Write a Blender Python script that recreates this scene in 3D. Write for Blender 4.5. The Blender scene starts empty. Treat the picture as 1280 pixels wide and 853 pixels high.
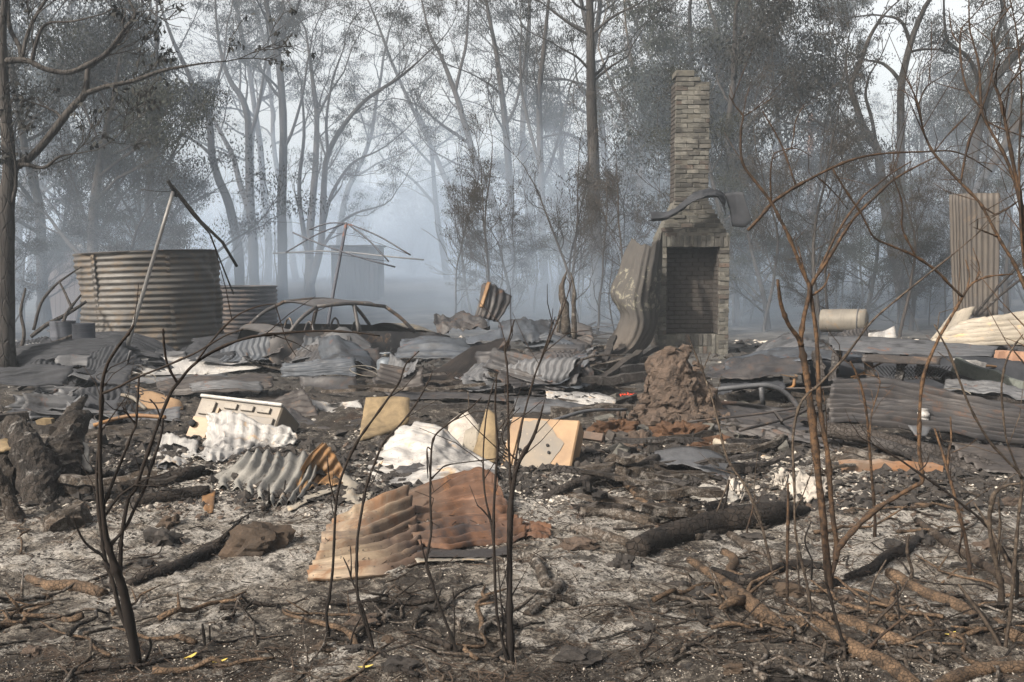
import bpy, bmesh, math, random
import numpy as np
from mathutils import Vector, Matrix, noise as mnoise

SC = bpy.context.scene
COL = SC.collection
PI = math.pi

# ------------------------------------------------------------------ camera, sky, sun, exposure
F_PX = 1244.0            # focal length in photograph pixels (35 mm on a 36 mm sensor, 1280 px wide)
EYE = 1.7
PITCH = math.atan((426.5 - 335.0) / F_PX)
cam_d = bpy.data.cameras.new('camera')
cam = bpy.data.objects.new('camera', cam_d)
COL.objects.link(cam)
cam.location = (0, 0, EYE)
cam.rotation_euler = (PI / 2 - PITCH, 0, 0)
cam_d.sensor_width = 36.0
cam_d.lens = 36.0 * F_PX / 1280.0
cam_d.clip_start = 0.05
cam_d.clip_end = 3000
SC.camera = cam

SUN_EL = math.radians(38)
SUN_ROT = math.radians(-131)        # from the +Y axis, clockwise: from the left and behind the camera
sun_vec = Vector((math.sin(SUN_ROT) * math.cos(SUN_EL), math.cos(SUN_ROT) * math.cos(SUN_EL), math.sin(SUN_EL)))
world = bpy.data.worlds.new('World')
SC.world = world
world.use_nodes = True
wn = world.node_tree.nodes
wl = world.node_tree.links
wn.clear()
sky = wn.new('ShaderNodeTexSky')
sky.sky_type = 'NISHITA'
sky.sun_disc = False
sky.sun_elevation = SUN_EL
sky.sun_rotation = SUN_ROT
sky.air_density = 1.0
sky.dust_density = 6.0
sky.ozone_density = 1.0
hsv = wn.new('ShaderNodeHueSaturation')
hsv.inputs['Saturation'].default_value = 0.35
hsv.inputs['Value'].default_value = 1.0
bgn = wn.new('ShaderNodeBackground')
bgn.inputs['Strength'].default_value = 0.15
out = wn.new('ShaderNodeOutputWorld')
wl.new(sky.outputs[0], hsv.inputs['Color'])
tint = wn.new('ShaderNodeMix'); tint.data_type = 'RGBA'; tint.blend_type = 'MULTIPLY'
tint.inputs[0].default_value = 1.0
tint.inputs[7].default_value = (1.0, 0.945, 0.87, 1)      # a sky veiled by brown smoke
wl.new(hsv.outputs[0], tint.inputs[6])
wl.new(tint.outputs[2], bgn.inputs['Color'])
wl.new(bgn.outputs[0], out.inputs['Surface'])

sun_d = bpy.data.lights.new('sun', 'SUN')
sun_d.energy = 5.0
sun_d.angle = math.radians(2.0)
sun_d.color = (1.0, 0.90, 0.77)
sun = bpy.data.objects.new('sun', sun_d)
COL.objects.link(sun)
sun.rotation_euler = (-sun_vec).to_track_quat('-Z', 'Y').to_euler()

SC.view_settings.view_transform = 'Standard'
SC.view_settings.look = 'None'
SC.view_settings.gamma = 1.0
SC.view_settings.exposure = 1.08
SC.render.engine = 'CYCLES'
SC.cycles.max_bounces = 6
SC.cycles.diffuse_bounces = 3
SC.cycles.glossy_bounces = 2
SC.cycles.transmission_bounces = 2
SC.cycles.volume_bounces = 1
SC.cycles.use_denoising = True
HAZE = 0.0014
SMOKE = [(640, 52, 2.0, 62, 19, 13.0, 0.011), (640, 84, -1.0, 88, 52, 12.5, 0.012), (430, 74, 1.0, 26, 28, 9.0, 0.012), (110, 31, 2.0, 12, 8, 10.0, 0.024), (770, 30, 0.4, 7, 5, 2.8, 0.055), (650, 38, 1.5, 9, 8, 7.0, 0.032), (1040, 30, 0.8, 12, 6, 5.5, 0.034), (935, 35, 3.0, 8, 6, 9.0, 0.028), (600, 25, 0.2, 14, 5, 2.6, 0.022), (230, 25, 0.3, 8, 5, 3.4, 0.022), (40, 23, 0.3, 8, 5, 4.5, 0.020)]

# ------------------------------------------------------------------ pixel <-> place
cP, sP = math.cos(PITCH), math.sin(PITCH)


def ray(px, py):
    a = (px - 640.0) / F_PX
    b = (426.5 - py) / F_PX
    return np.array([a, cP + b * sP, -sP + b * cP])


def P(px, py, Y):
    d = ray(px, py)
    return np.array([0, 0, EYE]) + d * (Y / d[1])


_perm = np.random.RandomState(7).rand(256, 256)


def vnoise(x, y):
    x = np.asarray(x, float); y = np.asarray(y, float)
    xi = np.floor(x).astype(int); yi = np.floor(y).astype(int)
    fx = x - xi; fy = y - yi
    fx = fx * fx * (3 - 2 * fx); fy = fy * fy * (3 - 2 * fy)
    g = lambda a, b: _perm[a & 255, b & 255]
    return ((g(xi, yi) * (1 - fx) + g(xi + 1, yi) * fx) * (1 - fy) + (g(xi, yi + 1) * (1 - fx) + g(xi + 1, yi + 1) * fx) * fy) * 2 - 1


def sstep(a, b, x):
    t = np.clip((np.asarray(x, float) - a) / (b - a), 0, 1)
    return t * t * (3 - 2 * t)


def gh(x, y):
    h = 0.05 * vnoise(x * 0.5 + 3, y * 0.5) + 0.025 * vnoise(x * 1.7, y * 1.7 + 9) + 0.012 * vnoise(x * 5.1, y * 5.1)
    h = h * sstep(0.0, 3.0, y)
    h = h + 0.02 * sstep(7.5, 10, y) * (1 - sstep(19, 23, y))
    h = h + 0.9 * sstep(24, 62, y)
    return h


def G(px, py, lift=0.0):
    d = ray(px, py)
    z = 0.0
    p = None
    for _ in range(12):
        if d[2] > -1e-4:
            break
        t = (z - EYE) / d[2]
        p = np.array([0, 0, EYE]) + d * t
        z = 0.5 * z + 0.5 * float(gh(p[0], p[1]))
    p[2] = float(gh(p[0], p[1])) + lift
    return p


def W(p):
    if len(p) == 2:
        return G(p[0], p[1], 0.012)
    q = P(*p[:3])
    if q[2] < float(gh(q[0], q[1])) + 0.03:
        q = G(p[0], p[1], 0.03)
    return q


# ------------------------------------------------------------------ mesh accumulator
class Acc:
    def __init__(s):
        s.v = []; s.q = []; s.t = []; s.uv = []; s.n = 0

    def add(s, v, quads=None, tris=None, uv=None):
        v = np.asarray(v, float).reshape(-1, 3)
        if quads is not None and len(quads):
            s.q.append(np.asarray(quads, int).reshape(-1, 4) + s.n)
        if tris is not None and len(tris):
            s.t.append(np.asarray(tris, int).reshape(-1, 3) + s.n)
        s.v.append(v)
        s.uv.append(np.zeros((len(v), 2)) if uv is None else np.asarray(uv, float))
        s.n += len(v)
        return s

    def mesh(s, name, mat, off=(0, 0, 0), smooth=True):
        v = np.concatenate(s.v) - np.asarray(off, float)
        uv = np.concatenate(s.uv)
        q = np.concatenate(s.q) if s.q else np.zeros((0, 4), int)
        t = np.concatenate(s.t) if s.t else np.zeros((0, 3), int)
        me = bpy.data.meshes.new(name)
        me.vertices.add(len(v))
        me.vertices.foreach_set('co', v.astype(np.float32).ravel())
        idx = np.concatenate([q.ravel(), t.ravel()]).astype(np.int32)
        me.loops.add(len(idx))
        me.loops.foreach_set('vertex_index', idx)
        me.polygons.add(len(q) + len(t))
        st = np.concatenate([np.arange(len(q)) * 4, len(q) * 4 + np.arange(len(t)) * 3]).astype(np.int32)
        me.polygons.foreach_set('loop_start', st)
        me.polygons.foreach_set('use_smooth', np.full(len(st), bool(smooth)))
        ul = me.uv_layers.new(name='uv')
        ul.data.foreach_set('uv', uv[idx].astype(np.float32).ravel())
        me.update(calc_edges=True)
        if mat is not None:
            me.materials.append(mat)
        return me

    def low(s):
        v = np.concatenate(s.v)
        c = v.mean(0)
        return np.array([c[0], c[1], v[:, 2].min()])


def link(name, me, parent=None, loc=None):
    o = bpy.data.objects.new(name, me)
    COL.objects.link(o)
    if parent is not None:
        o.parent = parent
    if loc is not None:
        o.location = loc
    return o


def tag(o, label=None, cat=None, group=None, kind=None):
    if label: o['label'] = label
    if cat: o['category'] = cat
    if group: o['group'] = group
    if kind: o['kind'] = kind
    return o


def thing(name, label, cat, loc, group=None):
    o = bpy.data.objects.new(name, None)
    o.empty_display_size = 0.2
    COL.objects.link(o)
    o.location = [float(c) for c in loc]
    return tag(o, label, cat, group)


def part(T, name, acc, mat, smooth=True, label=None, off=None, kind=None):
    base = np.array(T.location) if off is None else np.asarray(off, float)
    o = link(name, acc.mesh(name, mat, base, smooth), T)
    if label: o['label'] = label
    if kind: o['kind'] = kind
    return o


def solo(name, acc, mat, label, cat, group=None, smooth=True, kind=None):
    lo = acc.low()
    return tag(link(name, acc.mesh(name, mat, lo, smooth), None, lo), label, cat, group, kind)


def dup(o, loc, rotz=0.0, scale=1.0, label=None):
    c = o.copy(); COL.objects.link(c)
    c.location = [float(k) for k in loc]
    c.rotation_euler = (0, 0, rotz)
    c.scale = (scale,) * 3 if np.isscalar(scale) else scale
    if label: c['label'] = label
    for ch in list(o.children):
        d = ch.copy(); COL.objects.link(d); d.parent = c
        for g in list(ch.children):
            e = g.copy(); COL.objects.link(e); e.parent = d
    return c


# ------------------------------------------------------------------ shapes
def cr(p, t):
    """Catmull-Rom through the rows of p at parameters t in 0..1 (first axis)."""
    p = np.asarray(p, float)
    n = len(p)
    t = np.asarray(t, float) * (n - 1)
    i = np.clip(np.floor(t).astype(int), 0, n - 2)
    f = (t - i).reshape((-1,) + (1,) * (p.ndim - 1))
    if n == 2:
        return p[i] * (1 - f) + p[i + 1] * f
    ext = np.concatenate([[2 * p[0] - p[1]], p, [2 * p[-1] - p[-2]]])
    a, b, c, d = ext[i], ext[i + 1], ext[i + 2], ext[i + 3]
    return 0.5 * (2 * b + (c - a) * f + (2 * a - 5 * b + 4 * c - d) * f ** 2 + (3 * b - a - 3 * c + d) * f ** 3)


def lerp_rows(p, t):
    p = np.asarray(p, float); n = len(p)
    t = np.asarray(t, float) * (n - 1)
    i = np.clip(np.floor(t).astype(int), 0, n - 2)
    f = (t - i).reshape((-1,) + (1,) * (p.ndim - 1))
    return p[i] * (1 - f) + p[i + 1] * f


def tube(acc, pts, rad, k=6, cap=True, rough=0.0, rng=None):
    pts = np.asarray(pts, float)
    n = len(pts)
    rad = np.broadcast_to(np.asarray(rad, float), (n,))
    tan = np.gradient(pts, axis=0)
    tan /= np.linalg.norm(tan, axis=1)[:, None] + 1e-9
    ref = np.array([0, 0, 1.0]) if abs(tan[0, 2]) < 0.8 else np.array([1.0, 0, 0])
    u = np.cross(ref, tan[0]); u /= np.linalg.norm(u)
    U = np.zeros((n, 3)); U[0] = u
    for i in range(1, n):
        u = u - tan[i] * (u @ tan[i]); u /= np.linalg.norm(u) + 1e-9
        U[i] = u
    V = np.cross(tan, U)
    a = np.arange(k) * 2 * PI / k
    r = rad[:, None] * np.ones((1, k))
    if rough > 0 and rng is not None:
        r = r * (1 + rough * (rng.rand(n, k) - 0.5) * 2)
    v = pts[:, None, :] + r[..., None] * (np.cos(a)[None, :, None] * U[:, None, :] + np.sin(a)[None, :, None] * V[:, None, :])
    i = np.arange(n - 1)[:, None] * k
    j = np.arange(k)[None, :]
    j2 = (j + 1) % k
    q = np.stack([i + j, i + j2, i + k + j2, i + k + j], -1).reshape(-1, 4)
    vv = v.reshape(-1, 3)
    tri = None
    if cap:
        vv = np.concatenate([vv, pts[:1], pts[-1:]])
        jj = np.arange(k); jn = (jj + 1) % k
        tri = np.concatenate([np.stack([np.full(k, n * k), jn, jj], -1),
                              np.stack([np.full(k, n * k + 1), (n - 1) * k + jj, (n - 1) * k + jn], -1)])
    L = np.concatenate([[0], np.cumsum(np.linalg.norm(np.diff(pts, axis=0), axis=1))])
    uv = np.stack([np.tile(np.arange(k) / k, n), np.repeat(L, k)], -1)
    if cap:
        uv = np.concatenate([uv, [[0, 0], [0, L[-1]]]])
    acc.add(vv, q, tri, uv)


def box(acc, c, ax, ay, az, d, ch=0.0):
    """chamfered box: centre, three unit axes, full sizes; ch = chamfer"""
    c = np.asarray(c, float)
    R = np.stack([np.asarray(a, float) for a in (ax, ay, az)])
    h = np.asarray(d, float) / 2
    if ch <= 0:
        s = np.array([[i, j, k] for k in (-1, 1) for j in (-1, 1) for i in (-1, 1)], float) * h
        acc.add(c + s @ R, [[0, 2, 3, 1], [4, 5, 7, 6], [0, 1, 5, 4], [2, 6, 7, 3], [0, 4, 6, 2], [1, 3, 7, 5]])
        return
    V = []; idx = {}
    for k in (-1, 1):
        for j in (-1, 1):
            for i in (-1, 1):
                for a in range(3):
                    q = np.array([i, j, k], float) * (h - ch)
                    q[a] = (i, j, k)[a] * h[a]
                    idx[(i, j, k, a)] = len(V); V.append(q)
    Q = []; T = []
    for a in range(3):
        b, e = (a + 1) % 3, (a + 2) % 3
        for s in (-1, 1):
            f = []
            for (m, n) in ((-1, -1), (1, -1), (1, 1), (-1, 1)):
                sg = [0, 0, 0]; sg[a] = s; sg[b] = m; sg[e] = n
                f.append(idx[(*sg, a)])
            Q.append(f if s > 0 else f[::-1])
    for a in range(3):           # edge along axis a between faces b and e
        b, e = (a + 1) % 3, (a + 2) % 3
        for m in (-1, 1):
            for n in (-1, 1):
                f = []
                for (s, w) in ((-1, b), (1, b), (1, e), (-1, e)):
                    sg = [0, 0, 0]; sg[a] = s; sg[b] = m; sg[e] = n
                    f.append(idx[(*sg, w)])
                Q.append(f if m * n < 0 else f[::-1])
    for k in (-1, 1):
        for j in (-1, 1):
            for i in (-1, 1):
                f = [idx[(i, j, k, a)] for a in range(3)]
                T.append(f if i * j * k > 0 else f[::-1])
    acc.add(c + np.array(V) @ R, Q, T)


XYZ = (np.array([1., 0, 0]), np.array([0, 1., 0]), np.array([0, 0, 1.]))


def beam(acc, p0, p1, w, h, rng, seg=5, warp=0.01, jag=0.3):
    """rectangular timber from p0 to p1, slightly warped, ends burnt uneven"""
    p0 = np.asarray(p0, float); p1 = np.asarray(p1, float)
    d = p1 - p0; L = np.linalg.norm(d); d /= L
    s = np.cross(d, [0, 0, 1.]); s /= np.linalg.norm(s) + 1e-9
    u = np.cross(s, d)
    t = np.linspace(0, 1, seg + 1)
    ring = np.array([[-1, -1], [1, -1], [1, 1], [-1, 1]], float) * 0.5
    V = []
    for i, ti in enumerate(t):
        k = 1.0 - (0.25 * rng.rand() if i in (0, seg) else 0.1 * rng.rand())
        c = p0 + d * L * ti + s * rng.normal(0, warp) + u * rng.normal(0, warp)
        for r in ring:
            e = d * (rng.uniform(-jag, jag) * w if i in (0, seg) else 0)
            V.append(c + s * r[0] * w * k + u * r[1] * h * k + e)
    Q = []
    for i in range(seg):
        for j in range(4):
            a = i * 4 + j; b = i * 4 + (j + 1) % 4
            Q.append([a, b, b + 4, a + 4])
    Q.append([3, 2, 1, 0]); Q.append([seg * 4 + j for j in range(4)])
    acc.add(V, Q)


_ico = None


def lump(acc, c, r, rng, rough=0.35, sub=1):
    global _ico
    if _ico is None:
        _ico = {}
    if sub not in _ico:
        bm = bmesh.new(); bmesh.ops.create_icosphere(bm, subdivisions=sub, radius=1)
        bm.verts.ensure_lookup_table()
        _ico[sub] = (np.array([v.co[:] for v in bm.verts]), np.array([[v.index for v in f.verts] for f in bm.faces]))
        bm.free()
    v, f = _ico[sub]
    off = rng.rand(3) * 50
    k = np.array([mnoise.noise(Vector(p * 1.2 + off)) + 0.6 * mnoise.noise(Vector(p * 2.7 + off)) + 0.45 * abs(mnoise.noise(Vector(p * 5.5 + off))) + 0.3 * mnoise.noise(Vector(p * 11 + off)) for p in v])
    v = v * (0.75 + 0.5 * rng.rand(3))
    acc.add(np.asarray(c) + v * (1 + rough * k)[:, None] * np.asarray(r), None, f)


def sheet_acc(grid, nu=None, nv=14, waves=0, amp=0.01, axis='u', crumple=0.015, rag=0.02, holes=0.0, thick=0.003, seed=0, cfreq=3.0, flat=0.0, tilt=1.0, lin=False, pw=7):
    """sheet metal through a grid of points (rows of columns); corrugated along u or v; ragged, crumpled, with thickness"""
    rng = np.random.RandomState(seed + 11)
    if tilt != 1.0:                       # raise the far side: distances drawn in towards the front edge
        ym = min(p[2] for row in grid for p in row)
        grid = [[(p[0], p[1], ym + (p[2] - ym) * tilt) for p in row] for row in grid]
    g = np.array([[W(p) for p in row] for row in grid])
    if waves and axis == 'u':
        nu = int(waves * pw) + 1
    if waves and axis == 'v':
        nv = int(waves * pw) + 1
    nu = nu or 14
    u = np.linspace(0, 1, nu); v = np.linspace(0, 1, nv)
    ev = (lambda p_, t_: lerp_rows(p_, t_)) if lin else cr
    A = ev(g, v)                                   # nv x C x 3
    S = np.swapaxes(ev(np.swapaxes(A, 0, 1), u), 0, 1)     # nv x nu x 3
    UU, VV = np.meshgrid(u, v)
    # ragged border
    o = rng.rand(4) * 90
    def edge(t, k):
        return rag * (0.5 + 0.5 * vnoise(t * 5 + o[k], 0.5 * np.ones_like(t) + k)) + rag * 0.6 * np.clip(vnoise(t * 17 + o[k], np.ones_like(t) * 3.3), 0, 1)
    U2 = edge(VV, 0) + UU * (1 - edge(VV, 0) - edge(VV, 1))
    V2 = edge(UU, 2) + VV * (1 - edge(UU, 2) - edge(UU, 3))
    def samp(Uq, Vq):
        a = np.clip(Uq, 0, 1) * (nu - 1); b = np.clip(Vq, 0, 1) * (nv - 1)
        i = np.clip(a.astype(int), 0, nu - 2); j = np.clip(b.astype(int), 0, nv - 2)
        fa = (a - i)[..., None]; fb = (b - j)[..., None]
        return (S[j, i] * (1 - fa) + S[j, i + 1] * fa) * (1 - fb) + (S[j + 1, i] * (1 - fa) + S[j + 1, i + 1] * fa) * fb
    Q = samp(U2, V2)
    du = np.gradient(S, axis=1); dv = np.gradient(S, axis=0)
    N = np.cross(du, dv); N /= np.linalg.norm(N, axis=2)[..., None] + 1e-9
    disp = np.zeros_like(UU)
    if waves:
        ph = (UU if axis == 'u' else VV) * waves * 2 * PI
        am = amp * (1 - flat * np.clip(vnoise(UU * 4 + o[0], VV * 4 + o[1]) * 1.5, 0, 1))
        disp += am * np.sin(ph)
    skew = UU * 0.35
    disp += crumple * 0.22 * vnoise(UU * cfreq * 7 + o[0], VV * cfreq * 7 + o[2])
    disp += crumple * (0.6 * vnoise(UU * cfreq * 0.7 + o[2], VV * cfreq * 0.7 + o[3]) + 0.8 * (0.5 - np.abs(vnoise(UU * cfreq + o[1], (VV + skew) * cfreq + o[0]))) + 0.4 * (0.5 - np.abs(vnoise((UU - VV * 0.4) * cfreq * 2.3 + o[3], VV * cfreq * 2.3))))
    Q = Q + N * disp[..., None]
    i = np.arange(nv - 1)[:, None] * nu; j = np.arange(nu - 1)[None, :]
    quads = np.stack([i + j, i + j + 1, i + nu + j + 1, i + nu + j], -1).reshape(-1, 4)
    uv = (np.stack([VV, UU], -1) if axis == 'u' else np.stack([UU, VV], -1)).reshape(-1, 2) + rng.rand(2) * 7
    if holes > 0:
        cx = (UU[:-1, :-1] * 9 + o[0]).ravel(); cy = (VV[:-1, :-1] * 9 + o[1]).ravel()
        keep = (vnoise(cx, cy) + 0.5 * vnoise(cx * 2.9, cy * 2.9)) < (1.05 - holes)
        quads = quads[keep]
    nn = nu * nv
    Nf = N.reshape(-1, 3)
    top = Q.reshape(-1, 3)
    bot = top - Nf * thick
    allq = np.concatenate([quads, quads[:, ::-1] + nn])
    # rim from boundary edges
    e = np.concatenate([quads[:, [0, 1]], quads[:, [1, 2]], quads[:, [2, 3]], quads[:, [3, 0]]])
    key = np.minimum(e[:, 0], e[:, 1]) * nn + np.maximum(e[:, 0], e[:, 1])
    un, inv, cnt = np.unique(key, return_inverse=True, return_counts=True)
    be = e[cnt[inv] == 1]
    rim = np.stack([be[:, 1], be[:, 0], be[:, 0] + nn, be[:, 1] + nn], -1)
    acc = Acc()
    acc.add(np.concatenate([top, bot]), np.concatenate([allq, rim]), None, np.concatenate([uv, uv]))
    return acc


# ------------------------------------------------------------------ materials
def nodes(name):
    m = bpy.data.materials.new(name)
    m.use_nodes = True
    nt = m.node_tree
    b = nt.nodes['Principled BSDF']
    b.inputs['Specular IOR Level'].default_value = 0.3
    return m, nt, b


class N:
    """tiny node helper"""
    def __init__(s, nt):
        s.nt = nt
        s.tc = nt.nodes.new('ShaderNodeTexCoord')

    def new(s, t, **kw):
        n = s.nt.nodes.new(t)
        for k, v in kw.items():
            if k in n.inputs.keys():
                if hasattr(v, 'is_output'):
                    s.nt.links.new(v, n.inputs[k])
                else:
                    n.inputs[k].default_value = v
            else:
                setattr(n, k, v)
        return n

    def noise(s, vec, scale, detail=5, rough=0.6, dist=0.0):
        return s.new('ShaderNodeTexNoise', Vector=vec, Scale=scale, Detail=detail, Roughness=rough, Distortion=dist).outputs[0]

    def voro(s, vec, scale, feature='F1', out='Distance'):
        n = s.nt.nodes.new('ShaderNodeTexVoronoi'); n.feature = feature
        s.nt.links.new(vec, n.inputs['Vector']); n.inputs['Scale'].default_value = scale
        return n.outputs[out]

    def ramp(s, fac, stops, interp='LINEAR'):
        n = s.nt.nodes.new('ShaderNodeValToRGB')
        n.color_ramp.interpolation = interp
        while len(n.color_ramp.elements) < len(stops):
            n.color_ramp.elements.new(0.5)
        for e, (p, c) in zip(n.color_ramp.elements, stops):
            e.position = p
            e.color = (c, c, c, 1) if np.isscalar(c) else (*c, 1)
        s.nt.links.new(fac, n.inputs[0])
        return n.outputs[0]

    def mix(s, fac, a, b, mode='MIX'):
        n = s.nt.nodes.new('ShaderNodeMix'); n.data_type = 'RGBA'; n.blend_type = mode
        for i, x in ((0, fac), (6, a), (7, b)):
            if hasattr(x, 'is_output'):
                s.nt.links.new(x, n.inputs[i])
            elif i == 0:
                n.inputs[0].default_value = x
            else:
                n.inputs[i].default_value = (x, x, x, 1) if np.isscalar(x) else (*x, 1)
        return n.outputs[2]

    def math(s, op, a, b=0.5, clamp=False):
        n = s.nt.nodes.new('ShaderNodeMath'); n.operation = op; n.use_clamp = clamp
        for i, x in ((0, a), (1, b)):
            if hasattr(x, 'is_output'):
                s.nt.links.new(x, n.inputs[i])
            else:
                n.inputs[i].default_value = x
        return n.outputs[0]

    def mapr(s, v, a, b, c=0.0, d=1.0):
        n = s.nt.nodes.new('ShaderNodeMapRange')
        s.nt.links.new(v, n.inputs[0])
        for i, x in enumerate((a, b, c, d)):
            n.inputs[i + 1].default_value = x
        return n.outputs[0]

    def mapping(s, vec, scale):
        n = s.nt.nodes.new('ShaderNodeMapping'); s.nt.links.new(vec, n.inputs[0]); n.inputs['Scale'].default_value = scale
        return n.outputs[0]

    def bump(s, b, h, dist=0.01, strength=1.0):
        n = s.new('ShaderNodeBump', Height=h, Distance=dist, Strength=strength)
        s.nt.links.new(n.outputs[0], b.inputs['Normal'])

    def rnd(s):
        return s.nt.nodes.new('ShaderNodeObjectInfo').outputs['Random']

    def vec_off(s, vec):
        """object coords shifted by a per-object random amount, so copies differ"""
        r = s.rnd()
        k = s.math('MULTIPLY', r, 37.0)
        n = s.nt.nodes.new('ShaderNodeVectorMath'); n.operation = 'ADD'
        s.nt.links.new(vec, n.inputs[0])
        s.nt.links.new(k, n.inputs[1])
        return n.outputs[0]


def m_tin(name, base, stain, char=0.25, rust=0.2, rust_col=(0.17, 0.065, 0.03), ash=0.15, metal=0.12, rough=0.58, scale=1.0, grad=None):
    """weathered, burnt sheet metal: base metal with stains, rust, soot and ash"""
    m, nt, b = nodes(name); n = N(nt)
    vo = n.vec_off(n.tc.outputs['Object'])
    uv = n.tc.outputs['UV']
    n1 = n.noise(vo, 2.2 * scale, 6, 0.65, 0.6)
    c = n.mix(n.ramp(n1, [(0.35, 0.0), (0.65, 1.0)]), base, stain)
    st = n.noise(n.mapping(uv, (1.6, 30, 1)), 1.6, 6, 0.7)
    c = n.mix(n.mapr(st, 0.50, 0.68, 0, 0.75), c, (base[0] * 0.42, base[1] * 0.40, base[2] * 0.39))
    c = n.mix(n.mapr(n.noise(n.mapping(uv, (2.2, 44, 1)), 1.3, 6, 0.7), 0.56, 0.70, 0, 0.55), c, (min(0.5, base[0] * 1.7 + 0.03), min(0.48, base[1] * 1.65 + 0.03), min(0.46, base[2] * 1.6 + 0.03)))
    n2 = n.noise(vo, 3.3 * scale, 8, 0.7, 1.2)
    c = n.mix(n.ramp(n2, [(0.62 - rust * 0.5, 0.0), (0.72 - rust * 0.4, 0.9)]), c, n.mix(n.noise(vo, 14, 4), rust_col, (rust_col[0] * 1.9, rust_col[1] * 1.8, rust_col[2] * 1.4)))
    if grad:                      # the heat has turned one end of the sheet another colour
        sp_ = nt.nodes.new('ShaderNodeSeparateXYZ'); nt.links.new(n.tc.outputs['Object'], sp_.inputs[0])
        gx_ = n.math('ADD', sp_.outputs[0], n.math('MULTIPLY', n.math('SUBTRACT', n.noise(vo, 5, 6, 0.7), 0.5), 0.5))
        c = n.mix(n.mapr(gx_, grad[0], grad[1], 0.0, 0.92), c, n.mix(n.noise(vo, 9, 6, 0.7), grad[2], grad[3]))
    n3 = n.noise(vo, 1.6 * scale, 7, 0.7, 0.8)
    c = n.mix(n.ramp(n3, [(0.66 - char * 0.5, 0.0), (0.8 - char * 0.5, 0.9)]), c, (0.022, 0.022, 0.026))
    n4 = n.noise(vo, 5.0 * scale, 8, 0.75, 0.5)
    c = n.mix(n.ramp(n4, [(0.7 - ash * 0.4, 0.0), (0.78 - ash * 0.4, 0.85)]), c, (0.28, 0.273, 0.265))
    sp = n.voro(vo, 26)
    c = n.mix(n.ramp(sp, [(0.08, 0.8), (0.16, 0.0)]), c, (0.03, 0.028, 0.027))
    nt.links.new(c, b.inputs['Base Color'])
    b.inputs['Metallic'].default_value = metal
    nt.links.new(n.mapr(n2, 0.3, 0.7, rough - 0.12, rough + 0.25), b.inputs['Roughness'])
    n.bump(b, n.noise(vo, 30, 6, 0.7), 0.004, 0.6)
    return m


def m_char(name, dark=(0.012, 0.011, 0.011), mid=(0.05, 0.042, 0.036), ash=0.25, ash_col=(0.2, 0.193, 0.187), grain=(1, 1, 1), scale=1.0, rnd=0.3):
    """charred timber or bark: black with cracked scales, brown under-wood and grey ash"""
    m, nt, b = nodes(name); n = N(nt)
    vo = n.vec_off(n.tc.outputs['Object'])
    vs = n.mapping(vo, grain)
    n1 = n.noise(vs, 6 * scale, 7, 0.7, 0.5)
    c = n.mix(n.ramp(n1, [(0.38, 0.0), (0.66, 1.0)]), dark, mid)
    n2 = n.noise(vs, 9 * scale, 8, 0.75, 0.8)
    c = n.mix(n.ramp(n2, [(0.72 - ash * 0.5, 0.0), (0.80 - ash * 0.45, 0.85)]), c, ash_col)
    cr_ = n.voro(vs, 34 * scale, 'DISTANCE_TO_EDGE')
    crk = n.ramp(cr_, [(0.0, 0.0), (0.09, 1.0)])
    c = n.mix(crk, n.mix(0.7, c, (0.006, 0.006, 0.006)), c)
    c = n.mix(n.math('MULTIPLY', n.rnd(), rnd), c, (0.09, 0.07, 0.055))
    nt.links.new(c, b.inputs['Base Color'])
    b.inputs['Roughness'].default_value = 0.85
    h = n.math('ADD', n.math('MULTIPLY', crk, 0.5), n.noise(vs, 22 * scale, 6, 0.7))
    n.bump(b, h, 0.012 / scale, 0.9)
    return m


def m_bark(name, low, high, z0, z1, ash=0.1):
    """thin stems: soot at the foot, brown bark higher up (a burn line on the stem)"""
    m, nt, b = nodes(name); n = N(nt)
    ob = n.tc.outputs['Object']
    sep = nt.nodes.new('ShaderNodeSeparateXYZ'); nt.links.new(ob, sep.inputs[0])
    zz = n.math('ADD', sep.outputs[2], n.math('MULTIPLY', n.noise(ob, 7, 4), 0.35))
    c = n.mix(n.mapr(zz, z0, z1), low, high)
    n1 = n.noise(ob, 40, 6, 0.7)
    c = n.mix(n.ramp(n1, [(0.42, 0.0), (0.58, 0.85)]), c, (0.014, 0.011, 0.010))
    c = n.mix(n.ramp(n.noise(ob, 6, 5, 0.7), [(0.50, 0.0), (0.62, 0.8)]), c, (0.022, 0.017, 0.014))
    c = n.mix(n.mapr(sep.outputs[2], 1.5, 2.3, 0.0, 0.55), c, (0.02, 0.016, 0.014))
    n2 = n.noise(ob, 25, 6, 0.7, 0.5)
    c = n.mix(n.ramp(n2, [(0.68 - ash * 0.4, 0.0), (0.8 - ash * 0.4, 0.7)]), c, (0.22, 0.19, 0.15))
    nt.links.new(c, b.inputs['Base Color'])
    b.inputs['Roughness'].default_value = 0.8
    n.bump(b, n.noise(ob, 60, 6, 0.7), 0.004, 0.8)
    return m


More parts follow.
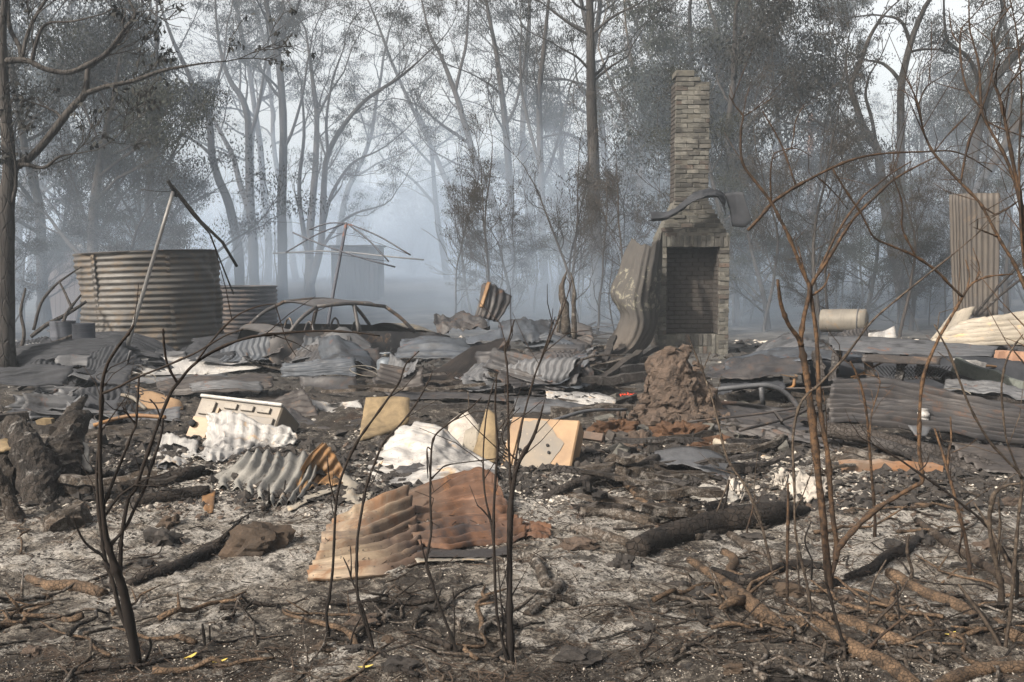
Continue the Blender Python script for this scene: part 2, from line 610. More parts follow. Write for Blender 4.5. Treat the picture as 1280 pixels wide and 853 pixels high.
def m_plain(name, c1, c2, scale=6.0, rough=0.85, soot=0.2, bump=0.005, spots=True, metal=0.0, soot_col=(0.03, 0.027, 0.025)):
    m, nt, b = nodes(name); n = N(nt)
    vo = n.vec_off(n.tc.outputs['Object'])
    c = n.mix(n.ramp(n.noise(vo, scale, 7, 0.65, 0.4), [(0.35, 0.0), (0.65, 1.0)]), c1, c2)
    c = n.mix(n.ramp(n.noise(vo, scale * 0.8, 8, 0.75, 1.0), [(0.68 - soot * 0.5, 0.0), (0.82 - soot * 0.5, 0.85)]), c, soot_col)
    if spots:
        c = n.mix(n.ramp(n.voro(vo, scale * 7), [(0.1, 0.7), (0.2, 0.0)]), c, soot_col)
    nt.links.new(c, b.inputs['Base Color'])
    b.inputs['Roughness'].default_value = rough
    b.inputs['Metallic'].default_value = metal
    n.bump(b, n.noise(vo, scale * 6, 6, 0.7), bump, 0.8)
    return m


def m_leaf(name, c1, c2, scale=0.5):
    m, nt, b = nodes(name); n = N(nt)
    ob = n.tc.outputs['Object']
    c = n.mix(n.ramp(n.noise(ob, scale, 3), [(0.35, 0.0), (0.65, 1.0)]), c1, c2)
    c = n.mix(n.math('MULTIPLY', n.rnd(), 0.5), c, (c1[0] * 0.8, c1[1] * 0.65, c1[2] * 0.5))
    nt.links.new(c, b.inputs['Base Color'])
    b.inputs['Roughness'].default_value = 0.7
    return m


def m_ground():
    m, nt, b = nodes('burnt_ground'); n = N(nt)
    ob = n.tc.outputs['Object']
    sep = nt.nodes.new('ShaderNodeSeparateXYZ'); nt.links.new(ob, sep.inputs[0])
    big = n.noise(ob, 0.55, 5, 0.6, 0.7)
    mid = n.noise(ob, 2.3, 7, 0.7, 0.9)
    fine = n.noise(ob, 17, 7, 0.75, 0.4)
    vfine = n.noise(ob, 60, 5, 0.75)
    # ash is thick around the ruin and thins out towards the scrub in front
    yash = n.mapr(n.math('ADD', sep.outputs[1], n.math('MULTIPLY', n.math('SUBTRACT', big, 0.5), 4.0)), 3.9, 6.6, -0.07, 0.07)
    yash = n.math('SUBTRACT', yash, n.mapr(n.math('ADD', sep.outputs[1], n.math('MULTIPLY', big, 2.0)), 9.2, 11.0, 0.0, 0.20))      # inside the walls it is black char, not ash
    m1 = n.math('ADD', n.math('ADD', n.math('MULTIPLY', big, 0.45), n.math('MULTIPLY', mid, 0.55)), yash)
    soil = n.mix(n.ramp(n.noise(ob, 3.1, 6, 0.7), [(0.35, 0.0), (0.65, 1.0)]), (0.028, 0.024, 0.022), (0.068, 0.058, 0.049))
    ashc = n.mix(n.ramp(n.noise(ob, 5, 6, 0.7), [(0.35, 0.0), (0.7, 1.0)]), (0.17, 0.152, 0.132), (0.34, 0.31, 0.272))
    m2 = n.math('ADD', m1, n.math('MULTIPLY', n.math('SUBTRACT', fine, 0.5), 0.9))
    c = n.mix(n.ramp(m2, [(0.42, 0.0), (0.52, 0.95)]), soil, ashc)
    drift = n.noise(ob, 1.5, 7, 0.62, 1.6)
    c = n.mix(n.ramp(n.math('ADD', drift, yash), [(0.485, 0.0), (0.57, 0.9)]), c, n.mix(fine, (0.29, 0.275, 0.255), (0.50, 0.48, 0.45)))     # soft pale drifts of ash
    c = n.mix(n.ramp(n.noise(ob, 26, 6, 0.8, 0.6), [(0.52, 0.0), (0.60, 0.8)]), c, (0.016, 0.014, 0.013))
    c = n.mix(n.ramp(n.noise(ob, 2.1, 7, 0.7, 1.4), [(0.53, 0.0), (0.61, 0.85)]), c, n.mix(vfine, (0.010, 0.009, 0.009), (0.035, 0.03, 0.027)))   # black char
    c = n.mix(n.ramp(n.noise(ob, 0.9, 5, 0.7, 0.6), [(0.60, 0.0), (0.72, 0.6)]), c, (0.11, 0.062, 0.036))
    c = n.mix(n.ramp(vfine, [(0.40, 0.6), (0.55, 0.0)]), c, (0.022, 0.02, 0.018))
    c = n.mix(n.ramp(n.noise(ob, 90, 4, 0.7), [(0.63, 0.0), (0.72, 0.6)]), c, (0.28, 0.26, 0.235))
    # beyond the ruin the forest floor is grey ash over dark soil
    farc = n.mix(n.ramp(n.noise(ob, 1.3, 7, 0.75), [(0.4, 0.0), (0.65, 1.0)]), (0.022, 0.022, 0.023), (0.12, 0.117, 0.114))
    c = n.mix(n.mapr(sep.outputs[1], 12, 17), c, farc)
    nt.links.new(c, b.inputs['Base Color'])
    b.inputs['Roughness'].default_value = 0.95
    h = n.math('ADD', n.math('MULTIPLY', fine, 1.0), n.math('MULTIPLY', vfine, 0.45))
    n.bump(b, h, 0.035, 1.0)
    return m
# ------------------------------------------------------------------ material instances
MAT = {}
MAT['ground'] = m_ground()
MAT['tin_grey'] = m_tin('tin_grey', (0.16, 0.165, 0.18), (0.09, 0.097, 0.11), char=0.25, rust=0.05, ash=0.1)
MAT['tin_ash'] = m_tin('tin_ash', (0.21, 0.205, 0.19), (0.12, 0.117, 0.11), char=0.22, rust=0.08, rust_col=(0.15, 0.10, 0.06), ash=0.1)
MAT['heater'] = m_tin('heater_steel', (0.17, 0.157, 0.135), (0.11, 0.103, 0.094), char=0.12, rust=0.15, rust_col=(0.15, 0.10, 0.065), ash=0.02)
MAT['tin_blue'] = m_tin('tin_blue', (0.08, 0.095, 0.12), (0.05, 0.06, 0.075), char=0.35, rust=0.02, ash=0.1)
MAT['tin_dark'] = m_tin('tin_dark', (0.045, 0.047, 0.055), (0.09, 0.08, 0.077), char=0.3, rust=0.12, rust_col=(0.10, 0.055, 0.04), ash=0.12)
MAT['tin_white'] = m_tin('tin_white', (0.29, 0.282, 0.27), (0.15, 0.15, 0.152), char=0.28, rust=0.08, rust_col=(0.2, 0.14, 0.09), ash=0.1, metal=0.05, rough=0.6)
MAT['tin_cream'] = m_tin('tin_cream', (0.23, 0.205, 0.165), (0.15, 0.138, 0.12), char=0.02, rust=0.05, rust_col=(0.3, 0.19, 0.1), ash=0.1, metal=0.1)
MAT['tin_rust'] = m_tin('tin_rust', (0.105, 0.050, 0.026), (0.05, 0.028, 0.019), char=0.25, rust=0.1, rust_col=(0.095, 0.048, 0.025), ash=-0.2, metal=0.1, rough=0.75, grad=(-0.1, -0.45, (0.10, 0.072, 0.052), (0.055, 0.04, 0.033)))
MAT['tin_bleach'] = m_tin('tin_bleach', (0.27, 0.215, 0.15), (0.12, 0.09, 0.07), char=0.16, rust=0.24, rust_col=(0.10, 0.054, 0.032), ash=0.05, metal=0.1, rough=0.65, grad=(-0.12, 0.22, (0.05, 0.035, 0.03), (0.085, 0.05, 0.034)))
MAT['tin_tan'] = m_tin('tin_tan', (0.22, 0.13, 0.058), (0.14, 0.075, 0.034), char=0.05, rust=0.2, rust_col=(0.16, 0.08, 0.03), ash=0.0, metal=0.1)
MAT['tin_purple'] = m_tin('tin_purple', (0.075, 0.064, 0.060), (0.042, 0.037, 0.037), char=0.24, rust=0.1, rust_col=(0.13, 0.09, 0.075), ash=0.12)
MAT['tank'] = m_tin('tank_steel', (0.105, 0.099, 0.092), (0.07, 0.067, 0.065), char=0.10, rust=0.28, rust_col=(0.085, 0.068, 0.057), ash=0.02, metal=0.15, scale=0.8)
MAT['tank_small'] = m_tin('tank_small_steel', (0.06, 0.052, 0.053), (0.042, 0.037, 0.04), char=0.0, rust=0.15, rust_col=(0.13, 0.10, 0.09), ash=-0.1, metal=0.2, scale=0.5)
MAT['panel_tan'] = m_tin('panel_tan', (0.115, 0.10, 0.086), (0.082, 0.073, 0.067), char=0.0, rust=0.05, rust_col=(0.12, 0.09, 0.07), ash=-0.1, metal=0.1, scale=0.6)
MAT['peel'] = m_tin('peeling_paint', (0.05, 0.052, 0.055), (0.085, 0.08, 0.075), char=0.25, rust=0.05, ash=0.0, metal=0.1)
MAT['char'] = m_char('charred_wood', ash=0.34)
MAT['char_beam'] = m_char('charred_beam', dark=(0.02, 0.019, 0.02), mid=(0.07, 0.066, 0.066), ash=0.3, grain=(1, 1, 1), scale=0.7)
MAT['char_log'] = m_char('charred_log', dark=(0.010, 0.009, 0.009), mid=(0.035, 0.028, 0.024), ash=0.22, ash_col=(0.11, 0.095, 0.085), grain=(1, 1, 1), scale=0.7, rnd=0.12)
MAT['ash_log'] = m_char('ashy_log', dark=(0.022, 0.02, 0.018), mid=(0.08, 0.063, 0.05), ash=0.45, ash_col=(0.22, 0.205, 0.19), scale=1.3)
MAT['root'] = m_char('root_bark', dark=(0.036, 0.026, 0.019), mid=(0.15, 0.10, 0.064), ash=0.12, ash_col=(0.26, 0.22, 0.18), scale=1.6, rnd=0.1)
MAT['bark_far'] = m_char('far_bark', dark=(0.02, 0.019, 0.02), mid=(0.055, 0.051, 0.048), ash=0.08, ash_col=(0.12, 0.11, 0.1), grain=(1, 1, 0.25), scale=0.4)
MAT['bark_pale'] = m_char('pale_bark', dark=(0.06, 0.052, 0.044), mid=(0.13, 0.11, 0.09), ash=0.2, grain=(1, 1, 0.2), scale=0.3)
MAT['sap_black'] = m_bark('sooty_stem', (0.012, 0.010, 0.009), (0.035, 0.024, 0.018), 0.3, 1.8, ash=0.02)
MAT['sap_brown'] = m_bark('brown_stem', (0.03, 0.021, 0.016), (0.105, 0.062, 0.034), 0.1, 0.9, ash=0.02)
MAT['sap_grey'] = m_bark('grey_stem', (0.035, 0.027, 0.022), (0.085, 0.066, 0.05), 0.0, 0.6, ash=0.2)
MAT['leaf'] = m_leaf('scorched_leaf', (0.019, 0.021, 0.021), (0.030, 0.031, 0.029))
MAT['leaf_green'] = m_leaf('dull_green_leaf', (0.022, 0.026, 0.02), (0.038, 0.042, 0.03))
MAT['leaf_brown'] = m_leaf('brown_leaf', (0.030, 0.027, 0.024), (0.046, 0.041, 0.036))
MAT['ash'] = m_plain('white_ash', (0.30, 0.288, 0.268), (0.17, 0.163, 0.152), 9, soot=0.12, bump=0.012)
MAT['plaster'] = m_plain('white_plaster', (0.30, 0.275, 0.245), (0.16, 0.148, 0.135), 7, soot=0.16)
MAT['cream'] = m_plain('cream_enamel', (0.20, 0.132, 0.073), (0.125, 0.08, 0.046), 3.0, rough=0.45, soot=0.05, bump=0.002, soot_col=(0.16, 0.11, 0.07))
MAT['enamel_and_shade_grey'] = m_plain('grey_enamel_and_shade', (0.085, 0.078, 0.07), (0.125, 0.103, 0.078), 3.0, rough=0.5, soot=0.1, bump=0.002, soot_col=(0.16, 0.13, 0.1))  # grey enamel of the stove; also the shade painted on the cabinet
MAT['grid_grey'] = m_plain('sooty_glass', (0.16, 0.145, 0.13), (0.23, 0.21, 0.18), 5, rough=0.4, soot=0.1, bump=0.002)
MAT['board'] = m_plain('fibre_board', (0.165, 0.125, 0.075), (0.085, 0.066, 0.042), 8.0, soot=0.12, bump=0.004, soot_col=(0.14, 0.10, 0.06))
MAT['ply'] = m_plain('bare_ply', (0.25, 0.17, 0.105), (0.18, 0.12, 0.075), 5.0, soot=0.08, bump=0.003)
MAT['mud'] = m_plain('baked_clay', (0.115, 0.085, 0.067), (0.055, 0.043, 0.036), 11, soot=0.28, bump=0.03)
MAT['clay_orange'] = m_plain('orange_clay', (0.12, 0.066, 0.038), (0.07, 0.042, 0.029), 6, soot=0.15, bump=0.02)
MAT['black'] = m_plain('soot_black', (0.012, 0.012, 0.013), (0.03, 0.03, 0.032), 6, soot=0.0)
MAT['mortar'] = m_plain('mortar', (0.11, 0.105, 0.09), (0.07, 0.067, 0.06), 14, soot=0.1, bump=0.01)
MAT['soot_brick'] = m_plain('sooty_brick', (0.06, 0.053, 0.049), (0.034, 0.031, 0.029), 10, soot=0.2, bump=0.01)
MAT['car'] = m_tin('burnt_car_steel', (0.075, 0.072, 0.071), (0.048, 0.046, 0.049), char=0.12, rust=0.12, rust_col=(0.16, 0.11, 0.085), ash=0.22, metal=0.2)
MAT['car_pale'] = m_tin('ashy_car_steel', (0.15, 0.133, 0.106), (0.095, 0.088, 0.075), char=0.0, rust=0.08, rust_col=(0.34, 0.25, 0.15), ash=0.2, metal=0.05)
MAT['post'] = m_plain('pale_post', (0.17, 0.13, 0.095), (0.12, 0.094, 0.07), 8, soot=0.1)
MAT['steel_pole'] = m_plain('pale_steel', (0.30, 0.29, 0.28), (0.22, 0.215, 0.21), 9, rough=0.5, soot=0.05, metal=0.3)
MAT['drum'] = m_tin('drum_steel', (0.075, 0.082, 0.10), (0.055, 0.06, 0.075), char=0.1, rust=0.05, ash=-0.1)
MAT['shed_pink'] = m_plain('faded_boards', (0.12, 0.09, 0.08), (0.09, 0.068, 0.062), 2, soot=0.0, bump=0.004, spots=False)
MAT['shed_dark'] = m_tin('shed_steel', (0.075, 0.08, 0.09), (0.055, 0.06, 0.07), char=0.1, rust=0.05, ash=-0.2, metal=0.1)
MAT['green_paint'] = m_plain('flaking_green_paint', (0.15, 0.165, 0.15), (0.095, 0.105, 0.10), 6, soot=0.25, bump=0.004)
MAT['brown_end'] = m_plain('brown_timber', (0.30, 0.18, 0.12), (0.22, 0.13, 0.09), 5, soot=0.1)
MAT['orange_timber'] = m_plain('scorched_timber', (0.19, 0.165, 0.14), (0.20, 0.09, 0.035), 2.2, soot=0.15)
MAT['twig'] = m_plain('burnt_twig', (0.06, 0.043, 0.032), (0.022, 0.018, 0.016), 3, soot=0.1, bump=0.002, spots=False)
MAT['coal'] = m_plain('charcoal', (0.018, 0.017, 0.017), (0.045, 0.04, 0.037), 9, soot=0.1, bump=0.01)
MAT['earth'] = m_plain('burnt_earth', (0.07, 0.05, 0.036), (0.032, 0.025, 0.02), 4, soot=0.15, bump=0.012)
MAT['flake'] = m_plain('ash_flake', (0.33, 0.305, 0.27), (0.17, 0.155, 0.14), 3, soot=0.12, bump=0.006, spots=False)
MAT['yellow'] = m_plain('yellow_leaf', (0.30, 0.21, 0.05), (0.24, 0.22, 0.07), 9, soot=0.0, bump=0.001, spots=False)
MAT['gas'] = m_tin('gas_bottle_steel', (0.20, 0.23, 0.27), (0.12, 0.14, 0.165), char=0.1, rust=0.03, ash=0.05, metal=0.4)


def m_brick():
    m, nt, b = nodes('cream_brick'); n = N(nt)
    ob = n.vec_off(n.tc.outputs['Object'])
    r = n.rnd()
    c = n.ramp(r, [(0.0, (0.045, 0.044, 0.042)), (0.25, (0.085, 0.084, 0.077)), (0.6, (0.15, 0.146, 0.132)), (0.8, (0.11, 0.104, 0.094)), (0.92, (0.042, 0.041, 0.04)), (1.0, (0.12, 0.088, 0.072))])
    c = n.mix(n.ramp(n.noise(ob, 9, 6, 0.7), [(0.45, 0.0), (0.7, 0.75)]), c, (0.065, 0.063, 0.057))
    c = n.mix(n.ramp(n.noise(ob, 5, 6, 0.7), [(0.6, 0.0), (0.75, 0.7)]), c, (0.19, 0.184, 0.168))
    gp = nt.nodes.new('ShaderNodeNewGeometry').outputs['Position']
    c = n.mix(n.ramp(n.noise(gp, 1.7, 6, 0.7, 0.8), [(0.44, 0.0), (0.58, 0.85)]), c, (0.040, 0.039, 0.037))      # soot stains running over many bricks
    c = n.mix(n.ramp(n.noise(gp, 2.6, 6, 0.7, 0.8), [(0.56, 0.0), (0.70, 0.6)]), c, (0.20, 0.19, 0.165))
    nt.links.new(c, b.inputs['Base Color']); b.inputs['Roughness'].default_value = 0.9
    n.bump(b, n.noise(ob, 45, 6, 0.7), 0.012, 0.8)
    return m


MAT['brick'] = m_brick()


def m_peel():
    m, nt, b = nodes('peeling_paint'); n = N(nt)
    ob = n.tc.outputs['Object']
    base = n.mix(n.noise(ob, 4, 6, 0.7), (0.030, 0.031, 0.034), (0.075, 0.068, 0.060))
    sep = nt.nodes.new('ShaderNodeSeparateXYZ'); nt.links.new(ob, sep.inputs[0])
    band = n.math('MULTIPLY', n.mapr(sep.outputs[2], 0.55, 0.8), n.mapr(sep.outputs[2], 1.5, 1.85, 1.0, 0.0))
    f = n.math('ADD', n.noise(ob, 6.5, 6, 0.72, 0.6), n.math('MULTIPLY', n.math('SUBTRACT', band, 1.0), 0.35))
    c = n.mix(n.ramp(f, [(0.535, 0.0), (0.56, 1.0)]), base, n.mix(n.noise(ob, 12, 4), (0.19, 0.18, 0.145), (0.11, 0.105, 0.085)))
    c = n.mix(n.mapr(sep.outputs[2], 0.1, 0.75, 0.55, 0.0), c, (0.085, 0.07, 0.058))
    nt.links.new(c, b.inputs['Base Color']); b.inputs['Roughness'].default_value = 0.8
    n.bump(b, f, 0.02, 0.8)
    return m


MAT['peel'] = m_peel()
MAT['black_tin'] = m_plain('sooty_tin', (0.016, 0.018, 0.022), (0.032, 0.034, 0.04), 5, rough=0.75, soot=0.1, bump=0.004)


def m_ember():
    m, nt, b = nodes('ember'); n = N(nt)
    ob = n.tc.outputs['Object']
    f = n.noise(ob, 14, 4)
    c = n.ramp(f, [(0.42, (0.03, 0.01, 0.008)), (0.55, (0.5, 0.05, 0.02))])
    nt.links.new(c, b.inputs['Base Color'])
    nt.links.new(n.ramp(f, [(0.45, (0, 0, 0)), (0.6, (1.0, 0.07, 0.02))]), b.inputs['Emission Color'])
    b.inputs['Emission Strength'].default_value = 0.22
    return m


MAT['ember'] = m_ember()

# how much of the nominal reflectance is kept, per material
KEPT_REFL = {'tin_grey': 0.37, 'tin_dark': 0.40, 'tin_blue': 0.42, 'tin_purple': 0.40, 'tank': 0.55, 'tank_small': 0.5, 'panel_tan': 0.55, 'shed_dark': 0.5, 'char_beam': 0.55, 'ash_log': 0.62, 'clay_orange': 0.5, 'gas': 0.5, 'car_pale': 0.6, 'steel_pole': 0.6, 'tin_tan': 0.6, 'tin_white': 0.9, 'plaster': 0.95, 'cream': 0.95, 'enamel_and_shade_grey': 0.9, 'board': 0.85, 'flake': 0.95, 'ember': 1.0, 'yellow': 1.0, 'ground': 0.72, 'tin_cream': 0.85, 'leaf': 0.62, 'leaf_green': 0.62, 'char_log': 0.6, 'char': 0.6, 'sap_black': 0.6}
for k_, m_ in MAT.items():
    nt_ = m_.node_tree; b_ = nt_.nodes['Principled BSDF']
    b_.inputs['Specular IOR Level'].default_value = 0.3 if k_.startswith(('tin', 'tank', 'car', 'gas', 'steel', 'cream', 'enamel')) else 0.12
    src = b_.inputs['Base Color'].links[0].from_socket
    mx = nt_.nodes.new('ShaderNodeMix'); mx.data_type = 'RGBA'; mx.blend_type = 'MULTIPLY'; mx.inputs[0].default_value = 1.0
    s_ = KEPT_REFL.get(k_, 0.70); mx.inputs[7].default_value = (s_, s_, s_, 1)
    nt_.links.new(src, mx.inputs[6]); nt_.links.new(mx.outputs[2], b_.inputs['Base Color'])

# ------------------------------------------------------------------ the ground
ys = np.concatenate([np.linspace(-5, 2.6, 14), np.geomspace(2.75, 330, 560)])
tt = np.linspace(-1, 1, 561)
YY, TT = np.meshgrid(ys, tt, indexing='ij')
XX = TT * (3.2 + np.maximum(YY, 0) * 0.72)
ZZ = gh(XX, YY)
nearf = 1 - sstep(9, 22, YY)
ZZ += nearf * (0.016 * np.abs(vnoise(XX * 11, YY * 11)) + 0.013 * np.abs(vnoise(XX * 23 + 5, YY * 23)) + 0.010 * vnoise(XX * 48, YY * 48))
ZZ += sstep(8.5, 10.5, YY) * (1 - sstep(20, 24, YY)) * (0.05 * np.abs(vnoise(XX * 4, YY * 4)) + 0.03 * np.abs(vnoise(XX * 11 + 3, YY * 9)))
nr, nc = XX.shape
i = np.arange(nr - 1)[:, None] * nc; j = np.arange(nc - 1)[None, :]
ga = Acc()
ga.add(np.stack([XX, YY, ZZ], -1).reshape(-1, 3), np.stack([i + j, i + j + 1, i + nc + j + 1, i + nc + j], -1).reshape(-1, 4))
go = link('ground', ga.mesh('ground', MAT['ground'])); tag(go, kind='structure')


# ------------------------------------------------------------------ trees
def grow(acc, tips, rng, p, d, L, r, lev, maxlev, wander=0.25, up=0.25, kids=4, spread=0.8, rmin=0.006, k0=6):
    seg = 5 if lev < maxlev else 4
    pts = [np.array(p, float)]; d = np.array(d, float)
    for s in range(seg):
        d = d + rng.normal(0, wander, 3) / seg * 2 + np.array([0, 0, up / seg])
        d /= np.linalg.norm(d)
        pts.append(pts[-1] + d * L / seg)
    pts = np.array(pts)
    r1 = max(r * (0.35 if lev < maxlev else 0.3), rmin * 0.6)
    rad = np.linspace(r, r1, seg + 1)
    tube(acc, pts, rad, max(3, k0 - lev), cap=False)
    if lev >= maxlev:
        tips.append(pts[-1]); tips.append(pts[-3])
        return
    n = kids + rng.randint(-1, 2)
    for q in range(n):
        t = 0.35 + 0.65 * (q + rng.rand()) / n
        f = min(t * seg, seg - 1e-3); a = int(f)
        pos = pts[a] + (pts[a + 1] - pts[a]) * (f - a)
        ax = rng.normal(0, 1, 3); ax -= d * (ax @ d); ax /= np.linalg.norm(ax) + 1e-9
        ang = rng.uniform(0.35, 1.0) * spread
        nd = d * math.cos(ang) + ax * math.sin(ang)
        grow(acc, tips, rng, pos, nd, L * rng.uniform(0.45, 0.75), max(rad[a] * rng.uniform(0.4, 0.62), rmin), lev + 1, maxlev, wander, up, kids, spread, rmin, k0)
    if lev < maxlev:
        grow(acc, tips, rng, pts[-1], d, L * 0.6, r1, lev + 1, maxlev, wander, up, kids, spread, rmin, k0)


def leaves(acc, tips, rng, per=40, R=0.7, L=0.22, Wd=0.06, flat=0.55, droop=0.6, keep=1.0):
    tips = np.array(tips)
    if keep < 1 and len(tips):
        tips = tips[rng.rand(len(tips)) < keep]
    if len(tips) == 0:
        return
    nt = len(tips)
    cnt = per
    g = rng.normal(0, 1, (nt, cnt, 3)); g /= np.linalg.norm(g, axis=2)[..., None]
    g *= (rng.rand(nt, cnt, 1) ** 0.45)
    size = R * rng.uniform(0.5, 1.25, (nt, 1, 1))
    c = (tips[:, None, :] + g * size * np.array([1, 1, flat])).reshape(-1, 3)
    n = len(c)
    a = rng.normal(0, 1, (n, 3)) * (1 - droop * 0.5); a[:, 2] -= droop * 1.6
    a /= np.linalg.norm(a, axis=1)[:, None]
    b = np.cross(a, rng.normal(0, 1, (n, 3))); b /= np.linalg.norm(b, axis=1)[:, None] + 1e-9
    l = L * rng.uniform(0.6, 1.3, (n, 1)); w = Wd * rng.uniform(0.7, 1.3, (n, 1))
    v = np.stack([c, c + a * l * 0.45 + b * w, c + a * l, c + a * l * 0.5 - b * w], 1).reshape(-1, 3)
    q = np.arange(n * 4).reshape(-1, 4)
    acc.add(v, q)


def trace(polys, Y0, drift, rng, sub=4):
    """stems drawn as photograph polylines (px, py, radius px) at distance Y0; each joins the stem it springs from"""
    done = []; outp = []
    for pl in polys:
        a = np.array([(*q, 0.0)[:3] if len(q) == 2 else q[:3] for q in pl], float)
        if a[:, 2].max() == 0:
            a[:, 2] = np.linspace(2.2, 0.8, len(a))
        y0 = Y0
        if done:
            allp = np.concatenate(done)
            dd = np.hypot(allp[:, 0] - a[0, 0], allp[:, 1] - a[0, 1])
            m = dd.argmin()
            if dd[m] < 14:
                y0 = allp[m, 3]; a[0, 0:2] = allp[m, 0:2]
        L = np.concatenate([[0], np.cumsum(np.hypot(np.diff(a[:, 0]), np.diff(a[:, 1])))])
        yy = y0 + (drift * rng.uniform(-1, 1) * Y0) * L / (L[-1] + 1e-9) * min(1.0, L[-1] / 150)
        b = np.column_stack([a, yy])
        s = cr(b, np.linspace(0, 1, (len(b) - 1) * sub + 1)) if len(b) > 2 else cr(b, np.linspace(0, 1, 4))
        done.append(s)
        pts = np.array([P(q[0], q[1], q[3]) for q in s])
        rad = np.maximum(s[:, 2], 0.3) * s[:, 3] / F_PX
        outp.append((pts, rad))
    return outp


def hero(name, label, polys, Y, seed, mat='bark_far', leaf='leaf', per=26, R=0.8, twigL=2.2, dens=1.0, lev=2, tmin=0.35, drift=0.06, group=None, up=0.3, Lf=0.11, Wf=0.013, spread=0.9, cat='tree', ext=True, keep=0.32):
    """a tree whose trunk and main limbs follow the photograph, with branches and leaf clumps grown on them"""
    rng = np.random.RandomState(seed)
    tr = trace(polys, Y, drift, rng)
    base = tr[0][0][0].copy()
    zb = float(gh(base[0], base[1]))
    # carry the trunk down to the ground
    acc = Acc(); tips = []
    p0, r0 = tr[0]
    if base[2] > zb - 0.05:
        foot = np.array([base[0] - (p0[1][0] - p0[0][0]) * 0.5, base[1], zb - 0.15])
        p0 = np.concatenate([[foot], p0]); r0 = np.concatenate([[r0[0] * 1.25], r0])
        tr[0] = (p0, r0)
        base = foot
    T = thing(name, label, cat, (base[0], base[1], zb), group)
    for k, (pts, rad) in enumerate(tr):
        tube(acc, pts, rad, 8 if rad[0] > 0.06 else 6, cap=True, rough=0.06, rng=rng)
        L = np.linalg.norm(np.diff(pts, axis=0), axis=1).sum()
        t0 = tmin if k == 0 else 0.15
        nb = max(1, int(L * dens * 0.8 * (1 - t0)))
        for q in range(nb):
            t = t0 + (1 - t0) * (q + rng.rand()) / nb
            f = min(t * (len(pts) - 1), len(pts) - 1.001); a = int(f)
            pos = pts[a] + (pts[a + 1] - pts[a]) * (f - a)
            d = pts[a + 1] - pts[a]; d /= np.linalg.norm(d)
            ax = rng.normal(0, 1, 3); ax -= d * (ax @ d); ax /= np.linalg.norm(ax)
            ang = rng.uniform(0.4, 1.1) * spread
            nd = d * math.cos(ang) + ax * math.sin(ang)
            grow(acc, tips, rng, pos, nd, twigL * rng.uniform(0.5, 1.2), max(rad[a] * 0.42, 0.012), 1, 1 + lev, 0.45, up, 3, 0.85, 0.008, 6)
        if ext:
            d = pts[-1] - pts[-2]; d /= np.linalg.norm(d) + 1e-9
            grow(acc, tips, rng, pts[-1], d, twigL * 1.1, rad[-1], 1, 1 + lev, 0.4, up, 4, 0.85, 0.008, 6)
    part(T, 'trunk', acc, MAT[mat])
    if leaf and per > 0:
        la = Acc()
        tp = np.array(tips)
        leaves(la, tp, rng, int(per * 3.2), R * 0.52, Lf, Wf, keep=keep)
        part(T, 'crown', la, MAT[leaf], smooth=False)
    return T


def gum(name, label, H, seed, r, fork=0.45, kids=4, lev=3, per=26, R=0.8, Lf=0.13, Wf=0.015, lean=0.05, leaf='leaf', mat='bark_far', tall=0.75, group=None, spread=0.7, low=0.4, Lk=0.34, droop=0.6, flat=0.55, keep=0.25):
    """free-grown tree at the origin, to be copied"""
    rng = np.random.RandomState(seed)
    T = thing(name, label, 'tree', (0, 0, 0), group)
    acc = Acc(); tips = []
    n = 12
    pts = [np.array([0, 0, -0.2])]; d = np.array([rng.normal(0, lean), rng.normal(0, lean), 1.0])
    for i_ in range(n):
        d = d + np.array([rng.normal(0, 0.09), rng.normal(0, 0.09), 0.05]); d /= np.linalg.norm(d)
        pts.append(pts[-1] + d * H * tall / n)
    pts = np.array(pts); rad = np.linspace(r, r * 0.35, n + 1)
    tube(acc, pts, rad, 8, cap=False, rough=0.05, rng=rng)
    nb = kids * 3
    for q in range(nb):
        t = low + (1 - low) * (q + rng.rand()) / nb
        f = min(t * n, n - 1e-3); a = int(f)
        pos = pts[a] + (pts[a + 1] - pts[a]) * (f - a)
        az = rng.rand() * 2 * PI
        nd = np.array([math.cos(az), math.sin(az), rng.uniform(0.4, 1.3) / max(spread, 0.2) * 0.7]); nd /= np.linalg.norm(nd)
        grow(acc, tips, rng, pos, nd, H * Lk * rng.uniform(0.5, 1.0) * (1.15 - 0.6 * t), rad[a] * 0.5, 1, lev, 0.4, 0.3, kids, 0.8, 0.01, 6)
    grow(acc, tips, rng, pts[-1], d, H * 0.25, rad[-1], 1, lev, 0.35, 0.3, kids, 0.8, 0.01, 6)
    part(T, 'trunk', acc, MAT[mat])
    if per:
        la = Acc(); leaves(la, tips, rng, per, R, Lf, Wf, flat, droop, keep)
        part(T, 'crown', la, MAT[leaf], smooth=False)
    return T


def gx(px, Y):
    return (px - 640.0) / F_PX * Y * 1.0027


def plant(T, px, Y, rz, s, label=None, first=None):
    x = gx(px, Y)
    loc = (x, Y, float(gh(x, Y)) - 0.1)
    if first is not None and not first:
        first.append(1)
        T.location = loc; T.rotation_euler = (0, 0, rz); T.scale = (s,) * 3
        if label: T['label'] = label
        return T
    return dup(T, loc, rz, s, label)


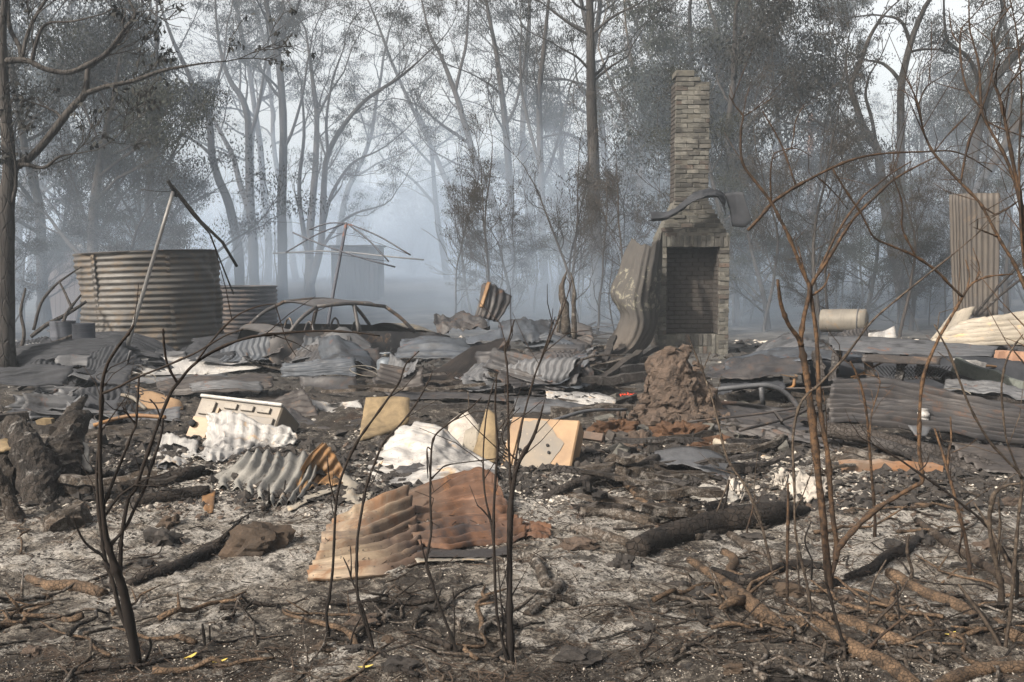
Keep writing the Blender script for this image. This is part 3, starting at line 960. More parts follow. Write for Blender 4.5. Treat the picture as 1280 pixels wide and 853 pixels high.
# --- trees that can be told apart, their stems traced from the photograph
hero('gum_tree', 'nearest burnt tree at the left edge with long bare limbs sweeping over the tank', [
    [(8, 430, 11), (8, 330, 10), (9, 250, 9.5), (12, 213, 9), (8, 150, 7), (4, 90, 6), (3, 40, 5), (6, 0, 4), (8, -40, 3)],
    [(12, 213, 6), (40, 195, 5), (64, 168, 5), (88, 137, 4.6), (106, 117, 4.3), (110, 88, 3.2), (117, 80, 2.8)],
    [(106, 117, 3.4), (134, 108, 3), (168, 101, 2.7), (198, 90, 2.2), (220, 85, 1.8), (256, 79, 1.0)],
    [(5, 76, 4.4), (34, 76, 4), (55, 86, 3.6), (85, 91, 3.4), (112, 80, 3.4), (134, 66, 3.0), (158, 34, 2.4), (169, 18, 1.8), (158, -5, 1.3)],
    [(28, 74, 3), (24, 58, 3), (12, 34, 2.7), (9, -5, 2.5)],
    [(26, 76, 2.6), (34, 44, 2.2), (46, 18, 2), (61, -5, 1.6)],
    [(37, 77, 2.6), (46, 52, 2.2), (58, 30, 1.8), (91, 27, 1.4), (128, 18, 0.9)],
    [(10, 260, 3), (16, 250, 2.6), (20, 232, 2.2)],
    [(12, 214, 3.5), (30, 206, 3), (55, 210, 2.2), (75, 196, 1.4), (108, 190, 0.8)],
], 15.0, 3, mat='bark_far', leaf='leaf', per=2, R=0.18, twigL=0.8, dens=0.9, lev=2, tmin=0.6, drift=0.04, Lf=0.10, Wf=0.022)

hero('gum_tree', 'tall dark three stemmed gum left of the gap, its middle stem dead straight', [
    [(353, 356, 6.5), (353, 300, 6), (352, 259, 5.8), (354, 200, 5.2), (354, 152, 4.8), (351, 100, 4.4), (347, 70, 4.2), (338, 30, 3.4), (330, -10, 2.5)],
    [(347, 70, 2.5), (356, 40, 2.2), (372, 10, 1.6)], [(354, 190, 2), (365, 165, 1.8), (378, 120, 1.5), (384, 80, 1)],
    [(352, 130, 2), (340, 110, 1.8), (322, 78, 1.2)]], 40, 5, per=22, R=0.75, twigL=2.6, dens=0.9, tmin=0.5)
hero('gum_tree', 'leaning gum whose dark stem rises behind the leaning pale pole', [
    [(300, 360, 6.5), (297, 310, 6), (287, 259, 5.5), (274, 226, 5), (265, 195, 4.6), (262, 152, 4.2), (252, 130, 3.8), (243, 116, 3.4), (235, 91, 3), (218, 55, 2.3), (205, 20, 1.6)],
    [(264, 195, 2.2), (248, 180, 2), (220, 163, 1.6), (195, 148, 1.0)],
    [(262, 150, 2), (270, 110, 1.8), (280, 70, 1.4), (284, 30, 1.0)],
    [(243, 116, 1.8), (225, 100, 1.5), (195, 62, 1.0)]], 36, 8, per=22, R=0.75, twigL=2.5, dens=0.9, tmin=0.45)
hero('gum_tree', 'gum with a broad hazy stem forking low between two dark stems', [
    [(318, 358, 6.5), (316, 300, 6), (313, 259, 5.6), (311, 200, 4.8), (310, 152, 4.2), (302, 122, 3.6), (287, 100, 3), (275, 60, 2.2), (270, 20, 1.5)],
    [(314, 265, 4), (300, 230, 3.6), (291, 195, 3), (275, 165, 2.4), (262, 140, 1.8), (240, 115, 1.2)],
    [(311, 180, 2.2), (322, 140, 2), (330, 90, 1.6), (336, 50, 1.2)]], 44, 12, per=24, R=0.85, twigL=2.8, dens=0.9, tmin=0.5)
hero('gum_tree', 'many stemmed bare tree with curved limbs reaching right over the clothes hoist', [
    [(388, 358, 6), (387, 300, 5.2), (391, 250, 4.4), (394, 211, 4), (396, 148, 3.2), (392, 110, 2.8), (389, 85, 2.2), (384, 50, 1.4)],
    [(398, 358, 5), (402, 300, 4.4), (405, 230, 3.8), (410, 193, 3.4), (431, 155, 2.8), (460, 123, 2.3), (498, 98, 1.8), (523, 77, 1.1)],
    [(389, 330, 3.5), (378, 280, 3), (374, 230, 2.4), (380, 170, 2), (378, 120, 1.2)],
    [(403, 290, 2.6), (416, 240, 2.2), (440, 205, 1.6), (470, 190, 1)],
    [(402, 310, 2.4), (420, 285, 2), (442, 268, 1.5), (468, 260, 1)],
    [(396, 150, 1.8), (410, 120, 1.4), (430, 90, 1)],
    [(409, 196, 2.2), (408, 150, 1.8), (416, 100, 1.3), (430, 60, 0.8)]], 43, 15, per=17, R=0.8, twigL=2.4, dens=1.0, tmin=0.3)
hero('gum_tree', 'slim pale tree standing alone in the hazy gap with one low left limb', [
    [(560, 362, 4.2), (553, 310, 3.8), (549, 290, 3.6), (544, 246, 3), (540, 197, 2.4), (534, 165, 1.8), (522, 140, 1.2)],
    [(545, 254, 2), (530, 240, 1.8), (516, 225, 1.6), (491, 207, 1)], [(540, 205, 1.6), (520, 185, 1.4), (498, 160, 1)]], 62, 20, per=11, R=0.9, twigL=2.2, dens=0.8, tmin=0.55)
hero('gum_tree', 'tall gum leaning left out of the thicket, forked near its top', [
    [(644, 365, 6.5), (636, 330, 6), (628, 299, 5.6), (614, 246, 5), (603, 220, 4.6), (593, 197, 4.4), (583, 162, 3.8), (569, 116, 3.2), (551, 70, 2.3), (537, 42, 1.6), (528, 5, 1)],
    [(569, 116, 2.2), (576, 84, 2), (583, 53, 1.7), (586, 0, 1.1)],
    [(587, 179, 2.2), (570, 168, 2), (551, 155, 1.7), (530, 137, 1)],
    [(610, 240, 2), (592, 214, 1.7), (570, 205, 1.2)]], 48, 25, per=20, R=0.8, twigL=2.4, dens=0.8, tmin=0.5)
hero('gum_tree', 'straight grey gum right of the leaning one, tapering up out of frame', [
    [(641, 365, 5.5), (640, 299, 5), (636, 211, 4.4), (630, 141, 3.8), (621, 70, 3), (613, 30, 2.4), (606, -10, 1.8)],
    [(632, 160, 2), (645, 130, 1.7), (655, 80, 1.4), (660, 30, 1)], [(633, 128, 1.8), (618, 110, 1.5), (596, 96, 1)]], 46, 28, per=22, R=0.8, twigL=2.5, dens=0.9, tmin=0.4)
hero('gum_tree', 'grey gum with twin upper stems left of the straight black trunk', [
    [(682, 370, 5.5), (678, 299, 5), (676, 211, 4.2), (674, 123, 3.4), (680, 60, 2.6), (686, 0, 1.8)],
    [(676, 200, 2.4), (662, 160, 2.2), (652, 110, 1.8), (650, 60, 1.2)], [(676, 240, 2.2), (690, 200, 2), (704, 150, 1.6), (712, 110, 1)]], 43, 31, per=24, R=0.8, twigL=2.5, dens=1.0, tmin=0.35)
hero('pine_tree', 'straight black trunk rising full height just left of the chimney', [
    [(748, 396, 9.5), (746, 340, 8.6), (745, 300, 8), (742, 240, 7.6), (741, 180, 7), (739, 120, 6), (738, 60, 5.2), (737, 0, 4.4), (736, -50, 3.5)],
    [(738, 42, 2), (715, 32, 1.6), (690, 14, 1)], [(739, 38, 2), (765, 22, 1.6), (800, 4, 1)], [(739, 84, 1.8), (722, 72, 1.4), (700, 60, 0.9)],
    [(739, 98, 1.8), (760, 86, 1.5), (785, 70, 1)], [(738, 18, 1.8), (720, 6, 1.4), (705, -15, 1)]], 31, 35, per=12, R=0.55, twigL=1.6, dens=0.7, tmin=0.62)
hero('gum_tree', 'pale barked gum forking wide beside the chimney stack', [
    [(800, 385, 5), (800, 330, 4.8), (798, 270, 4.6), (802, 220, 4.2), (804, 170, 3.8), (806, 152, 3.4), (800, 120, 2.8), (790, 80, 2.2), (782, 30, 1.5)],
    [(805, 155, 2.6), (822, 130, 2.2), (845, 105, 1.6), (870, 85, 1)], [(800, 250, 3), (790, 190, 2.6), (780, 140, 2.2), (762, 100, 1.6), (748, 60, 1)],
    [(803, 165, 2), (822, 160, 1.7), (840, 172, 1)]], 40, 40, mat='bark_pale', per=24, R=0.75, twigL=2.4, dens=1.0, tmin=0.4)
hero('gum_tree', 'twisted dark tree with zigzag limbs right of the hazy power pole', [
    [(1133, 400, 8), (1124, 350, 7.4), (1112, 290, 6.6), (1104, 240, 6), (1096, 186, 5.2), (1080, 160, 4.4), (1070, 131, 4), (1064, 108, 3.6), (1075, 80, 3), (1086, 49, 2.4), (1100, 25, 1.8), (1106, 18, 1.2)],
    [(1080, 160, 2.8), (1072, 175, 2.4), (1050, 165, 2), (1030, 158, 1.6), (1016, 148, 1)],
    [(1066, 112, 2), (1058, 90, 1.7), (1058, 70, 1.2)], [(1094, 184, 2.4), (1090, 150, 2.2), (1082, 120, 1.8), (1086, 95, 1.2)],
    [(1106, 250, 3), (1085, 215, 2.6), (1078, 190, 2), (1066, 170, 1.2)]], 29, 44, per=7, R=0.4, twigL=1.2, dens=1.0, tmin=0.3, Lf=0.09, Wf=0.014)
hero('gum_tree', 'tall smooth gum with a curving trunk and drooping left limb near the right', [
    [(1140, 396, 7), (1134, 330, 6.4), (1127, 262, 6), (1126, 200, 5.4), (1126, 150, 5), (1127, 105, 4.6), (1138, 55, 4), (1148, 28, 3.4), (1158, 6, 2.8), (1172, -12, 2)],
    [(1126, 105, 2.6), (1116, 90, 2.3), (1102, 79, 1.8), (1086, 76, 1.2)], [(1139, 66, 2), (1152, 62, 1.7), (1176, 62, 1.1)],
    [(1137, 52, 2.4), (1130, 32, 2.1), (1120, 23, 1.7), (1104, 20, 1.2)]], 32, 47, per=14, R=0.7, twigL=1.6, dens=0.5, tmin=0.55)
hero('gum_tree', 'thick grey trunk behind the tall upright panel, sweeping up to the right', [
    [(1168, 400, 9), (1176, 366, 8.6), (1190, 310, 8.2), (1202, 262, 8), (1212, 222, 7.6), (1222, 165, 6.6), (1234, 115, 5.6), (1256, 84, 4.6), (1285, 52, 3.4)],
    [(1228, 140, 3.2), (1222, 100, 3), (1210, 72, 2.6), (1185, 52, 2), (1180, 20, 1.4)], [(1236, 112, 2.8), (1240, 70, 2.4), (1250, 30, 1.8)]], 33, 50, per=18, R=0.8, twigL=2, dens=0.8, tmin=0.5)
hero('gum_tree', 'slanting grey trunk crossing toward the top right corner', [
    [(1160, 402, 7), (1185, 330, 6.6), (1216, 250, 6.4), (1236, 214, 6), (1256, 182, 5.4), (1284, 138, 4.6), (1310, 90, 3.6)],
    [(1256, 182, 2.4), (1262, 140, 2), (1270, 95, 1.5)]], 36, 53, per=20, R=0.8, twigL=2.2, dens=0.8, tmin=0.5)
hero('gum_tree', 'distant slender tree with a round tuft crown between chimney and power pole', [
    [(1046, 396, 2.6), (1046, 300, 2.4), (1044, 200, 2), (1042, 130, 1.7), (1043, 90, 1.4), (1045, 60, 1.2)],
    [(1042, 130, 1), (1034, 100, 0.9), (1030, 55, 0.7)], [(1043, 110, 1), (1054, 80, 0.8), (1062, 45, 0.6)]], 58, 57, leaf='leaf_green', per=46, R=1.0, twigL=1.4, dens=0.25, tmin=0.88, keep=0.6)

# --- leafy trees, free grown then copied
dense = gum('bushy_tree', 'x', 12, 71, 0.2, kids=4, lev=3, per=125, R=0.85, Lf=0.12, Wf=0.021, low=0.12, Lk=0.34, spread=1.1, keep=0.3, group='scorched leafy trees beyond the ruin')
dense2 = gum('bushy_tree', 'x', 12, 73, 0.22, kids=4, lev=3, per=115, R=0.85, Lf=0.12, Wf=0.021, low=0.25, Lk=0.32, keep=0.27, leaf='leaf_green', spread=1.0, group='scorched leafy trees beyond the ruin')
tallg = gum('gum_tree', 'x', 20, 75, 0.22, kids=3, lev=3, per=100, R=0.6, Wf=0.014, low=0.5, Lk=0.26, keep=0.2, group='tall gums standing in the smoke')
tallg2 = gum('gum_tree', 'x', 20, 79, 0.2, kids=3, lev=3, per=95, R=0.6, Wf=0.014, low=0.45, Lk=0.27, keep=0.17, lean=0.12, group='tall gums standing in the smoke')
slim = gum('burnt_sapling', 'x', 7, 81, 0.055, kids=3, lev=2, per=16, R=0.3, Lf=0.075, Wf=0.010, low=0.25, Lk=0.24, lean=0.12, mat='bark_far', group='thin burnt saplings in the smoky thicket')
slim2 = gum('burnt_sapling', 'x', 7, 85, 0.05, kids=3, lev=2, per=0, low=0.2, Lk=0.26, lean=0.16, group='thin burnt saplings in the smoky thicket')
slim3 = gum('burnt_sapling', 'x', 8, 87, 0.065, kids=3, lev=3, per=34, R=0.4, Lf=0.085, Wf=0.011, low=0.35, Lk=0.22, leaf='leaf_brown', group='thin burnt saplings in the smoky thicket')
fd, fd2, ft, ft2, fs, fs2, fs3 = [], [], [], [], [], [], []
for px, Y, rz, s, lb, kind in [
    (60, 27, 0.3, 0.84, 'dense dark leafy tree filling the left behind the pink shed', 0),
    (130, 25.5, 2.1, 0.80, 'dense dark leafy tree straight behind the large tank', 1),
    (190, 29, 4.0, 0.92, 'dense leafy tree behind the top of the leaning pale pole', 0),
    (20, 33, 1.2, 1.0, 'tall leafy tree behind the nearest burnt tree at left', 1),
    (105, 34, 5.2, 1.12, 'highest leafy crown of the dark left clump', 0),
    (228, 34, 3.4, 0.62, 'low leafy tree at the right end of the dark left clump', 1),
    (905, 33, 0.8, 1.05, 'dark leafy tree right behind the chimney stack', 0),
    (945, 36, 2.6, 1.22, 'highest dark leafy crown right of the chimney stack', 1),
    (985, 34, 4.4, 0.88, 'dark leafy tree between the chimney and the power pole', 0),
    (860, 38, 5.0, 1.10, 'leafy tree showing left of the chimney top', 1),
    (925, 29, 3.0, 0.60, 'low leafy tree behind the black tin flap of the chimney', 1),
    (1010, 30, 1.0, 0.58, 'low leafy tree behind the pale barrel', 0),
    (1075, 36, 2.2, 0.62, 'low leafy tree behind the foot of the twisted dark tree', 1),
    (1150, 44, 0.2, 0.85, 'hazy leafy tree left of the tall upright panel', 0),
    (1265, 42, 1.9, 0.95, 'hazy leafy tree right of the tall upright panel', 1),
    (1215, 52, 3.1, 1.25, 'large hazy leafy tree behind the tall upright panel', 0),
    (755, 44, 0.9, 0.80, 'hazy leafy tree behind the straight black trunk', 1),
    (655, 55, 2.9, 0.75, 'faint leafy tree at the right of the hazy gap', 0),
    (600, 74, 4.6, 0.9, 'faint leafy tree in the right half of the hazy gap', 1),
    (515, 96, 1.4, 0.95, 'faintest leafy tree in the middle of the hazy gap', 0),
    (440, 84, 2.4, 0.9, 'faint leafy tree behind the small dark shed', 1),
    (700, 50, 3.9, 1.0, 'hazy leafy tree between the thicket and the black trunk', 0),
    (828, 47, 0.5, 0.9, 'hazy leafy tree left of the fireplace', 0)]:
    plant((dense, dense2)[kind], px, Y, rz, s, lb, (fd, fd2)[kind])
for px, Y, rz, s, kind, lb in [
    (40, 46, 0.0, 1.0, 0, 'tall gum behind the dark leafy clump, near the left edge'), (150, 50, 1.0, 1.1, 1, 'tall gum behind the dark leafy clump, above the tank'),
    (228, 52, 2.0, 1.0, 0, 'tall gum whose crown shows above the leaning pale pole'), (275, 58, 3.0, 1.1, 1, 'pale tall gum left of the three stemmed gum'),
    (335, 60, 4.0, 1.15, 0, 'pale tall gum behind the three stemmed gum'), (425, 58, 5.0, 1.05, 1, 'pale tall gum behind the many stemmed bare tree'),
    (372, 70, 2.2, 1.2, 0, 'faint tall gum left of the hazy gap'), (615, 62, 0.4, 1.15, 1, 'pale tall gum at the right of the hazy gap'),
    (668, 58, 1.3, 1.2, 0, 'pale tall gum between the grey gums'), (715, 52, 2.3, 1.15, 1, 'tall gum left behind the straight black trunk'),
    (768, 50, 3.3, 1.1, 0, 'tall gum right behind the straight black trunk'), (828, 55, 4.3, 1.2, 1, 'tall gum behind the left side of the chimney stack'),
    (880, 52, 5.3, 1.15, 0, 'tall gum straight behind the chimney stack'), (935, 56, 0.7, 1.2, 1, 'tall gum behind the highest dark leafy crown'),
    (990, 62, 1.7, 1.05, 0, 'pale tall gum behind the power pole'), (1190, 60, 2.7, 1.1, 1, 'pale tall gum above the tall upright panel'),
    (1250, 56, 3.7, 1.15, 0, 'pale tall gum in the top right corner'), (1100, 72, 4.7, 0.95, 1, 'faint gum behind the tall smooth gum'),
    (460, 110, 1.1, 0.8, 0, 'faint far gum in the left half of the hazy gap'), (570, 105, 2.1, 0.8, 1, 'faint far gum in the right half of the hazy gap')]:
    plant((tallg, tallg2)[kind], px, Y, rz, s, lb, (ft, ft2)[kind])
for k, (px, Y, s, lb) in enumerate([(15, 24, 0.30, 'low scorched bush at the far left behind the fallen branches'), (48, 27, 0.36, 'low scorched bush left of the pink shed'), (150, 24.5, 0.34, 'low scorched bush just behind the large tank'), (215, 27, 0.40, 'low scorched bush behind the leaning pale pole'),
    (640, 30, 0.30, 'low scorched bush right of the tilted block'), (690, 33, 0.36, 'low scorched bush behind the splintered post'), (780, 29, 0.26, 'low scorched bush left of the peeling sheet'), (965, 27, 0.36, 'low scorched bush right of the fireplace'), (1020, 25, 0.26, 'low scorched bush behind the pale cylinder tank'),
    (1075, 28, 0.34, 'low scorched bush at the foot of the twisted tree'), (1140, 27, 0.30, 'low scorched bush left of the foot of the tall panel'), (1265, 27, 0.36, 'low scorched bush right of the tall panel'), (900, 30, 0.30, 'low scorched bush showing just right of the chimney foot')]):
    o_ = dup((dense, dense2)[k % 2], (gx(px, Y), Y, float(gh(gx(px, Y), Y)) - 0.35), k * 1.3, (s * 1.25, s * 1.25, s), lb)
    o_['category'] = 'bush'; o_['group'] = 'low scorched bushes'; o_.name = 'scorched_bush'
rs = np.random.RandomState(5)
ANB = [(745, 'the straight black trunk'), (860, 'the chimney stack'), (1013, 'the power pole'), (1215, 'the tall upright panel'), (192, 'the large tank'), (620, 'the tilted block'), (353, 'the three stemmed gum'), (443, 'the small dark shed'), (1130, 'the twisted dark tree'), (88, 'the pink shed'), (1056, 'the pale cylinder tank'), (705, 'the splintered post'), (545, 'the slim pale tree')]
NUM = ['first', 'second', 'third', 'fourth', 'fifth', 'sixth', 'seventh', 'eighth', 'ninth', 'tenth', 'eleventh', 'twelfth', 'thirteenth', 'fourteenth', 'fifteenth']
def th_label(px, Y, m_):
    x_, nm = min(ANB, key=lambda q: abs(q[0] - px))
    s_ = 'straight behind' if abs(px - x_) < 14 else ('just ' if abs(px - x_) < 40 else 'well ') + ('left of' if px < x_ else 'right of')
    return ('leafless', 'bare forked', 'brown leaved')[(1, 0, 2)[m_] if m_ < 2 else 2] + (' nearer' if Y < 30 else ' hazy' if Y < 38 else ' faint') + ' thin burnt sapling ' + s_ + ' ' + nm
for k in range(150):
    z_ = rs.rand()
    if z_ < 0.36: px = rs.uniform(570, 840); Y = rs.uniform(25, 46)
    elif z_ < 0.66: px = rs.uniform(905, 1180); Y = rs.uniform(23, 44)
    elif z_ < 0.84: px = rs.uniform(10, 240); Y = rs.uniform(26, 44)
    elif z_ < 0.92: px = rs.uniform(240, 420); Y = rs.uniform(42, 60)
    else: px = rs.uniform(1180, 1320); Y = rs.uniform(27, 44)
    m_ = rs.randint(3)
    plant((slim, slim2, slim3)[m_], px, Y, rs.rand() * 6.3, rs.uniform(0.40, 0.88), th_label(px, Y, m_), (fs, fs2, fs3)[m_])
# the forest far beyond reads as one mass
rf = np.random.RandomState(91)
fa = Acc(); fl = Acc(); ftips = []
for k in range(170):
    Y = rf.uniform(95, 190); x = rf.uniform(-0.75, 0.75) * Y
    z = float(gh(x, Y)); H = rf.uniform(5, 9.5)
    p0 = np.array([x, Y, z - 0.3]); p1 = p0 + np.array([rf.normal(0, 0.8), rf.normal(0, 0.8), H])
    tube(fa, np.linspace(p0, p1, 5) + rf.normal(0, 0.12, (5, 3)), np.linspace(0.24, 0.06, 5), 5, cap=False)
    for q in range(16):
        t = rf.uniform(0.15, 1.05)
        ftips.append(p0 + (p1 - p0) * t + rf.normal(0, 1.5, 3) * np.array([1, 1, 0.5]))
leaves(fl, ftips, rf, 30, 1.5, 0.6, 0.16)
fo = link('forest', fl.mesh('forest', MAT['leaf'], smooth=False)); tag(fo, 'far pale wood fading into the smoke behind everything', 'forest', kind='stuff')
fo2 = link('forest', fa.mesh('forest', MAT['bark_far'])); tag(fo2, 'far pale trunks fading into the smoke behind everything', 'forest', kind='stuff')

# ------------------------------------------------------------------ the smoke haze
def volume_mat(name, dens, col):
    hm = bpy.data.materials.new(name); hm.use_nodes = True
    hn = hm.node_tree; hn.nodes.clear()
    pv = hn.nodes.new('ShaderNodeVolumePrincipled')
    pv.inputs['Color'].default_value = (*col, 1)
    pv.inputs['Density'].default_value = dens
    pv.inputs['Anisotropy'].default_value = 0.1
    o_ = hn.nodes.new('ShaderNodeOutputMaterial')
    hn.links.new(pv.outputs[0], o_.inputs['Volume'])
    return hm


ha = Acc()
hx, hy0, hy1, hz0, hz1 = 262.0, -12.0, 345.0, -1.6, 29.0
box(ha, (0, (hy0 + hy1) / 2, (hz0 + hz1) / 2), *XYZ, (2 * hx, hy1 - hy0, hz1 - hz0))
ho_ = link('haze', ha.mesh('haze', volume_mat('smoke_haze', HAZE, (0.77, 0.88, 1.0)), smooth=False)); tag(ho_, 'bluish smoke haze lying through the whole burnt block', 'haze', kind='stuff')
# banks of thicker smoke drifting low between the trees
rk = np.random.RandomState(3)
bm = bmesh.new(); bmesh.ops.create_icosphere(bm, subdivisions=4, radius=1)
bm.verts.ensure_lookup_table()
sv_ = np.array([v.co[:] for v in bm.verts]); sf_ = np.array([[v.index for v in f.verts] for f in bm.faces]); bm.free()
for (px, Y, z, rx, ry, rz, dens) in SMOKE:
    for k_, f_ in ((1.0, 0.32), (0.80, 0.34), (0.58, 0.34)):          # thicker towards the middle of the bank
        a = Acc(); a.add(np.array([gx(px, Y), Y, z]) + sv_ * np.array([rx, ry, rz]) * k_, None, sf_)
        o = link('smoke', a.mesh('smoke', volume_mat('smoke', dens * f_ * 1.0, (0.57, 0.69, 0.86)))); tag(o, 'bank of blue smoke drifting low between the trees', 'smoke', kind='stuff')
# ------------------------------------------------------------------ the brick chimney and fireplace
CY = 19.0                                   # front face
cx0 = P(845, 92, CY)[0]; cx1 = P(888, 92, CY)[0]
fx0 = P(821, 420, CY)[0]; fx1 = P(911, 420, CY)[0]
ox0 = P(833, 420, CY)[0]; ox1 = P(898, 420, CY)[0]
zt = P(860, 92, CY)[2]; zs = P(860, 252, CY)[2]; zo = P(860, 309, CY)[2]; zb = P(860, 418, CY)[2]
z0 = -0.1
CH = thing('brick_chimney', 'tall cream brick chimney with an open blackened fireplace standing alone', 'chimney', ((fx0 + fx1) / 2, CY + 0.35, 0.0))
rc = np.random.RandomState(17)
D = 0.72
core = Acc()
e = 0.012
def cbox(acc, x0, x1, y0, y1, za, zc):
    box(acc, ((x0 + x1) / 2, (y0 + y1) / 2, (za + zc) / 2), *XYZ, (x1 - x0, y1 - y0, zc - za))
cbox(core, cx0 + e, cx1 - e, CY + e, CY + 0.56, zs - 0.05, zt - 0.16)
cbox(core, fx0 + e, ox0 - e, CY + e, CY + D, z0, zo + 0.19)
cbox(core, ox1 + e, fx1 - e, CY + e, CY + D, z0, zo + 0.19)
cbox(core, ox0 - e, ox1 + e, CY + e, CY + D, zo + e, zo + 0.19)
cbox(core, ox0 - e, ox1 + e, CY + e, CY + D - 0.11, z0, zb - e)
# sloping shoulders
sv = []
for (x0_, x1_, zz, yb) in ((fx0 + e, fx1 - e, zo + 0.19, CY + D), (cx0 + e, cx1 - e, zs + 0.0, CY + 0.56)):
    sv += [[x0_, CY + e, zz], [x1_, CY + e, zz], [x1_, yb, zz], [x0_, yb, zz]]
core.add(sv, [[0, 1, 5, 4], [1, 2, 6, 5], [2, 3, 7, 6], [3, 0, 4, 7], [4, 5, 6, 7], [3, 2, 1, 0]])
part(CH, 'mortar_core', core, MAT['mortar'], smooth=False)
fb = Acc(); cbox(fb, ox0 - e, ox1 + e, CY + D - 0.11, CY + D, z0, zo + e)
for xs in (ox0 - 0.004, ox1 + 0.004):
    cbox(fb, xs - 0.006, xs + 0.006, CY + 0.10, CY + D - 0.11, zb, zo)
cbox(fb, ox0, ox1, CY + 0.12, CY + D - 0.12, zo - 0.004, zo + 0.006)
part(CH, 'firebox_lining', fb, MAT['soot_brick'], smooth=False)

BV = []
for k in range(5):
    bm = bmesh.new(); bmesh.ops.create_cube(bm, size=1.0)
    bmesh.ops.scale(bm, vec=(0.222, 0.108, 0.074), verts=bm.verts)
    bmesh.ops.bevel(bm, geom=list(bm.edges), offset=0.006, segments=1, affect='EDGES')
    for v in bm.verts:
        v.co += Vector(rc.normal(0, 0.0022, 3))
    me = bpy.data.meshes.new('brick'); bm.to_mesh(me); bm.free(); me.materials.append(MAT['brick']); BV.append(me)
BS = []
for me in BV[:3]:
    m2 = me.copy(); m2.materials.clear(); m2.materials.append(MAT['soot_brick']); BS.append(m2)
cb = np.array(CH.location)
nbr = [0]
def brick(x, y, z, sx=1.0, rz=0.0, sz=1.0, tilt=0.0, soot=False):
    o = bpy.data.objects.new('brick', (BS if soot else BV)[rc.randint(3 if soot else 5)]); COL.objects.link(o); o.parent = CH
    o.location = (x - cb[0] + rc.normal(0, 0.004), y - cb[1] + rc.normal(0, 0.008), z - cb[2] + rc.normal(0, 0.003))
    o.scale = (sx, 1, sz); o.rotation_euler = (rc.normal(0, 0.008), tilt + rc.normal(0, 0.008), rz + rc.normal(0, 0.025))
    nbr[0] += 1
cH = 0.086
def row(xa, xb, y, z, half, sooty=False):
    x = xa; first = True
    while x < xb - 0.03:
        L = 0.113 if (first and half) else 0.232
        L = min(L, xb - x)
        if L > 0.05:
            brick(x + L / 2, y, z, (L - 0.010) / 0.222, soot=sooty)
        x += L; first = False
stuffb = Acc()
n_ = int((zt - zs) / cH)
for k in range(n_ + 1):
    z = zs + cH * (k + 0.5)
    top = k >= n_ - 1
    if top:
        xb = cx0 + (0.28 if k == n_ else 0.48)
        row(cx0, xb, CY + 0.054, z, k % 2 == 1)
    else:
        row(cx0, cx1, CY + 0.054, z, k % 2 == 1)
    if not top:
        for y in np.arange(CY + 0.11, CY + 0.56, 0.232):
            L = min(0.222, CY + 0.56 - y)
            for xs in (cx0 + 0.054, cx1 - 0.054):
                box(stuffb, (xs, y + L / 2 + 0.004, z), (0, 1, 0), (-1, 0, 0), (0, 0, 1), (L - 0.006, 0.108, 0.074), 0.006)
# the projecting band, one course proud
zband = P(860, 180, CY)[2]
for k in range(2):
    for q, x in enumerate(np.arange(cx0 - 0.012, cx1 - 0.1, 0.232)):
        brick(x + 0.112, CY + 0.030, zband + (k - 0.5) * cH, 0.99)
# shoulders: each course narrower than the one below
k = 0; z = zo + 0.19 + cH / 2
while z < zs:
    f = (z - zo - 0.19) / (zs - zo - 0.19)
    row(fx0 + (cx0 - fx0) * f, fx1 + (cx1 - fx1) * f, CY + 0.054, z, k % 2 == 0)
    z += cH; k += 1
# soldier course over the opening
for x in np.arange(fx0 + 0.04, fx1 - 0.03, 0.0835):
    brick(x + 0.0, CY + 0.054, zo + 0.113, 1.0, 0.0, 1.0, PI / 2)
# jambs
k = 0; z = z0 + cH / 2
while z < zo - 0.02:
    row(fx0, ox0, CY + 0.054, z, k % 2 == 0); row(ox1, fx1, CY + 0.054, z, k % 2 == 1)
    z += cH; k += 1
# the low hearth wall of upright bricks, its left end broken away
for x in np.arange(ox0 + 0.24, ox1 - 0.02, 0.0835):
    brick(x, CY + 0.05, zb - 0.112, 1.0, 0.0, 1.0, PI / 2)
    if x > ox0 + 0.34:
        brick(x, CY + 0.05, zb - 0.345, 1.0, 0.0, 1.0, PI / 2)
# inside of the fireplace: back and cheeks
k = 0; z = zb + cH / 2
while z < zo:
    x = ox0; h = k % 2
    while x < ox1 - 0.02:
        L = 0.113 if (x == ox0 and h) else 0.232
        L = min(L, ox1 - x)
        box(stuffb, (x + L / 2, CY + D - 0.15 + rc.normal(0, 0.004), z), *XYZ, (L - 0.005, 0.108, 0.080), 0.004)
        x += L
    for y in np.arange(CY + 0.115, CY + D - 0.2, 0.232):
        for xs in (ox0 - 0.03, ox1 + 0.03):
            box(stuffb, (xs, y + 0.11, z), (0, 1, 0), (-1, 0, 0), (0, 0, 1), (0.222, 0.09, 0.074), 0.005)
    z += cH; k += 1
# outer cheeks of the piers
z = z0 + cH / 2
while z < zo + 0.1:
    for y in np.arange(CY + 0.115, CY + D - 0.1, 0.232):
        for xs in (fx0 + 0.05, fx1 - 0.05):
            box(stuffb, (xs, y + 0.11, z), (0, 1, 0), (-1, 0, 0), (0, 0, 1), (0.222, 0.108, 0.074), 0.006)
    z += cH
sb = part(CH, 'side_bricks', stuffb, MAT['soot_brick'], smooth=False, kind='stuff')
# flat stone left on the stack top
cp = Acc(); box(cp, ((cx0 + 0.17), CY + 0.2, zt + 0.005), *XYZ, (0.36, 0.4, 0.11), 0.01)
part(CH, 'cap_stone', cp, MAT['mortar'], smooth=False)
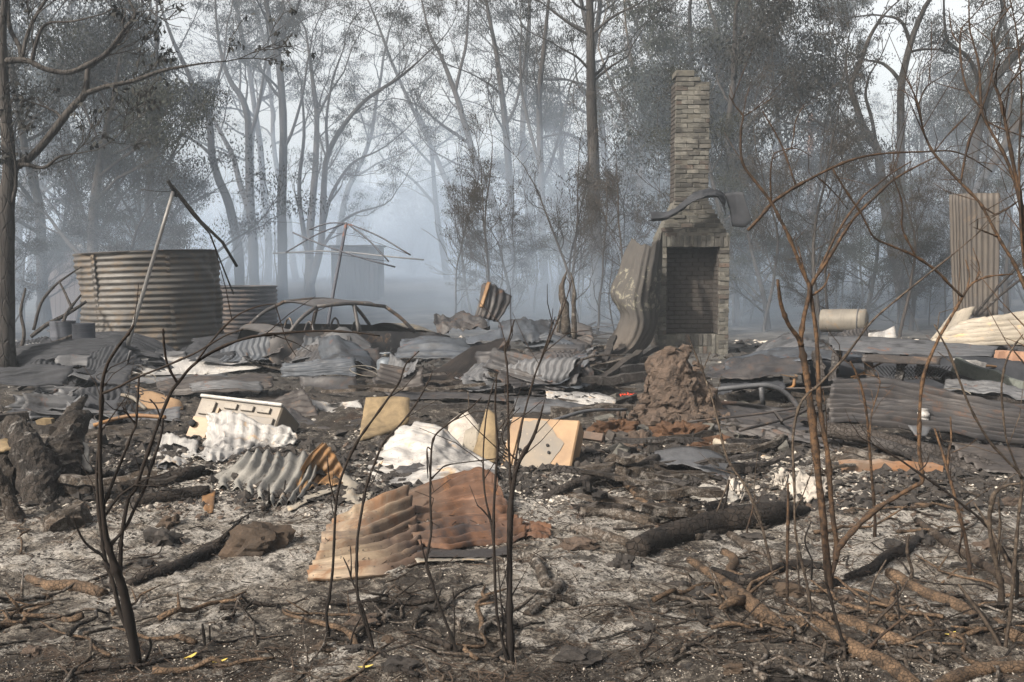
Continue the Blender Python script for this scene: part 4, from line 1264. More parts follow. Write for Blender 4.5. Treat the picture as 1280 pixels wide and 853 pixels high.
# broken bricks tumbled on the left foot of the hearth
for (px, py, dy) in ((842, 436, -0.1), (851, 430, -0.05), (836, 446, -0.2), (859, 441, -0.15), (868, 447, -0.25)):
    p = P(px, py, CY + dy)
    brick(p[0], p[1], p[2], 0.8, rc.uniform(-1, 1), 1.0, rc.uniform(-0.5, 0.5))


def sheet(label, grid, mat, cat='metal sheet', name='roofing_sheet', group=None, **kw):
    acc = sheet_acc(grid, **kw)
    return solo(name, acc, MAT[mat], label, cat, group)


sheet('curled black tin flashing draped over the shoulders of the chimney', [
    [(812, 262, 18.75), (832, 263, 18.75), (850, 254, 18.7), (866, 242, 18.68), (882, 236, 18.7), (898, 237, 18.8), (910, 243, 18.9)],
    [(808, 272, 18.55), (830, 272, 18.55), (850, 262, 18.5), (868, 250, 18.5), (884, 244, 18.52), (899, 245, 18.6), (909, 262, 18.75)],
    [(808, 276, 18.62), (828, 276, 18.62), (849, 266, 18.56), (868, 253, 18.56), (885, 247, 18.58), (899, 249, 18.66), (909, 275, 18.8)]],
    'black_tin', name='flashing', nu=60, nv=14, crumple=0.05, rag=0.05, seed=3, cfreq=7)
sheet('stiff black tin flap sticking out right of the chimney', [
    [(905, 242, 18.9), (918, 240, 18.6), (929, 240, 18.5)], [(911, 262, 18.85), (924, 258, 18.55), (935, 258, 18.45)], [(915, 284, 18.8), (930, 285, 18.5), (941, 277, 18.4)]],
    'black_tin', name='tin_flap', nu=10, nv=10, crumple=0.01, rag=0.02, seed=4)
sheet('tall bent roofing sheet with peeling paint leaning on the left of the chimney', [
    [(790, 291, 18.9), (800, 300, 18.5), (812, 302, 18.35), (823, 292, 18.6), (828, 270, 18.9)],
    [(774, 328, 18.7), (792, 334, 18.2), (806, 336, 18.1), (820, 330, 18.3), (829, 320, 18.85)],
    [(758, 364, 18.6), (780, 372, 18.0), (798, 376, 17.9), (815, 372, 18.2), (828, 366, 18.8)],
    [(772, 392, 18.4), (786, 398, 17.9), (802, 404, 17.8), (816, 402, 18.2), (824, 398, 18.7)],
    [(764, 418, 18.1), (778, 424, 17.8), (793, 430, 17.7), (806, 428, 18.0), (818, 424, 18.5)],
    [(752, 436, 17.8), (764, 440, 17.6), (778, 444, 17.5), (792, 444, 17.8), (808, 442, 18.4)]],
    'peel', waves=7, amp=0.016, axis='u', nv=40, crumple=0.03, rag=0.05, seed=6, flat=0.8)
# baked clay and brick heap in front of the hearth
hp = Acc(); rm = np.random.RandomState(23)
MY = 10.35
N_ = 96; NZ = 70
zz_ = np.linspace(0, 1, NZ); th_ = np.linspace(0, 2 * PI, N_, endpoint=False)
ZQ, TQ = np.meshgrid(zz_, th_, indexing='ij')
base_ = G(846, 552); ctop = P(846, 438, MY)
rad_ = np.interp(ZQ, [0, 0.12, 0.35, 0.7, 0.93, 1.0], [1.0, 0.60, 0.36, 0.25, 0.17, 0.04])
nz3 = lambda f, o: np.array([[mnoise.noise(Vector((math.cos(t) * f * 0.35 + o, math.sin(t) * f * 0.35 + o, z * f))) for t in th_] for z in zz_])
dsp = 0.14 * nz3(3, 5) + 0.06 * np.abs(nz3(7, 9)) + 0.04 * nz3(14, 2) + 0.035 * np.abs(nz3(28, 7))
rad_ = np.maximum(rad_ * (1 + 0.9 * dsp / 0.3 * 0.5) + dsp * 0.35, 0.01)
VX = gx(846, MY) + rad_ * np.cos(TQ) * 1.05 + 0.06 * np.sin(ZQ * 5); VY = MY + rad_ * np.sin(TQ) * 0.8; VZ = -0.05 + ZQ * (ctop[2] + 0.05) + 0.04 * nz3(9, 1)
i_ = np.arange(NZ - 1)[:, None] * N_; j_ = np.arange(N_)[None, :]; j2 = (j_ + 1) % N_
hp = Acc(); hp.add(np.stack([VX, VY, VZ], -1).reshape(-1, 3), np.stack([i_ + j_, i_ + j2, i_ + N_ + j2, i_ + N_ + j_], -1).reshape(-1, 4))
rm = np.random.RandomState(23)
for k in range(90):
    t = rm.uniform(0.0, 0.25) if k < 60 else rm.uniform(0.1, 0.97); az = rm.uniform(PI, 2 * PI)
    rr_ = np.interp(t, [0, 0.12, 0.35, 0.7, 0.93, 1.0], [1.0, 0.60, 0.36, 0.25, 0.17, 0.04]) * (rm.uniform(0.95, 1.3) if k < 60 else 1.08)
    lump(hp, (gx(846, MY) + rr_ * math.cos(az), MY + rr_ * math.sin(az) * 0.8, t * (ctop[2] + 0.05) + 0.0), rm.uniform(0.015, 0.06, 3), rm, 0.6, 2)
solo('clay_heap', hp, MAT['mud'], 'tall crumbling heap of baked brown clay in front of the fireplace', 'clay heap', smooth=False)
for (px, py, r, mt, lb) in ((848, 553, (0.20, 0.15, 0.12), 'clay_orange', 'orange baked lump at the foot of the clay heap'), (768, 545, (0.26, 0.12, 0.10), 'clay_orange', 'long orange lump left of the clay heap'),
                            (826, 541, (0.13, 0.12, 0.12), 'mud', 'dull brown lump on the left toe of the clay heap'), (800, 560, (0.13, 0.1, 0.08), 'mud', 'brown clod in the ash before the clay heap'),
                            (890, 560, (0.16, 0.1, 0.07), 'clay_orange', 'orange clod right of the clay heap')):
    a = Acc(); lump(a, G(px, py, r[2] * 0.4), r, rm, 0.8, 4)
    solo('clay_lump', a, MAT[mt], lb, 'clay lump', smooth=False)

# ------------------------------------------------------------------ corrugated water tanks
def tank(label, pxl, pxr, py_top, Y, zbot, rings, amp, mat, lean=0.0, seed=0, dent=0.02):
    R = (pxr - pxl) / 2 / F_PX * Y
    cxx = gx((pxl + pxr) / 2, Y); ztop = P(0, py_top, Y - R)[2]
    T = thing('water_tank', label, 'water tank', (cxx, Y, zbot))
    H = ztop - zbot
    nz = rings * 8 + 1; na = 96
    z = np.linspace(0, H, nz); th = np.linspace(0, 2 * PI, na, endpoint=False)
    Z, A = np.meshgrid(z, th, indexing='ij')
    r = R + amp * np.cos(Z / H * rings * 2 * PI) + dent * vnoise(A * 2 + seed, Z * 1.5) + dent * 0.5 * vnoise(np.cos(A) * 4, Z * 4 + np.sin(A) * 4)
    X_ = r * np.cos(A) - lean * Z; Y_ = r * np.sin(A)
    top = 0.05 * np.cos(A) * (Z / H) * (1 if lean else 0)
    V = np.stack([X_, Y_, Z + top], -1)
    Vi = V.copy(); Vi[..., 0] = (r - 0.012) * np.cos(A) - lean * Z; Vi[..., 1] = (r - 0.012) * np.sin(A)
    def q(flip, o):
        i_ = np.arange(nz - 1)[:, None] * na; j_ = np.arange(na)[None, :]; j2 = (j_ + 1) % na
        f = np.stack([i_ + j_, i_ + j2, i_ + na + j2, i_ + na + j_], -1).reshape(-1, 4)
        return f[:, ::-1] + o if flip else f + o
    uv = np.stack([A / (2 * PI) * 0.3, Z / H], -1).reshape(-1, 2)
    acc = Acc(); n0 = nz * na
    rim = (nz - 1) * na + np.arange(na); rim2 = (nz - 1) * na + (np.arange(na) + 1) % na
    acc.add(np.concatenate([V.reshape(-1, 3), Vi.reshape(-1, 3)]) + np.array(T.location), np.concatenate([q(False, 0), q(True, n0), np.stack([rim, rim2, rim2 + n0, rim + n0], -1)]), None, np.concatenate([uv, uv]))
    part(T, 'wall', acc, MAT[mat])
    fl_ = Acc(); lump(fl_, (0, 0, 0), (1, 1, 1), rm, 0, 1); fl_ = Acc()
    c = np.stack([(R - 0.03) * np.cos(th), (R - 0.03) * np.sin(th), np.full(na, 0.04)], -1)
    fl_.add(np.concatenate([c, [[0, 0, 0.05]]]) + np.array(T.location), None, np.stack([np.arange(na), (np.arange(na) + 1) % na, np.full(na, na)], -1))
    part(T, 'floor', fl_, MAT['tin_dark'])
    for ang in (-2.05, -0.95):
        sm = Acc(); zs_ = np.linspace(0.01, H - 0.01, rings * 8)
        rs_ = R + amp * np.cos(zs_ / H * rings * 2 * PI) + 0.006
        lft = np.stack([rs_ * math.cos(ang - 0.03) - lean * zs_, rs_ * math.sin(ang - 0.03), zs_], -1); rgt = np.stack([rs_ * math.cos(ang + 0.03) - lean * zs_, rs_ * math.sin(ang + 0.03), zs_], -1)
        ii = np.arange(len(zs_) - 1)
        sm.add(np.concatenate([lft, rgt]) + np.array(T.location), np.stack([ii, ii + len(zs_), ii + len(zs_) + 1, ii + 1], -1))
        for q_ in range(rings):
            zc = H * (q_ + 0.0) / rings + 0.02; rq = R + amp + 0.008
            lump(sm, np.array(T.location) + [rq * math.cos(ang) - lean * zc, rq * math.sin(ang), zc], (0.012, 0.012, 0.012), rc, 0.0, 1)
        part(T, 'seam', sm, MAT[mat])
    rr = Acc()
    e_ = np.stack([(R + amp) * np.cos(np.append(th, 0)) - lean * H, (R + amp) * np.sin(np.append(th, 0)), H + 0.004 + (0.05 if lean else 0.0) * np.cos(np.append(th, 0))], -1)
    tube(rr, e_ + np.array(T.location), 0.014, 6, cap=False)
    part(T, 'rim', rr, MAT['tin_dark'])
    return T
tank('large corrugated steel water tank leaning slightly, pole propped before it', 113, 278, 315, 19.2, 0.0, 18, 0.013, 'tank', lean=0.07, seed=2, dent=0.055)
tank('smaller dark corrugated tank half hidden behind the large one', 258, 346, 359, 22.5, 0.1, 12, 0.014, 'tank_small', lean=0.0, seed=5)

# leaning pole with dark bars hanging from its head
T = thing('leaning_pole', 'pale steel pole leaning before the large tank with bars hanging from its head', 'pole', G(155, 447))
a = Acc(); tube(a, np.linspace(P(154, 450, 16.2), P(217, 238, 16.6), 6), [0.036, 0.036, 0.035, 0.034, 0.032, 0.03], 8); part(T, 'pole', a, MAT['steel_pole'])
a = Acc(); tube(a, [P(215, 232, 16.6), P(250, 276, 16.9), P(278, 303, 17.2), P(296, 333, 17.6)], 0.026, 6); part(T, 'bar', a, MAT['char'])
a = Acc(); tube(a, [P(219, 240, 16.62), P(240, 268, 16.9), P(262, 292, 17.1), P(292, 368, 17.8)], 0.014, 6); part(T, 'bar', a, MAT['char'])
a = Acc(); tube(a, [P(210, 226, 16.5), P(221, 246, 16.65)], 0.03, 6); part(T, 'bracket', a, MAT['char'])
a = Acc(); tube(a, [P(176, 237, 16.5), P(200, 240, 16.55), P(217, 239, 16.6)], 0.007, 5); part(T, 'wire', a, MAT['char'])

# drums left of the tank
def drum(label, px, py0, py1, wpx, Y, mat, tilt=0):
    T = thing('steel_drum', label, 'drum', (gx(px, Y), Y, P(px, py1, Y)[2]))
    R = wpx / 2 / F_PX * Y; H = P(px, py0, Y)[2] - P(px, py1, Y)[2]
    zz = [0, 0.02, 0.32, 0.34, 0.36, 0.64, 0.66, 0.68, 0.98, 1.0]; rr_ = [1, 1.02, 1, 1.035, 1, 1, 1.035, 1, 1, 1.02]
    a = Acc(); tube(a, [np.array(T.location) + [0, 0, H * q] for q in zz], [R * q for q in rr_], 28)
    part(T, 'body', a, MAT[mat])
    a = Acc(); tube(a, [np.array(T.location) + [0, 0, H * q] for q in (1.0, 1.012)], [R * 1.03, R * 1.03], 28, cap=False); part(T, 'rim', a, MAT[mat])
    return T
drum('dark blue steel drum standing left of the large tank', 105, 405, 468, 27, 15.8, 'drum')
drum('grey drum half behind the dark blue drum', 79, 402, 458, 30, 17.2, 'drum')

# ------------------------------------------------------------------ far sheds, clothes posts, clothes hoist, power pole
T = thing('garden_shed', 'small faded pink gabled shed in the smoke at the left', 'shed', (gx(89, 31), 31, float(gh(gx(89, 31), 31))))
L0, R0 = P(52, 400, 31)[0], P(126, 400, 31)[0]; zg = T.location[2] - 0.1; ze = P(60, 317, 31)[2]; zp = P(88, 306, 31)[2]; xm = P(88, 306, 31)[0]
nb_ = 12
for k in range(nb_):
    x0_ = L0 + (R0 - L0) * k / nb_; x1_ = L0 + (R0 - L0) * (k + 1) / nb_ - 0.012
    zt_ = lambda x: ze + (zp - ze) * (1 - abs(x - xm) / max(xm - L0, R0 - xm))
    a = Acc(); v = []
    for y in (30.98, 31.02):
        v += [[x0_, y, zg], [x1_, y, zg], [x1_, y, zt_(x1_)], [x0_, y, zt_(x0_)]]
    a.add(v, [[0, 1, 2, 3], [5, 4, 7, 6], [1, 5, 6, 2], [4, 0, 3, 7], [3, 2, 6, 7]])
    part(T, 'wall_board', a, MAT['shed_pink'], smooth=False)
a = Acc()
for s, xe in ((-1, L0), (1, R0)):
    v = [[xe + s * 0.1, 30.85, ze - 0.02], [xm, 30.85, zp + 0.03], [xm, 33.2, zp + 0.03], [xe + s * 0.1, 33.2, ze - 0.02]]
    v += [[q[0], q[1], q[2] + 0.05] for q in v]
    a.add(v, [[3, 2, 1, 0], [4, 5, 6, 7], [0, 1, 5, 4], [1, 2, 6, 5], [2, 3, 7, 6], [3, 0, 4, 7]])
part(T, 'roof', a, MAT['tin_white'], smooth=False)
a = Acc()
for x in (L0 + 0.02, R0 - 0.02):
    box(a, (x, 32.1, (zg + ze) / 2), *XYZ, (0.04, 2.1, ze - zg))
box(a, ((L0 + R0) / 2, 33.15, (zg + ze) / 2), *XYZ, (R0 - L0 - 0.1, 0.04, ze - zg))
part(T, 'side_walls', a, MAT['shed_pink'], smooth=False)

T = thing('garden_shed', 'small dark ribbed steel shed in the smoke beyond the car wreck', 'shed', (gx(443, 41), 41, float(gh(gx(443, 41), 41))))
L0, R0 = P(415, 400, 41)[0], P(473, 400, 41)[0]; zg = T.location[2] - 0.1; zt1 = P(430, 309, 41)[2]; zt2 = P(470, 308, 41)[2]
nb_ = 10
for k in range(nb_):
    x0_ = L0 + (R0 - L0) * k / nb_; x1_ = L0 + (R0 - L0) * (k + 1) / nb_; w_ = (x1_ - x0_)
    a = Acc()
    tube(a, [[x0_ + w_ * 0.15, 40.98, zg], [x0_ + w_ * 0.15, 40.98, zt1]], 0.025, 5)
    box(a, ((x0_ + x1_) / 2, 41.0, (zg + zt1) / 2), *XYZ, (w_ - 0.004, 0.03, zt1 - zg))
    part(T, 'wall_panel', a, MAT['shed_dark'], smooth=False)
a = Acc()
for x in (L0 + 0.02, R0 - 0.02):
    box(a, (x, 42.0, (zg + zt1) / 2), *XYZ, (0.04, 1.9, zt1 - zg))
box(a, ((L0 + R0) / 2, 42.96, (zg + zt1) / 2), *XYZ, (R0 - L0, 0.04, zt1 - zg)); part(T, 'side_walls', a, MAT['shed_dark'], smooth=False)
a = Acc(); box(a, ((L0 + R0) / 2, 41.95, zt1 + 0.05), *XYZ, (R0 - L0 + 0.15, 2.3, 0.06)); part(T, 'roof', a, MAT['shed_dark'], smooth=False)

T = thing('drying_frame', 'clothes line of three pale posts joined by a thin rail', 'clothes line', (gx(435, 29), 29, float(gh(gx(435, 29), 29))))
for px, pt in ((341, 303), (475.5, 298), (526.5, 305)):
    a = Acc(); p = P(px, pt, 29); g_ = float(gh(p[0], 29)) - 0.2
    beam(a, (p[0], 29, g_), (p[0], 29, p[2]), 0.075, 0.075, rm, 3, 0.004, 0); part(T, 'post', a, MAT['post'], smooth=False)
a = Acc(); tube(a, [P(341, 317, 28.95), P(400, 314, 28.95), P(440, 316, 28.95), P(476, 320, 28.95), P(530, 325, 28.95)], 0.028, 6); part(T, 'rail', a, MAT['steel_pole'])

T = thing('clothes_hoist', 'collapsed rotary clothes hoist with a leaning mast and bent arms', 'clothes hoist', G(409, 436))
hub = P(433, 279, 20.5)
a = Acc(); tube(a, [P(403, 446, 19.2), P(418, 358, 20.0), hub], 0.034, 8); part(T, 'mast', a, MAT['drum'])
for (px, py, y) in ((513, 319, 20.0), (486, 327, 19.6), (387, 287, 21.2), (357, 316, 20.4)):
    a = Acc(); q = P(px, py, y); mid = (hub + q) / 2 + np.array([0, 0, 0.06]); tube(a, cr(np.array([hub, mid, q]), np.linspace(0, 1, 8)), 0.016, 6); part(T, 'arm', a, MAT['drum'])
a = Acc(); tube(a, cr(np.array([P(366, 291, 20.6), P(400, 305, 20.2), P(450, 322, 19.9), P(494, 334, 19.7)]), np.linspace(0, 1, 10)), 0.017, 6); part(T, 'strut', a, MAT['drum'])
for c4 in ([(387, 287, 21.2), (450, 296, 20.8), (513, 319, 20.0)], [(357, 316, 20.4), (420, 318, 19.8), (486, 327, 19.6)]):
    a = Acc(); tube(a, [P(*q) for q in c4], 0.005, 4); part(T, 'line_wire', a, MAT['drum'])

T = thing('power_pole', 'timber power pole with a cross arm, faint in the smoke', 'power pole', (gx(1013, 46), 46, float(gh(gx(1013, 46), 46))))
a = Acc(); tube(a, [(gx(1013, 46), 46, T.location[2] - 0.3), P(1013, 240, 46), P(1013.5, 143, 46)], [0.17, 0.15, 0.13], 10); part(T, 'pole', a, MAT['brown_end'])
a = Acc(); beam(a, P(983, 154, 45.85), P(1043, 156, 45.85), 0.11, 0.12, rm, 2, 0, 0); part(T, 'cross_arm', a, MAT['post'], smooth=False)
for px in (988, 1000, 1026, 1039):
    a = Acc(); q = P(px, 153.5, 45.85); tube(a, [q, q + [0, 0, 0.1], q + [0, 0, 0.16], q + [0, 0, 0.22]], [0.03, 0.06, 0.06, 0.03], 8); part(T, 'insulator', a, MAT['tin_white'])

# tall panel standing upright at right, with two poles leaning
acc = sheet_acc([[(1186, 243, 23.0), (1210, 241, 22.9), (1250, 240, 22.8)], [(1188, 320, 23.0), (1212, 320, 22.9), (1250, 320, 22.8)], [(1192, 398, 23.0), (1214, 398, 22.9), (1248, 398, 22.8)]], waves=11, amp=0.012, axis='u', nv=16, crumple=0.02, rag=0.01, seed=31)
solo('upright_sheet', acc, MAT['panel_tan'], 'tall upright ribbed panel of faded tan steel standing at the right', 'metal panel')
a = Acc(); tube(a, [P(1275, 330, 21.5), P(1248, 358, 21.4), P(1218, 394, 21.3)], 0.03, 7); solo('leaning_pole', a, MAT['char'], 'upper of two thin dark poles leaning against the tall panel', 'pole')
a = Acc(); tube(a, [P(1280, 346, 21.2), P(1252, 368, 21.1), P(1224, 394, 21.0)], 0.026, 7); solo('leaning_pole', a, MAT['char'], 'lower of two thin dark poles leaning against the tall panel', 'pole')

# ------------------------------------------------------------------ the burnt cars
def car_wreck():
    """burnt-out sedan: shell of profile sections with open windows, pillars, bonnet, wheels; own axes x forward, z up"""
    T = thing('burnt_car', 'burnt out car shell without glass, bonnet bleached pale by the fire', 'car', (0, 0, 0))
    xs = np.array([-2.05, -1.95, -1.6, -1.2, -0.7, -0.1, 0.5, 0.85, 1.1, 1.5, 1.8, 2.02])
    zl = np.array([0.42, 0.30, 0.26, 0.26, 0.24, 0.24, 0.24, 0.26, 0.26, 0.27, 0.30, 0.42])
    zh = np.array([0.72, 0.82, 0.86, 0.87, 0.87, 0.86, 0.85, 0.84, 0.83, 0.80, 0.76, 0.62])
    hw = np.array([0.66, 0.76, 0.81, 0.83, 0.84, 0.84, 0.84, 0.83, 0.82, 0.80, 0.76, 0.66])
    for s in (-1, 1):
        a = Acc(); V = []; rows_ = 7
        for t in np.linspace(0, 1, rows_):
            z = zl + (zh - zl) * t
            y = s * (hw - 0.05 * (2 * t - 0.9) ** 2 + 0.0)
            # wheel arches cut upward into the lower edge
            for wx in (-1.3, 1.32):
                d = np.abs(xs - wx); arch = np.sqrt(np.clip(0.36 ** 2 - d ** 2, 0, None)) + 0.28
                z = np.where(d < 0.36, np.maximum(z, arch), z)
            V.append(np.stack([xs, np.broadcast_to(y, xs.shape), z], -1))
        xs2 = np.linspace(xs[0], xs[-1], 60)
        V = np.array([np.stack([np.interp(xs2, xs, r_[:, q]) for q in range(3)], -1) for r_ in V])
        for wx in (-1.3, 1.32):
            d = np.abs(xs2 - wx); arch = np.sqrt(np.clip(0.36 ** 2 - d ** 2, 0, None)) + 0.28
            V[..., 2] = np.where((d < 0.36)[None, :], np.maximum(V[..., 2], arch[None, :] + np.linspace(0, 0.2, rows_)[:, None]), V[..., 2])
        V[..., 1] += s * 0.018 * vnoise(V[..., 0] * 3 + s, V[..., 2] * 4)
        nx = 60; i_ = np.arange(rows_ - 1)[:, None] * nx; j_ = np.arange(nx - 1)[None, :]
        q = np.stack([i_ + j_, i_ + j_ + 1, i_ + nx + j_ + 1, i_ + nx + j_], -1).reshape(-1, 4)
        if s > 0: q = q[:, ::-1]
        Vb = V.copy(); Vb[..., 1] -= s * 0.02
        a.add(np.concatenate([V.reshape(-1, 3), Vb.reshape(-1, 3)]), np.concatenate([q, q[:, ::-1] + rows_ * nx]))
        part(T, 'side_panel', a, MAT['car'], off=(0, 0, 0))
    def strip(name, rows3, mat, dent=0.015):
        a = Acc(); g = np.array(rows3, float); nv_, nu_ = 12, 14
        S = np.swapaxes(cr(np.swapaxes(cr(g, np.linspace(0, 1, nv_)), 0, 1), np.linspace(0, 1, nu_)), 0, 1)
        S[..., 2] += dent * vnoise(S[..., 0] * 3 + 7, S[..., 1] * 3)
        i_ = np.arange(nv_ - 1)[:, None] * nu_; j_ = np.arange(nu_ - 1)[None, :]
        q = np.stack([i_ + j_, i_ + j_ + 1, i_ + nu_ + j_ + 1, i_ + nu_ + j_], -1).reshape(-1, 4)
        B = S.copy(); B[..., 2] -= 0.02
        a.add(np.concatenate([S.reshape(-1, 3), B.reshape(-1, 3)]), np.concatenate([q, q[:, ::-1] + nv_ * nu_]))
        return part(T, name, a, MAT[mat], off=(0, 0, 0))
    strip('roof', [[(-1.15, -0.58, 1.26), (-1.2, 0, 1.30), (-1.15, 0.58, 1.26)], [(-0.4, -0.62, 1.32), (-0.4, 0, 1.35), (-0.4, 0.62, 1.32)], [(0.32, -0.58, 1.27), (0.35, 0, 1.31), (0.32, 0.58, 1.27)]], 'car')
    strip('bonnet', [[(0.86, -0.76, 0.85), (0.9, 0, 0.93), (0.86, 0.76, 0.85)], [(1.4, -0.75, 0.83), (1.4, 0, 0.89), (1.4, 0.75, 0.83)], [(2.0, -0.64, 0.68), (2.04, 0, 0.73), (2.0, 0.64, 0.68)]], 'car_pale', 0.03)
    strip('boot_lid', [[(-2.02, -0.66, 0.80), (-2.05, 0, 0.84), (-2.02, 0.66, 0.80)], [(-1.85, -0.74, 0.86), (-1.85, 0, 0.9), (-1.85, 0.74, 0.86)], [(-1.62, -0.76, 0.87), (-1.62, 0, 0.9), (-1.62, 0.76, 0.87)]], 'car')
    for s in (-1, 1):
        for pl in ([(0.9, s * 0.78, 0.84), (0.62, s * 0.70, 1.08), (0.32, s * 0.6, 1.27)], [(-0.38, s * 0.82, 0.86), (-0.38, s * 0.72, 1.1), (-0.38, s * 0.62, 1.31)], [(-1.75, s * 0.76, 0.86), (-1.5, s * 0.7, 1.08), (-1.15, s * 0.6, 1.26)],
                   [(0.32, s * 0.6, 1.27), (-0.4, s * 0.63, 1.32), (-1.15, s * 0.6, 1.26)]):
            a = Acc(); tube(a, cr(np.array(pl, float), np.linspace(0, 1, 6)), 0.034, 6); part(T, 'pillar', a, MAT['car'], off=(0, 0, 0))
        for x in (-0.38, 0.62):
            a = Acc(); tube(a, [(x, s * 0.845, 0.3), (x, s * 0.855, 0.6), (x, s * 0.835, 0.84)], 0.008, 4); part(T, 'door_seam', a, MAT['black'], off=(0, 0, 0))
        for wx in (-1.3, 1.32):
            a = Acc(); th = np.linspace(0, 2 * PI, 25)
            tube(a, np.stack([wx + 0.20 * np.cos(th), np.full(25, s * 0.70), 0.24 + 0.20 * np.sin(th)], -1), 0.045, 6, cap=False)
            w = part(T, 'wheel', a, MAT['car'], off=(0, 0, 0))
            a = Acc(); tube(a, [(wx, s * 0.66, 0.24), (wx, s * 0.70, 0.24)], [0.19, 0.15], 16)
            o = link('rim', a.mesh('rim', MAT['black']), w)
    a = Acc(); box(a, (-0.3, 0, 0.28), *XYZ, (3.2, 1.5, 0.06)); part(T, 'floor_pan', a, MAT['black'], off=(0, 0, 0), smooth=False)
    for x in (0.1, -0.9):
        for s in (-0.38, 0.38):
            a = Acc(); th = np.linspace(0, PI, 9)
            tube(a, np.stack([np.full(9, x - 0.25), s + 0.22 * np.cos(th), 0.5 + 0.5 * np.sin(th)], -1), 0.02, 5); part(T, 'seat_frame', a, MAT['car'], off=(0, 0, 0))
    a = Acc(); tube(a, [(2.03, -0.6, 0.5), (2.08, 0, 0.5), (2.03, 0.6, 0.5)], 0.06, 8); part(T, 'bumper', a, MAT['car'], off=(0, 0, 0))
    return T
car = car_wreck()
car.location = (gx(440, 17.6), 17.4, -0.20); car.rotation_euler = (0.04, 0.03, math.radians(40)); car.scale = (0.9, 0.95, 1.0)
# window frame and door of a car crushed under the sheets at right
T = thing('car_door', 'buckled grey car door frame crushed under dark sheets right of the clay heap', 'car door', G(930, 540))
a = Acc(); tube(a, cr(np.array([P(868, 498, 11.3), P(885, 489, 11.3), P(925, 484, 11.25), P(960, 482, 11.25), P(984, 493, 11.3), P(999, 511, 11.3)]), np.linspace(0, 1, 20)), 0.03, 6); part(T, 'window_frame', a, MAT['tin_grey'])
a = Acc(); tube(a, [P(951, 484, 11.24), P(954, 506, 11.28)], 0.03, 6); part(T, 'pillar', a, MAT['tin_grey'])
a = Acc(); tube(a, [P(884, 490, 11.28), P(887, 502, 11.3)], 0.03, 6); part(T, 'pillar', a, MAT['tin_grey'])
acc = sheet_acc([[(862, 499, 11.3), (930, 503, 11.2), (1000, 512, 11.2)], [(870, 515, 11.1), (935, 522, 11.0), (1005, 528, 11.0)], [(890, 536, 11.0), (940, 545, 10.9), (1010, 548, 10.8)]], nu=22, nv=12, crumple=0.03, rag=0.02, seed=41)
part(T, 'door_panel', acc, MAT['tin_dark'])
# ------------------------------------------------------------------ roofing sheets and wreckage, left and middle
def S(*a_, tilt=0.6, **k_):
    return sheet(*a_, tilt=tilt, **k_)
S('pale ash whitened board lying flat at the foot of the large tank', [[(128, 449, 16.6), (190, 447, 16.6), (260, 447, 16.6), (330, 453, 16.6)], [(134, 460, 15.9), (195, 458, 15.9), (262, 457, 15.9), (332, 458, 15.8)], [(137, 469, 15.3), (195, 468, 15.3), (258, 468, 15.4), (300, 463, 15.4)]], 'tin_white', nu=26, nv=10, crumple=0.03, rag=0.04, seed=50)
S('grey corrugated sheet lying below the pale board, left end', [[(110, 470, 15.4), (200, 470, 15.0), (290, 466, 15.0)], [(112, 482, 14.4), (200, 482, 14.2), (292, 476, 14.2)], [(116, 492, 13.7), (200, 490, 13.6), (290, 484, 13.6)]], 'tin_grey', waves=7, amp=0.012, axis='v', nu=24, crumple=0.04, rag=0.04, seed=51)
S('dark steel sheet with a pale edge behind the oven', [[(190, 476, 13.6), (260, 470, 13.5), (342, 464, 13.6)], [(195, 490, 12.9), (262, 482, 12.8), (346, 476, 12.9)], [(200, 496, 12.6), (264, 490, 12.5), (346, 484, 12.6)]], 'tin_purple', waves=5, amp=0.012, axis='v', nu=24, crumple=0.05, rag=0.05, seed=52)
S('lower grey sheet running behind the top of the oven', [[(232, 480, 12.3), (280, 474, 12.2), (332, 478, 12.2)], [(238, 490, 11.9), (282, 486, 11.8), (330, 490, 11.9)]], 'tin_grey', waves=4, amp=0.012, axis='v', nu=20, crumple=0.03, rag=0.05, seed=53)
S('tan sheet of bare ply behind the white twisted tin', [[(169, 482, 12.2), (180, 486, 12.2), (226, 501, 12.1)], [(169, 497, 12.0), (190, 500, 12.0), (230, 508, 12.0)], [(168, 512, 11.8), (190, 512, 11.8), (230, 513, 11.8)]], 'ply', name='ply_sheet', cat='ply sheet', nu=8, nv=8, crumple=0.01, rag=0.02, thick=0.012, seed=54)
S('grey sheet lying left of the oven under the tan ply', [[(120, 516, 11.9), (170, 512, 11.7), (228, 509, 11.7)], [(124, 530, 11.0), (172, 526, 10.9), (228, 524, 10.8)]], 'tin_grey', waves=4, amp=0.012, axis='v', nu=20, crumple=0.04, rag=0.05, seed=55)
S('blue grey corrugated sheet below the burnt car, left of the gas bottle', [[(349, 452, 14.8), (400, 450, 14.7), (445, 446, 14.7)], [(349, 462, 14.5), (400, 460, 14.4), (446, 456, 14.4)], [(350, 470, 14.3), (402, 470, 14.2), (447, 470, 14.1)]], 'tin_blue', waves=5, amp=0.014, axis='v', nu=24, crumple=0.05, rag=0.03, seed=56)
S('flat dark sheet hanging under the blue grey sheet', [[(373, 470, 14.0), (410, 470, 13.9), (446, 471, 13.9)], [(374, 481, 13.9), (410, 481, 13.8), (448, 481, 13.8)], [(378, 490, 13.6), (410, 491, 13.5), (448, 492, 13.5)]], 'tin_dark', nu=12, nv=8, crumple=0.03, rag=0.03, seed=57)
S('purple grey ribbed sheet just right of the oven', [[(328, 500, 11.9), (355, 492, 11.9), (378, 484, 12.0)], [(328, 510, 11.4), (360, 504, 11.4), (390, 500, 11.4)], [(330, 520, 11.0), (362, 518, 10.9), (400, 520, 10.8)]], 'tin_purple', waves=5, amp=0.014, axis='v', nu=20, crumple=0.03, rag=0.04, seed=58)
